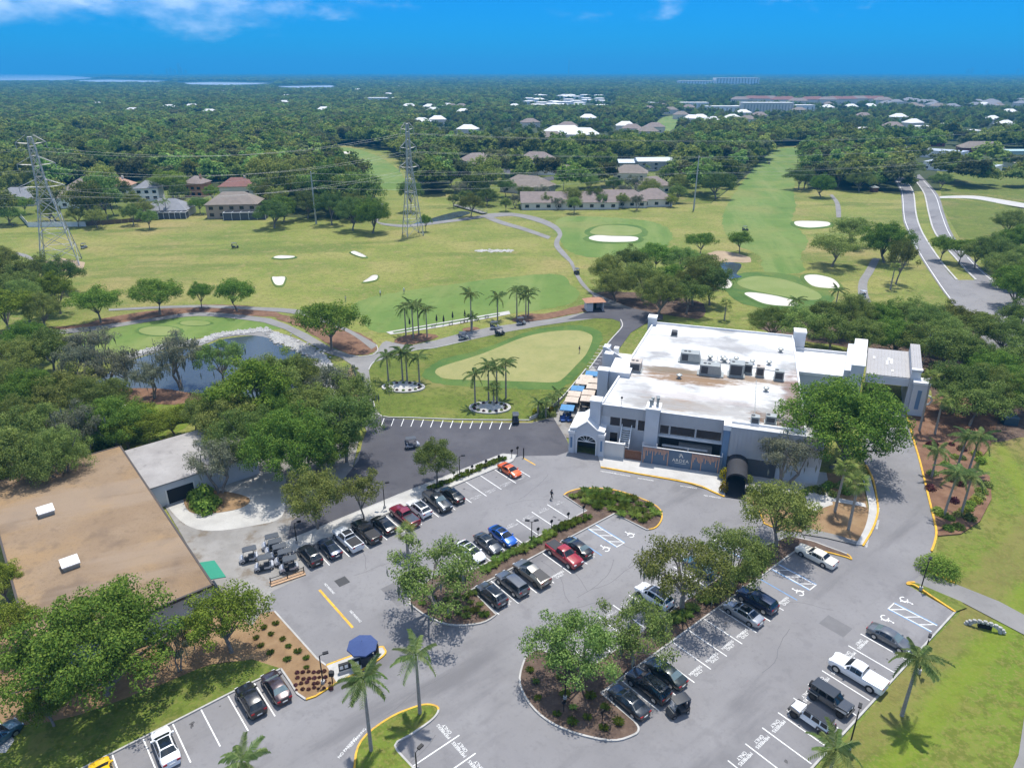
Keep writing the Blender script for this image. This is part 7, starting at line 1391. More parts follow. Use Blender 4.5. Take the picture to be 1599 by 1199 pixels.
# service boxes and bin store near the right edge
p = G(1575, 662); b = tag(empty('bin_container', (p.x, p.y, .1), R(-12)), 'dark teal bin container near the right trees', 'container'); MB().box(-1.2, 1.2, -.8, .8, 0, 1.4).build('body', plain('teal_steel', (.03, .06, .08), .6), b, bevel=.05); MB().box(-1.25, 1.25, -.85, .85, 1.4, 1.55).build('lid', plain('teal_lid', (.07, .11, .14), .6), b, bevel=.03)
p = G(1364, 300); b = tag(empty('path_hut', (p.x, p.y, .1), R(10)), 'tiny brown hut under the fairway oaks', 'hut'); MB().box(-1.6, 1.6, -1.4, 1.4, 0, 2.4).build('wall', M['wood'], b); MB().add([(-2, -1.8, 2.4), (2, -1.8, 2.4), (2, 1.8, 2.4), (-2, 1.8, 2.4), (0, 0, 3.4)], [(0, 1, 4), (1, 2, 4), (2, 3, 4), (3, 0, 4), (3, 2, 1, 0)]).build('roof', M['hvac'], b)
# tee line: folded parasols, ball racks
for x, y in ((682, 507), (707, 502), (726, 499.5), (693, 508), (640, 512)):
    p = G(x, y); r = tag(empty('folded_parasol', (p.x, p.y, .13)), 'dark folded parasol standing on the tee line', 'parasol', 'folded parasols on the tee line'); MB().tube([(0, 0, 0), (0, 0, 1.0)], .03, 6).build('pole', M['dark_metal'], r); MB().tube([(0, 0, .9), (0, 0, 1.5), (0, 0, 2.7)], [.22, .26, .04], 8).build('folded_canopy', M['canvas_black'], r)
for x, y in ((677, 511.5), (704, 508), (722, 505), (728, 503.5), (744, 501), (760, 497)):
    p = G(x, y); r = tag(empty('bag_rack', (p.x, p.y, .13), R(20)), 'small dark bag rack on the tee line', 'rack', 'bag racks on the tee line'); MB().box(-.5, .5, -.2, .2, .5, .58).build('rail', M['dark_metal'], r); MB().box(-.45, -.4, -.2, .2, 0, .5).box(.4, .45, -.2, .2, 0, .5).build('leg_frame', M['dark_metal'], r)
# footbridge over the creek
a, b_ = G(711, 322), G(757, 335); d = (b_ - a); br = tag(empty('footbridge', (a.x, a.y, .4), math.atan2(d.y, d.x)), 'long grey footbridge with railings over the creek', 'bridge'); Lb = d.length
MB().box(0, Lb, -1.3, 1.3, 0, .3).build('deck', M['path'], br)
for s_ in (-1.3, 1.22):
    MB().box(0, Lb, s_, s_ + .08, 1.2, 1.32).box(0, Lb, s_, s_ + .08, .7, .78).build('railing', M['hvac'], br)
    for k in range(9): MB().box(Lb * k / 8 - .06, Lb * k / 8 + .06, s_, s_ + .1, -.4, 1.3).build('post', M['hvac'], br)

# ------------------------------------------------------------------ pylons, poles, wires
M['galv'] = plain('galvanised_steel', (.42, .42, .41), .5, .4)
def pylon(label, px, py, H, base, rz):
    p = G(px, py); r = tag(empty('lattice_tower', (p.x, p.y, 0), rz), label, 'pylon', 'lattice power towers')
    lv = [(0, base), (.14, base * .84), (.27, base * .68), (.40, base * .53), (.52, base * .39), (.62, base * .27), (.70, base * .23), (.78, base * .20), (.86, base * .18), (.93, base * .16), (1.0, base * .10)]
    for sx in (-1, 1):
        for sy in (-1, 1): MB().tube([(sx * w, sy * w, z * H) for z, w in lv], .16, 5).build('leg', M['galv'], r)
    for ax, sg in ((0, -1), (0, 1), (1, -1), (1, 1)):
        mb = MB()
        for i in range(len(lv) - 1):
            (z0, w0), (z1, w1) = lv[i], lv[i + 1]
            f = (lambda t, w, z: (t * w, sg * w, z * H)) if ax == 0 else (lambda t, w, z: (sg * w, t * w, z * H))
            mb.tube([f(-1, w0, z0), f(1, w1, z1)], .085, 4); mb.tube([f(1, w0, z0), f(-1, w1, z1)], .085, 4); mb.tube([f(-1, w1, z1), f(1, w1, z1)], .085, 4)
        mb.build('bracing', M['galv'], r)
    for z, al in ((.62, base * 1.15), (.79, base * .95), (.95, base * .75)):
        mb = MB(); zz = z * H
        for s_ in (-1, 1):
            for y in (-base * .2, base * .2): mb.tube([(s_ * base * .2, y, zz), (s_ * al, 0, zz + .4)], .09, 4); mb.tube([(s_ * base * .2, y, zz + 2.6), (s_ * al, 0, zz + .4)], .08, 4)
            mb.tube([(s_ * al, 0, zz + .4), (s_ * al, 0, zz - 1.4)], .1, 4)
        mb.build('cross_arm', M['galv'], r)
    return r, [(z * H - 1.4, al) for z, al in ((.62, base * 1.15), (.79, base * .95), (.95, base * .75))]
LT, arms = pylon('tall pale lattice power tower at the left edge of the course', 97, 412, 41, 5.6, R(25)); RT, arms2 = pylon('slender lattice power tower left of centre near the creek', 645, 367, 42, 3.4, R(25))
structure('tower_footing', gp([(66, 410), (95, 403), (133, 410), (130, 421), (90, 424), (62, 418)]), .07, M['tan_soil'])
def pole(label, px, py, H, arm=2.0):
    p = G(px, py); r = tag(empty('utility_pole', (p.x, p.y, 0), R(60)), label, 'utility pole', 'tall utility poles'); MB().tube([(0, 0, 0), (0, 0, H)], [.42, .22], 8).build('pole', M['galv'], r)
    for z in (H - 1, H - 4, H - 7): MB().tube([(0, 0, z), (arm, 0, z + .2)], .08, 5).build('arm', M['galv'], r)
    return p
p1 = pole('tall slim pale pole in front of the dense clump', 494, 350, 21.8); p2 = pole('tall slim pale pole beside the long fairway', 1083, 328, 24.7)
def wire(a, b, sag, r_=.022):
    mb = MB(); pts = []
    for k in range(25): t = k / 24; q = Vector(a).lerp(Vector(b), t); q.z -= sag * 4 * t * (1 - t); pts.append(q)
    mb.tube(pts, r_, 4, cap=False); return tag(mb.build('power_line', M['galv']), 'thin power line strung across the course', 'power line', 'power lines')
lt, rt = LT.location, RT.location; off_l = Vector((-330, 180, 0)); off_r = Vector((430, 470, 0))
ca, sa = math.cos(R(25) + 0), math.sin(R(25))
for i in range(3):
    for s_ in (-1, 1):
        A_ = Vector((lt.x + s_ * arms[i][1] * ca, lt.y + s_ * arms[i][1] * sa, arms[i][0])); B_ = Vector((rt.x + s_ * arms2[i][1] * ca, rt.y + s_ * arms2[i][1] * sa, arms2[i][0]))
        wire(A_, B_, 5); wire(B_, (off_r.x + s_ * 3, off_r.y + s_ * 2, arms2[i][0]), 9); wire(A_, (off_l.x, off_l.y + s_ * 4, arms[i][0]), 4)
pd = (p2 - p1); p0 = p1 - pd; p3 = p2 + pd * .8
for z in (0, 3, 6): wire((p1.x + 1, p1.y + 1.5, 20.8 - z), (p2.x + 1, p2.y + 1.5, 23.7 - z), 3.5); wire((p0.x, p0.y, 20 - z), (p1.x + 1, p1.y + 1.5, 20.8 - z), 3.5); wire((p2.x + 1, p2.y + 1.5, 23.7 - z), (p3.x, p3.y, 24 - z), 3.5)

# ------------------------------------------------------------------ houses
ROOFS = {'tan': plain('tan_shingle', (.20, .168, .142), .9, var=.12, vscale=.6), 'rose': plain('rose_shingle', (.205, .165, .148), .9, var=.12, vscale=.6), 'orange': plain('orange_tile', (.36, .21, .145), .85, var=.12, vscale=.6), 'grey': plain('grey_shingle', (.20, .205, .22), .9, var=.1, vscale=.6), 'red': plain('red_tile', (.19, .085, .07), .85, var=.12, vscale=.6), 'white': plain('white_roof', (.62, .62, .61), .7, var=.05), 'metal': plain('pale_metal_roof', (.42, .47, .52), .45, .3), 'teal': plain('teal_roof', (.30, .42, .42), .7)}
WALLS = {'cream': plain('cream_wall', (.62, .57, .49), .85), 'white': plain('white_wall', (.76, .76, .74), .85), 'tan': plain('tan_wall', (.36, .28, .20), .85), 'brick': plain('brick_orange_wall', (.42, .20, .11), .85), 'maroon': plain('maroon_wall', (.16, .04, .04), .85), 'teal': plain('teal_wall', (.32, .46, .46), .85), 'grey': plain('grey_wall', (.28, .29, .30), .85)}
HOUSES = []
def house(label, px, py, w, d, h, roof, wall, rz=0.0, hip=True, rise=.32, nwin=3, storeys=1, name='house', cat='house', group=None, chim=False):
    p = G(px, py); r = tag(empty(name, (p.x, p.y, .05), R(rz)), label, cat, group); HOUSES.append((p.x, p.y, max(w, d)))
    MB().box(-w / 2, w / 2, -d / 2, d / 2, 0, h).build('wall', WALLS[wall], r)
    e = .6; rr = d * rise; rx = max(w / 2 - d * .45, .3) if hip else w / 2 + e
    if rise > 0: 
        mb = MB(); mb.add([(-w / 2 - e, -d / 2 - e, h - .05), (w / 2 + e, -d / 2 - e, h - .05), (w / 2 + e, d / 2 + e, h - .05), (-w / 2 - e, d / 2 + e, h - .05), (-rx, 0, h + rr), (rx, 0, h + rr)], [(0, 1, 5, 4), (1, 2, 5), (2, 3, 4, 5), (3, 0, 4), (3, 2, 1, 0)]); rf = mb.build('roof', ROOFS[roof], r)
    else: rf = MB().box(-w / 2 - .2, w / 2 + .2, -d / 2 - .2, d / 2 + .2, h, h + .3).build('roof', ROOFS[roof], r)
    if chim: MB().box(w * .2, w * .2 + .9, -.4, .5, h + rr * .4, h + rr + .8).build('chimney', WALLS[wall], rf)
    for s_ in range(storeys):
        for k in range(nwin):
            x = -w / 2 + w * (k + .5) / nwin; z = 1.0 + s_ * 2.9; ww = min(.9, w / nwin * .3)
            wn = MB().box(x - ww, x + ww, -d / 2 - .06, -d / 2 + .02, z, z + 1.4).build('window', M['dark_glass'], r)
    return r
for a, k in (((('low grey roofed house at the left edge', 35, 318, 20, 14, 3.4, 'grey', 'cream'), {})), (('cream house with tan hipped roof behind the left tower', 112, 322, 17, 14, 5.2, 'tan', 'white', 8), dict(storeys=1)), (('orange roofed house behind the left trees', 186, 302, 15, 12, 4.5, 'orange', 'cream', 5), dict(chim=True)),
             (('white two storey house left of the bright tree', 236, 312, 11, 10, 6.4, 'grey', 'white', 10), dict(storeys=2)), (('low grey roofed house with screened porch on the course', 266, 336, 19, 13, 3.2, 'grey', 'cream', 4), {}), (('orange brick two storey house with chimney', 311, 306, 10, 10, 7.0, 'rose', 'brick', -8), dict(storeys=2, chim=True)),
             (('red roofed house behind the large tan one', 374, 304, 17, 12, 5.0, 'red', 'cream', 6), dict(chim=True)), (('large tan two storey house with pool cage', 370, 337, 22, 14, 6.2, 'tan', 'tan', 6), dict(storeys=2, nwin=5)), (('tan roofed house second behind the left trees', 140, 300, 14, 12, 4.5, 'tan', 'white', 5), {}),
             (('rose roofed house at the left of the middle neighbourhood', 746, 259, 21, 14, 4.2, 'rose', 'white', 20), {}), (('tan roofed house below the left middle rose one', 740, 274, 15, 12, 4.0, 'tan', 'cream', 15), {}), (('rose roofed house at the top of the cul de sac', 838, 258, 24, 15, 4.2, 'rose', 'white', -12), {}), (('long rose roofed house facing the lawn', 850, 272, 20, 12, 3.8, 'tan', 'white', 4), {}),
             (('angled tan roofed house left of the long block', 824, 300, 26, 15, 4.0, 'tan', 'cream', -32), {}), (('long low villa block with brown roof along the course', 888, 324, 46, 13, 3.4, 'rose', 'cream', 2), dict(nwin=9, hip=False)), (('second long villa block beside the course', 962, 321, 28, 13, 3.4, 'rose', 'cream', -3), dict(nwin=6)), (('cream villa at the right end of the villas', 1018, 320, 16, 13, 3.8, 'rose', 'cream', 8), {}),
             (('rose roofed villa behind the right villas', 1018, 300, 16, 13, 4.2, 'rose', 'cream', 15), {}), (('white walled house with pink roof near the lawn', 884, 279, 13, 12, 4.2, 'rose', 'white', 0), {}), (('tan roofed house in front of metal buildings', 984, 279, 20, 13, 4.0, 'tan', 'cream', -10), {}), (('white metal roofed two storey block', 1020, 266, 24, 13, 6.4, 'metal', 'grey', 4), dict(storeys=2, rise=.14, hip=False)), (('low metal roofed block beside the taller one', 988, 265, 20, 12, 5.0, 'metal', 'grey', 0), dict(rise=.14, hip=False)),
             (('pale clustered villas beyond the middle houses', 880, 214, 40, 20, 4.5, 'white', 'cream', 8), dict(nwin=6)), (('second pale clustered villa beyond the middle houses', 910, 217, 30, 18, 4.5, 'white', 'cream', -8), dict(nwin=5)), (('beige villa beyond the middle houses at left', 860, 222, 26, 16, 4.5, 'tan', 'cream', 4), {}), (('house by the upper fairway gap', 1010, 212, 22, 14, 4.5, 'tan', 'cream', 0), {}),
             (('pale metal roofed long row of flats beyond the road, nearer end', 1500, 268, 42, 16, 5.0, 'metal', 'white', -48), dict(rise=0, nwin=8)), (('pale metal roofed long row of flats beyond the road, far end', 1455, 245, 44, 18, 5.0, 'metal', 'white', -48), dict(rise=0, nwin=8)), (('maroon house beyond the flats, left one', 1452, 228, 20, 12, 4.8, 'tan', 'maroon', -10), {}), (('maroon house beyond the flats, wider right one', 1528, 240, 30, 14, 4.8, 'tan', 'maroon', -8), {}), (('pale teal house at the right edge beyond the road', 1585, 246, 30, 14, 5.0, 'teal', 'teal', 4), dict(rise=0)),
             (('low white house at the right edge below the teal one', 1598, 262, 22, 12, 4.0, 'white', 'white', 0), {}), (('white roofed house left of the far road end', 1335, 214, 34, 15, 4.5, 'white', 'white', 4), {}), (('long white roofed flats above the fairway oaks', 1385, 214, 48, 16, 5.0, 'white', 'white', 6), dict(rise=0, nwin=8)), (('white flats above the maroon houses, left', 1452, 205, 40, 16, 5.0, 'white', 'white', -4), dict(rise=0, nwin=6)), (('white flats above the maroon houses, right', 1500, 212, 36, 16, 5.0, 'white', 'cream', 2), dict(rise=0, nwin=6)), (('cream flats at the far right', 1565, 213, 34, 14, 5.0, 'white', 'cream', 2), dict(rise=0, nwin=6))):
    house(*a, **k)
# pool cages: glazed screens on frames
def cage(label, px, py, w, d, h, rz):
    p = G(px, py); r = tag(empty('pool_cage', (p.x, p.y, .05), R(rz)), label, 'pool cage', 'screened pool cages'); mb = MB()
    for i in range(6):
        x = -w / 2 + w * i / 5; mb.box(x - .08, x + .08, -d / 2 - .08, -d / 2 + .08, 0, h); mb.box(x - .08, x + .08, -d / 2, d / 2, h, h + .12)
    mb.box(-w / 2, w / 2, -d / 2 - .1, -d / 2 + .1, h, h + .16); mb.build('frame', M['white_trim'], r); MB().box(-w / 2 + .1, w / 2 - .1, -d / 2 + .1, d / 2, .05, h - .1).build('screen', M['dark_and_shade'], r)
cage('screened pool cage in front of the large tan house', 385, 342, 18, 6, 3.2, 6); cage('small screened porch in front of the low grey house', 272, 341, 12, 4, 2.8, 4)
def fence(name, label, pxs, h, mt):
    w = gp(pxs); r = tag(empty(name, (0, 0, 0)), label, 'fence')
    for i in range(len(w) - 1):
        a, b_ = Vector(w[i]), Vector(w[i + 1]); n = max(1, int((b_ - a).length / 2.4))
        for k in range(n): q0, q1 = a.lerp(b_, k / n), a.lerp(b_, (k + .97) / n); L_, R_ = strip([q0, q1], .05); MB().prism(L_ + R_[::-1], 0, h).build('panel', mt, r)
fence('white_fence', 'white panel fence behind the left tower', [(30, 338), (45, 355), (135, 354)], 2.1, M['white_trim']); fence('board_fence', 'weathered brown board fence right of the white fence', [(136, 353), (180, 350), (222, 346)], 1.8, M['timber'])
# large far buildings
def slab(label, px, py, w, d, h, wall='white', n=12, rz=0, group=None, name='far_building', bands=2):
    p = G(px, py); r = tag(empty(name, (p.x, p.y, 0), R(rz)), label, 'building', group); HOUSES.append((p.x, p.y, w * .55)); MB().box(-w / 2, w / 2, -d / 2, d / 2, 0, h).build('wall', WALLS[wall], r); MB().box(-w / 2 - .5, w / 2 + .5, -d / 2 - .5, d / 2 + .5, h, h + .8).build('roof', ROOFS['white'], r)
    for k in range(n): x = -w / 2 + w * (k + .5) / n; MB().box(x - w / n * .13, x + w / n * .13, -d / 2 - .15, -d / 2 + .05, 1.5, h - 2).build('window', M['hvac'], r)
slab('long cream mid rise building on the right horizon', 1195, 177, 78, 22, 15, 'cream', 16); slab('white left wing beside the long cream building', 1132, 176, 62, 20, 9, 'white', 9); slab('white right wing beside the long cream building', 1246, 174, 46, 20, 9, 'white', 6)
slab('white hospital like block far beyond, wide left part', 1085, 135, 150, 60, 22, 'white', 12); slab('white hospital like block far beyond, taller right part', 1148, 135, 190, 60, 34, 'white', 14); slab('long pale warehouse beyond the left wood', 599, 160.5, 75, 30, 9, 'white', 8)
slab('white low commercial block left of the cream building', 1080, 168, 55, 24, 8, 'white', 8); slab('white low commercial block in the centre distance', 1010, 167, 40, 20, 7, 'white', 6)
rs_ = random.Random(9)
for k in range(16): house('red roofed apartment block in the distance at right', 1155 + k * 15 + rs_.uniform(-4, 4), 163.5 + rs_.uniform(-2.5, 2.5), 34, 16, 9, 'red' if k % 3 else 'rose', 'cream', rs_.uniform(-10, 10), nwin=2, name='far_house', group='distant red roofed blocks')
for k in range(34): house('small white roofed home in the distant mobile park', 815 + rs_.uniform(0, 125), 152 + rs_.uniform(0, 18), 22, 10, 6, 'white', 'white', rs_.uniform(-20, 20), nwin=1, rise=.12, name='far_house', group='distant mobile homes')
for k in range(46): house('small pale roofed house among the distant trees', rs_.uniform(650, 1590), rs_.uniform(168, 212), 20, 13, 6, rs_.choice(('white', 'rose', 'tan', 'white')), 'cream', rs_.uniform(-30, 30), nwin=2, name='far_house', group='distant houses among trees')
for k in range(22): house('grey roofed house in the far right subdivision', rs_.uniform(1380, 1600), rs_.uniform(160, 172), 22, 14, 6, rs_.choice(('grey', 'tan', 'grey')), 'cream', rs_.uniform(-20, 20), nwin=1, name='far_house', group='distant right subdivision')
for k in range(14): house('lone pale house showing through the left woods', rs_.uniform(60, 640), rs_.uniform(134, 186), 24, 14, 6, 'white', 'white', rs_.uniform(-20, 20), nwin=1, name='far_house', group='houses in the left woods')
p = G(888, 119); r = tag(empty('radio_mast', (p.x, p.y, 0)), 'tall thin radio mast on the horizon', 'mast'); hm = height_at(p.x, p.y, 94)
mb = MB()
for q in ((-6, 0), (6, 0), (0, 8)): mb.tube([(q[0], q[1], 0), (q[0] * .5, q[1] * .5, hm)], 2.2, 4)
mb.build('mast', M['hvac'], r); MB().tube([(0, 0, hm), (0, 0, hm * 1.04)], 1.2, 4).build('antenna', M['hvac'], r)
for k, (x, h) in enumerate(((238, 70), (262, 100), (268, 120), (274, 90), (281, 190), (284, 120), (291, 80), (1510, 90), (1516, 120), (1540, 80), (1588, 100))):
    p = G(x, 117.6); o = MB().box(-22, 22, -15, 15, 0, h).box(-12, 12, -10, 10, h, h + 12).build('skyline_tower', WALLS['grey'], None, (p.x, p.y, 0)); tag(o, 'tiny grey tower on the far horizon', 'tower', 'towers on the far horizon')

# ------------------------------------------------------------------ woods: one mass of trees reaching the horizon
proto = bpy.data.collections.new('woodland_protos')
for s_ in range(4):
    C, Nn, S, cl = crown_pts(200 + s_, 5.2, 11.5, 1.5, 40, 42, .82, rc=(.20, .34), rho=(.4, .9)); me = quads('wood_crown', C, Nn, S, [M[('leaf_wood', 'leaf_wood2', 'leaf_wood', 'leaf_wood3')[s_]]], seed=s_, aspect=.8); o = bpy.data.objects.new('wood_proto%d' % s_, me); proto.objects.link(o)
pts = []; rs = np.random.RandomState(4)
EXC = [COURSE, [(506, 238), (540, 226), (600, 234), (640, 256), (652, 300), (596, 310), (560, 292), (530, 268)], [(560, 296), (662, 296), (662, 346), (600, 346)], [(1380, 262), (1440, 262), (1500, 300), (1420, 300)], [(1018, 204), (1032, 182), (1060, 180), (1066, 194), (1040, 214)], [(-900, 113), (110, 116), (170, 121), (110, 130), (-900, 132)], [(95, 127), (170, 123.5), (275, 126.5), (255, 133), (140, 133)], [(260, 130), (330, 127.6), (435, 129.6), (420, 138), (300, 138)], [(425, 135.4), (520, 133), (530, 142), (440, 144)]]
HOOD = [[(-500, 300), (420, 280), (420, 345), (-500, 358)], [(690, 300), (730, 262), (800, 232), (1060, 236), (1130, 262), (1150, 285), (1108, 320), (765, 325)], [(1420, 200), (1700, 200), (1900, 300), (1462, 262)]]
def keep(x, y, rad):
    px, py = PX(x, y)
    for e in EXC:
        if inside(px, py, e): return False
    for hx, hy, hw in HOUSES:
        if abs(x - hx) < hw * .62 + rad and -(hw * .6 + rad + min(.05 * hy + 4, 130)) < y - hy < hw * .6 + rad: return False
    for tx, ty, tr in TREES:
        if (x - tx) ** 2 + (y - ty) ** 2 < (tr * .9) ** 2: return False
    return True
def scatter(y0, y1, sp, sc, hood_p):
    y = y0
    while y < y1:
        step = sp; w = .80 * y + 60; n = int(2 * w / step); xs = np.linspace(-w, w, n) + rs.uniform(-.45, .45, n) * step; ys = y + rs.uniform(-.45, .45, n) * step
        for x_, y_ in zip(xs, ys):
            if not keep(x_, y_, 3.5 * sc): continue
            if hood_p < 1:
                px, py = PX(x_, y_)
                if any(inside(px, py, h) for h in HOOD) and rs.rand() > hood_p: continue
            if any(inside(*PX(x_, y_), h) for h in SUBURB):
                if rs.rand() > .62: continue
                pts.append((x_, y_, 0, sc * rs.uniform(.45, .8))); continue
            pts.append((x_, y_, 0, sc * rs.choice((.7, .9, 1.0, 1.2, 1.5)) * rs.uniform(.9, 1.1)))
        y += step * .9
SUBURB = [[(800, 146), (965, 146), (965, 176), (800, 176)], [(1060, 142), (1640, 142), (1640, 216), (1280, 216), (1060, 186)], [(640, 188), (1100, 186), (1060, 236), (700, 240)]]
HOUSES_ALL = HOUSES
near_houses = [h for h in HOUSES if h[1] < 1500]
HOUSES = near_houses; scatter(300, 700, 9.5, 1.25, .6); scatter(700, 1300, 10.5, 1.2, .8)
HOUSES = HOUSES_ALL; TREES_ALL = TREES; TREES = []; scatter(1300, 3200, 15, 1.35, 1); HOUSES = [h for h in HOUSES_ALL if h[1] > 2500]; scatter(3200, 7000, 34, 2.4, 1); HOUSES = []; scatter(7000, 16000, 75, 4.2, 1)
print('woodland points', len(pts))
# the nearest trees of the wood are trees of their own
TREES = TREES_ALL
nt = sum(1 for o in COL.objects if o.get('category') == 'tree'); pts.sort(key=lambda q: q[1]); nn = max(0, 300 - nt); near = pts[:nn]; rest = pts[nn:]
for k, (x, y, z, s_) in enumerate(near):
    px, py = PX(x, y); plant_tree('woodland_tree', 'woodland tree at the near edge of the left woods' if px < 640 else ('woodland tree at the near edge of the right woods' if px > 1140 else 'woodland tree at the edge of the middle neighbourhood'), 'wood%d' % (k % 4), x, y, 11.5 * s_, 5.4 * s_, 'woodland edge trees left' if px < 640 else ('woodland edge trees right' if px > 1140 else 'woodland edge trees middle'))
arr = np.array(rest, dtype=np.float32); me = bpy.data.meshes.new('far_woodland'); me.vertices.add(len(arr)); me.vertices.foreach_set('co', arr[:, :3].ravel()); at = me.attributes.new('size', 'FLOAT', 'POINT'); at.data.foreach_set('value', arr[:, 3]); at = me.attributes.new('tall', 'FLOAT', 'POINT'); tl = np.where(arr[:, 1] < 800, np.clip(arr[:, 3], .5, 1.6), np.clip(arr[:, 3], .3, 6) ** .3).astype(np.float32); at.data.foreach_set('value', tl); me.update()
wood = bpy.data.objects.new('far_woodland', me); COL.objects.link(wood); tag(wood, 'mass of woodland trees stretching to the horizon', 'woodland', kind='stuff')
ng = bpy.data.node_groups.new('scatter_woodland', 'GeometryNodeTree'); ng.interface.new_socket('Geometry', in_out='INPUT', socket_type='NodeSocketGeometry'); ng.interface.new_socket('Geometry', in_out='OUTPUT', socket_type='NodeSocketGeometry')
n = ng.nodes; l = ng.links; gi = n.new('NodeGroupInput'); go = n.new('NodeGroupOutput'); ci = n.new('GeometryNodeCollectionInfo'); ci.inputs['Collection'].default_value = proto; ci.inputs['Separate Children'].default_value = True; ci.inputs['Reset Children'].default_value = True
ip = n.new('GeometryNodeInstanceOnPoints'); ip.inputs['Pick Instance'].default_value = True
mp_ = n.new('GeometryNodeMeshToPoints'); l.new(gi.outputs[0], mp_.inputs[0]); l.new(mp_.outputs[0], ip.inputs['Points']); l.new(ci.outputs[0], ip.inputs['Instance'])
ri = n.new('FunctionNodeRandomValue'); ri.data_type = 'INT'; ri.inputs[4].default_value = 0; ri.inputs[5].default_value = 3; l.new(ri.outputs[2], ip.inputs['Instance Index'])
rr_ = n.new('FunctionNodeRandomValue'); rr_.data_type = 'FLOAT_VECTOR'; rr_.inputs[0].default_value = (0, 0, 0); rr_.inputs[1].default_value = (0, 0, 6.28); l.new(rr_.outputs[0], ip.inputs['Rotation'])
na = n.new('GeometryNodeInputNamedAttribute'); na.data_type = 'FLOAT'; na.inputs[0].default_value = 'size'
cx = n.new('ShaderNodeCombineXYZ'); sq = n.new('GeometryNodeInputNamedAttribute'); sq.data_type = 'FLOAT'; sq.inputs[0].default_value = 'tall'; l.new(na.outputs[0], cx.inputs[0]); l.new(na.outputs[0], cx.inputs[1]); l.new(sq.outputs[0], cx.inputs[2]); l.new(cx.outputs[0], ip.inputs['Scale'])
l.new(ip.outputs[0], go.inputs[0]); md = wood.modifiers.new('scatter', 'NODES'); md.node_group = ng

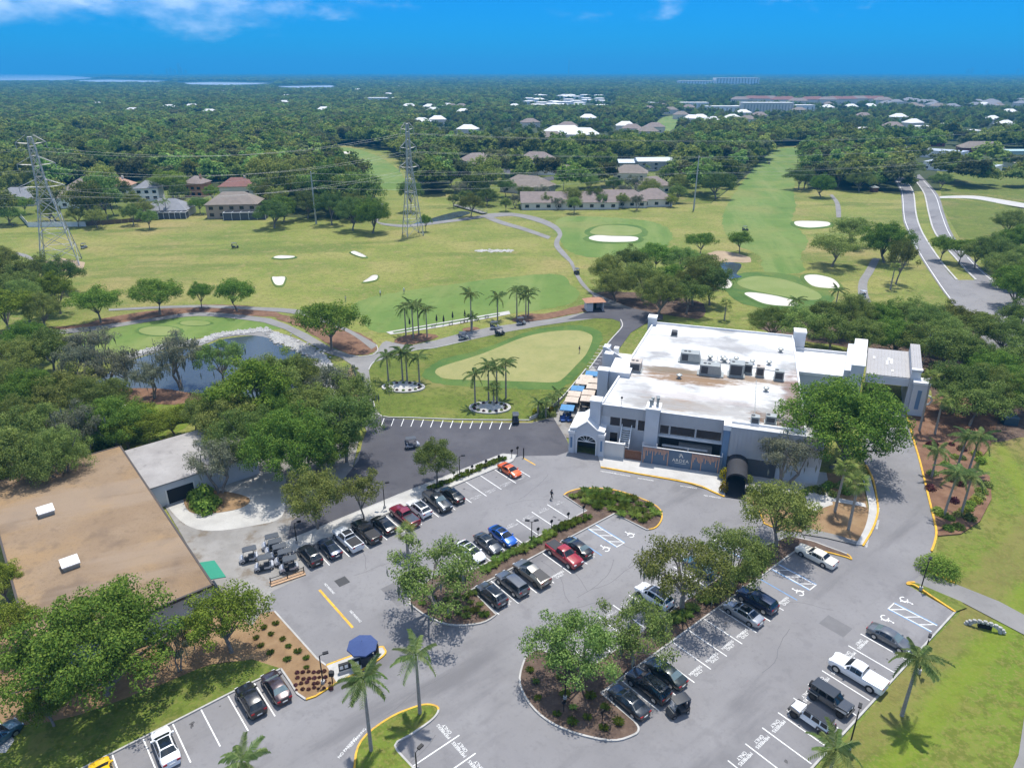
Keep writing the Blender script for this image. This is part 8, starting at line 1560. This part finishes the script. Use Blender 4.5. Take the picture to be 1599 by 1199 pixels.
# ------------------------------------------------------------------ people
def person(label, px, py, rz, shirt, trousers, pose='walk', z=ZL, skin=(.40, .24, .16), cap=None):
    p = G(px, py); Hh = 1.76
    J = {'pel': (0, 0, .95), 'sp': (.02, 0, 1.20), 'ch': (.02, 0, 1.42), 'nk': (.03, 0, 1.53), 'hd': (.05, 0, 1.68), 'tp': (.05, 0, 1.76)}
    lead = .28 if pose == 'walk' else .05
    for s_, sg in (('l', 1), ('r', -1)):
        f = lead * sg
        J[s_ + 'hip'] = (0, .10 * sg, .92); J[s_ + 'kn'] = (f * .55 + .05, .11 * sg, .50); J[s_ + 'an'] = (f * .9 - (.05 if f < 0 else 0), .11 * sg, .09); J[s_ + 'to'] = (f * .9 + .17, .12 * sg, .04); J[s_ + 'sh'] = (.02, .19 * sg, 1.43)
        if pose == 'golf': J[s_ + 'el'] = (.18, .20 * sg, 1.17); J[s_ + 'wr'] = (.38, .05 * sg, .98); J[s_ + 'ha'] = (.44, .03 * sg, .92)
        else: J[s_ + 'el'] = (-f * .4, .25 * sg, 1.15); J[s_ + 'wr'] = (-f * .5 + .08, .26 * sg, .92); J[s_ + 'ha'] = (-f * .5 + .11, .26 * sg, .84)
    names = list(J); E = [('pel', 'sp'), ('sp', 'ch'), ('ch', 'nk'), ('nk', 'hd'), ('hd', 'tp')]
    for s_ in 'lr': E += [('pel', s_ + 'hip'), (s_ + 'hip', s_ + 'kn'), (s_ + 'kn', s_ + 'an'), (s_ + 'an', s_ + 'to'), ('ch', s_ + 'sh'), (s_ + 'sh', s_ + 'el'), (s_ + 'el', s_ + 'wr'), (s_ + 'wr', s_ + 'ha')]
    RR = {'pel': .145, 'sp': .135, 'ch': .155, 'nk': .06, 'hd': .105, 'tp': .06, 'hip': .11, 'kn': .068, 'an': .045, 'to': .04, 'sh': .075, 'el': .048, 'wr': .034, 'ha': .038}
    me = bpy.data.meshes.new('person'); me.from_pydata([J[k] for k in names], [(names.index(a), names.index(b)) for a, b in E], []); ob = bpy.data.objects.new('person', me); COL.objects.link(ob)
    ob.modifiers.new('skin', 'SKIN'); 
    if not me.skin_vertices: 
        bm = bmesh.new(); bm.from_mesh(me); bm.verts.layers.skin.verify(); bm.to_mesh(me); bm.free()
    sv = me.skin_vertices[0].data
    for i, k in enumerate(names): r_ = RR[k if k in RR else k[1:]]; sv[i].radius = (r_, r_); sv[i].use_root = (k == 'pel')
    ss = ob.modifiers.new('sub', 'SUBSURF'); ss.levels = 1; ss.render_levels = 1
    bpy.context.view_layer.update(); m2 = bpy.data.meshes.new_from_object(ob.evaluated_get(bpy.context.evaluated_depsgraph_get())); bpy.data.objects.remove(ob)
    for mt in (plain('skin_tone', skin, .6), plain('shirt_cloth', shirt, .85), plain('trouser_cloth', trousers, .85), M['black_trim']): m2.materials.append(mt)
    for pl in m2.polygons:
        c = pl.center; pl.use_smooth = True; arm = abs(c.y) > .17 or c.x > .2
        pl.material_index = 0 if c.z > 1.52 or (c.z < 1.1 and c.z > .8 and arm) else (3 if c.z < .10 else (2 if c.z < .98 else 1))
    r = put(m2, 'person', None, None, (p.x, p.y, z), rz); tag(r, label, 'person', 'people')
    h = MB(); h.ball((.03, 0, 1.71), .118, 10, sq=(1.05, .95, .85)); h.build('cap' if cap else 'hair', plain('cap_cloth', cap, .8) if cap else plain('dark_hair', (.02, .015, .012), .7), r, smooth=True)
    return r
person('person in black clothes walking across the aisle', 861, 781, R(30), (.012, .012, .014), (.012, .012, .014), 'walk')
person('golfer in a white shirt on the range turf, left one', 594, 463, R(80), (.7, .7, .7), (.05, .05, .07), 'golf', .1, cap=(.7, .7, .7)); person('golfer in a white shirt on the range turf, right one', 631, 459, R(80), (.65, .65, .66), (.3, .28, .22), 'golf', .1, cap=(.7, .7, .7)); person('golfer in pale clothes near the left of range turf', 540, 472, R(80), (.6, .55, .4), (.4, .38, .3), 'golf', .1)
person('person in dark shirt putting at the end of practice green', 905, 552, R(200), (.02, .022, .03), (.3, .28, .24), 'golf', .14)

# ------------------------------------------------------------------ haze
hz = MB(); hz.box(-46000, 46000, -500, 81000, -1.5, 330); haze = hz.build('haze', bpy.data.materials.new('haze_air')); tag(haze, kind='stuff')
m = haze.data.materials[0]; m.use_nodes = True; N = m.node_tree.nodes; L = m.node_tree.links; N.clear(); out = N.new('ShaderNodeOutputMaterial'); pv_ = N.new('ShaderNodeVolumePrincipled'); pv_.inputs['Color'].default_value = HAZE_COL + (1,); pv_.inputs['Density'].default_value = HAZE_D; pv_.inputs['Anisotropy'].default_value = .0; L.new(pv_.outputs[0], out.inputs['Volume'])

# ------------------------------------------------------------------ labels: alike things in small groups are told apart by their order
ORD = 'first second third fourth fifth sixth seventh eighth ninth tenth eleventh twelfth thirteenth fourteenth fifteenth sixteenth seventeenth eighteenth nineteenth twentieth'.split()
ORD += ['twenty-' + w for w in ORD[:9]] + ['thirtieth'] + ['thirty-' + w for w in ORD[:9]]
by = {}
for o in COL.objects:
    if o.parent is None and o.get('label') and o.get('group'): by.setdefault(o['label'], []).append(o)
for lb, os_ in by.items():
    if 1 < len(os_) <= 39 and len(lb.split()) <= 12:
        for k, o in enumerate(sorted(os_, key=lambda q: PX(q.location.x, q.location.y, q.location.z)[0])): o['label'] = lb + ', ' + ORD[k] + ' from left'
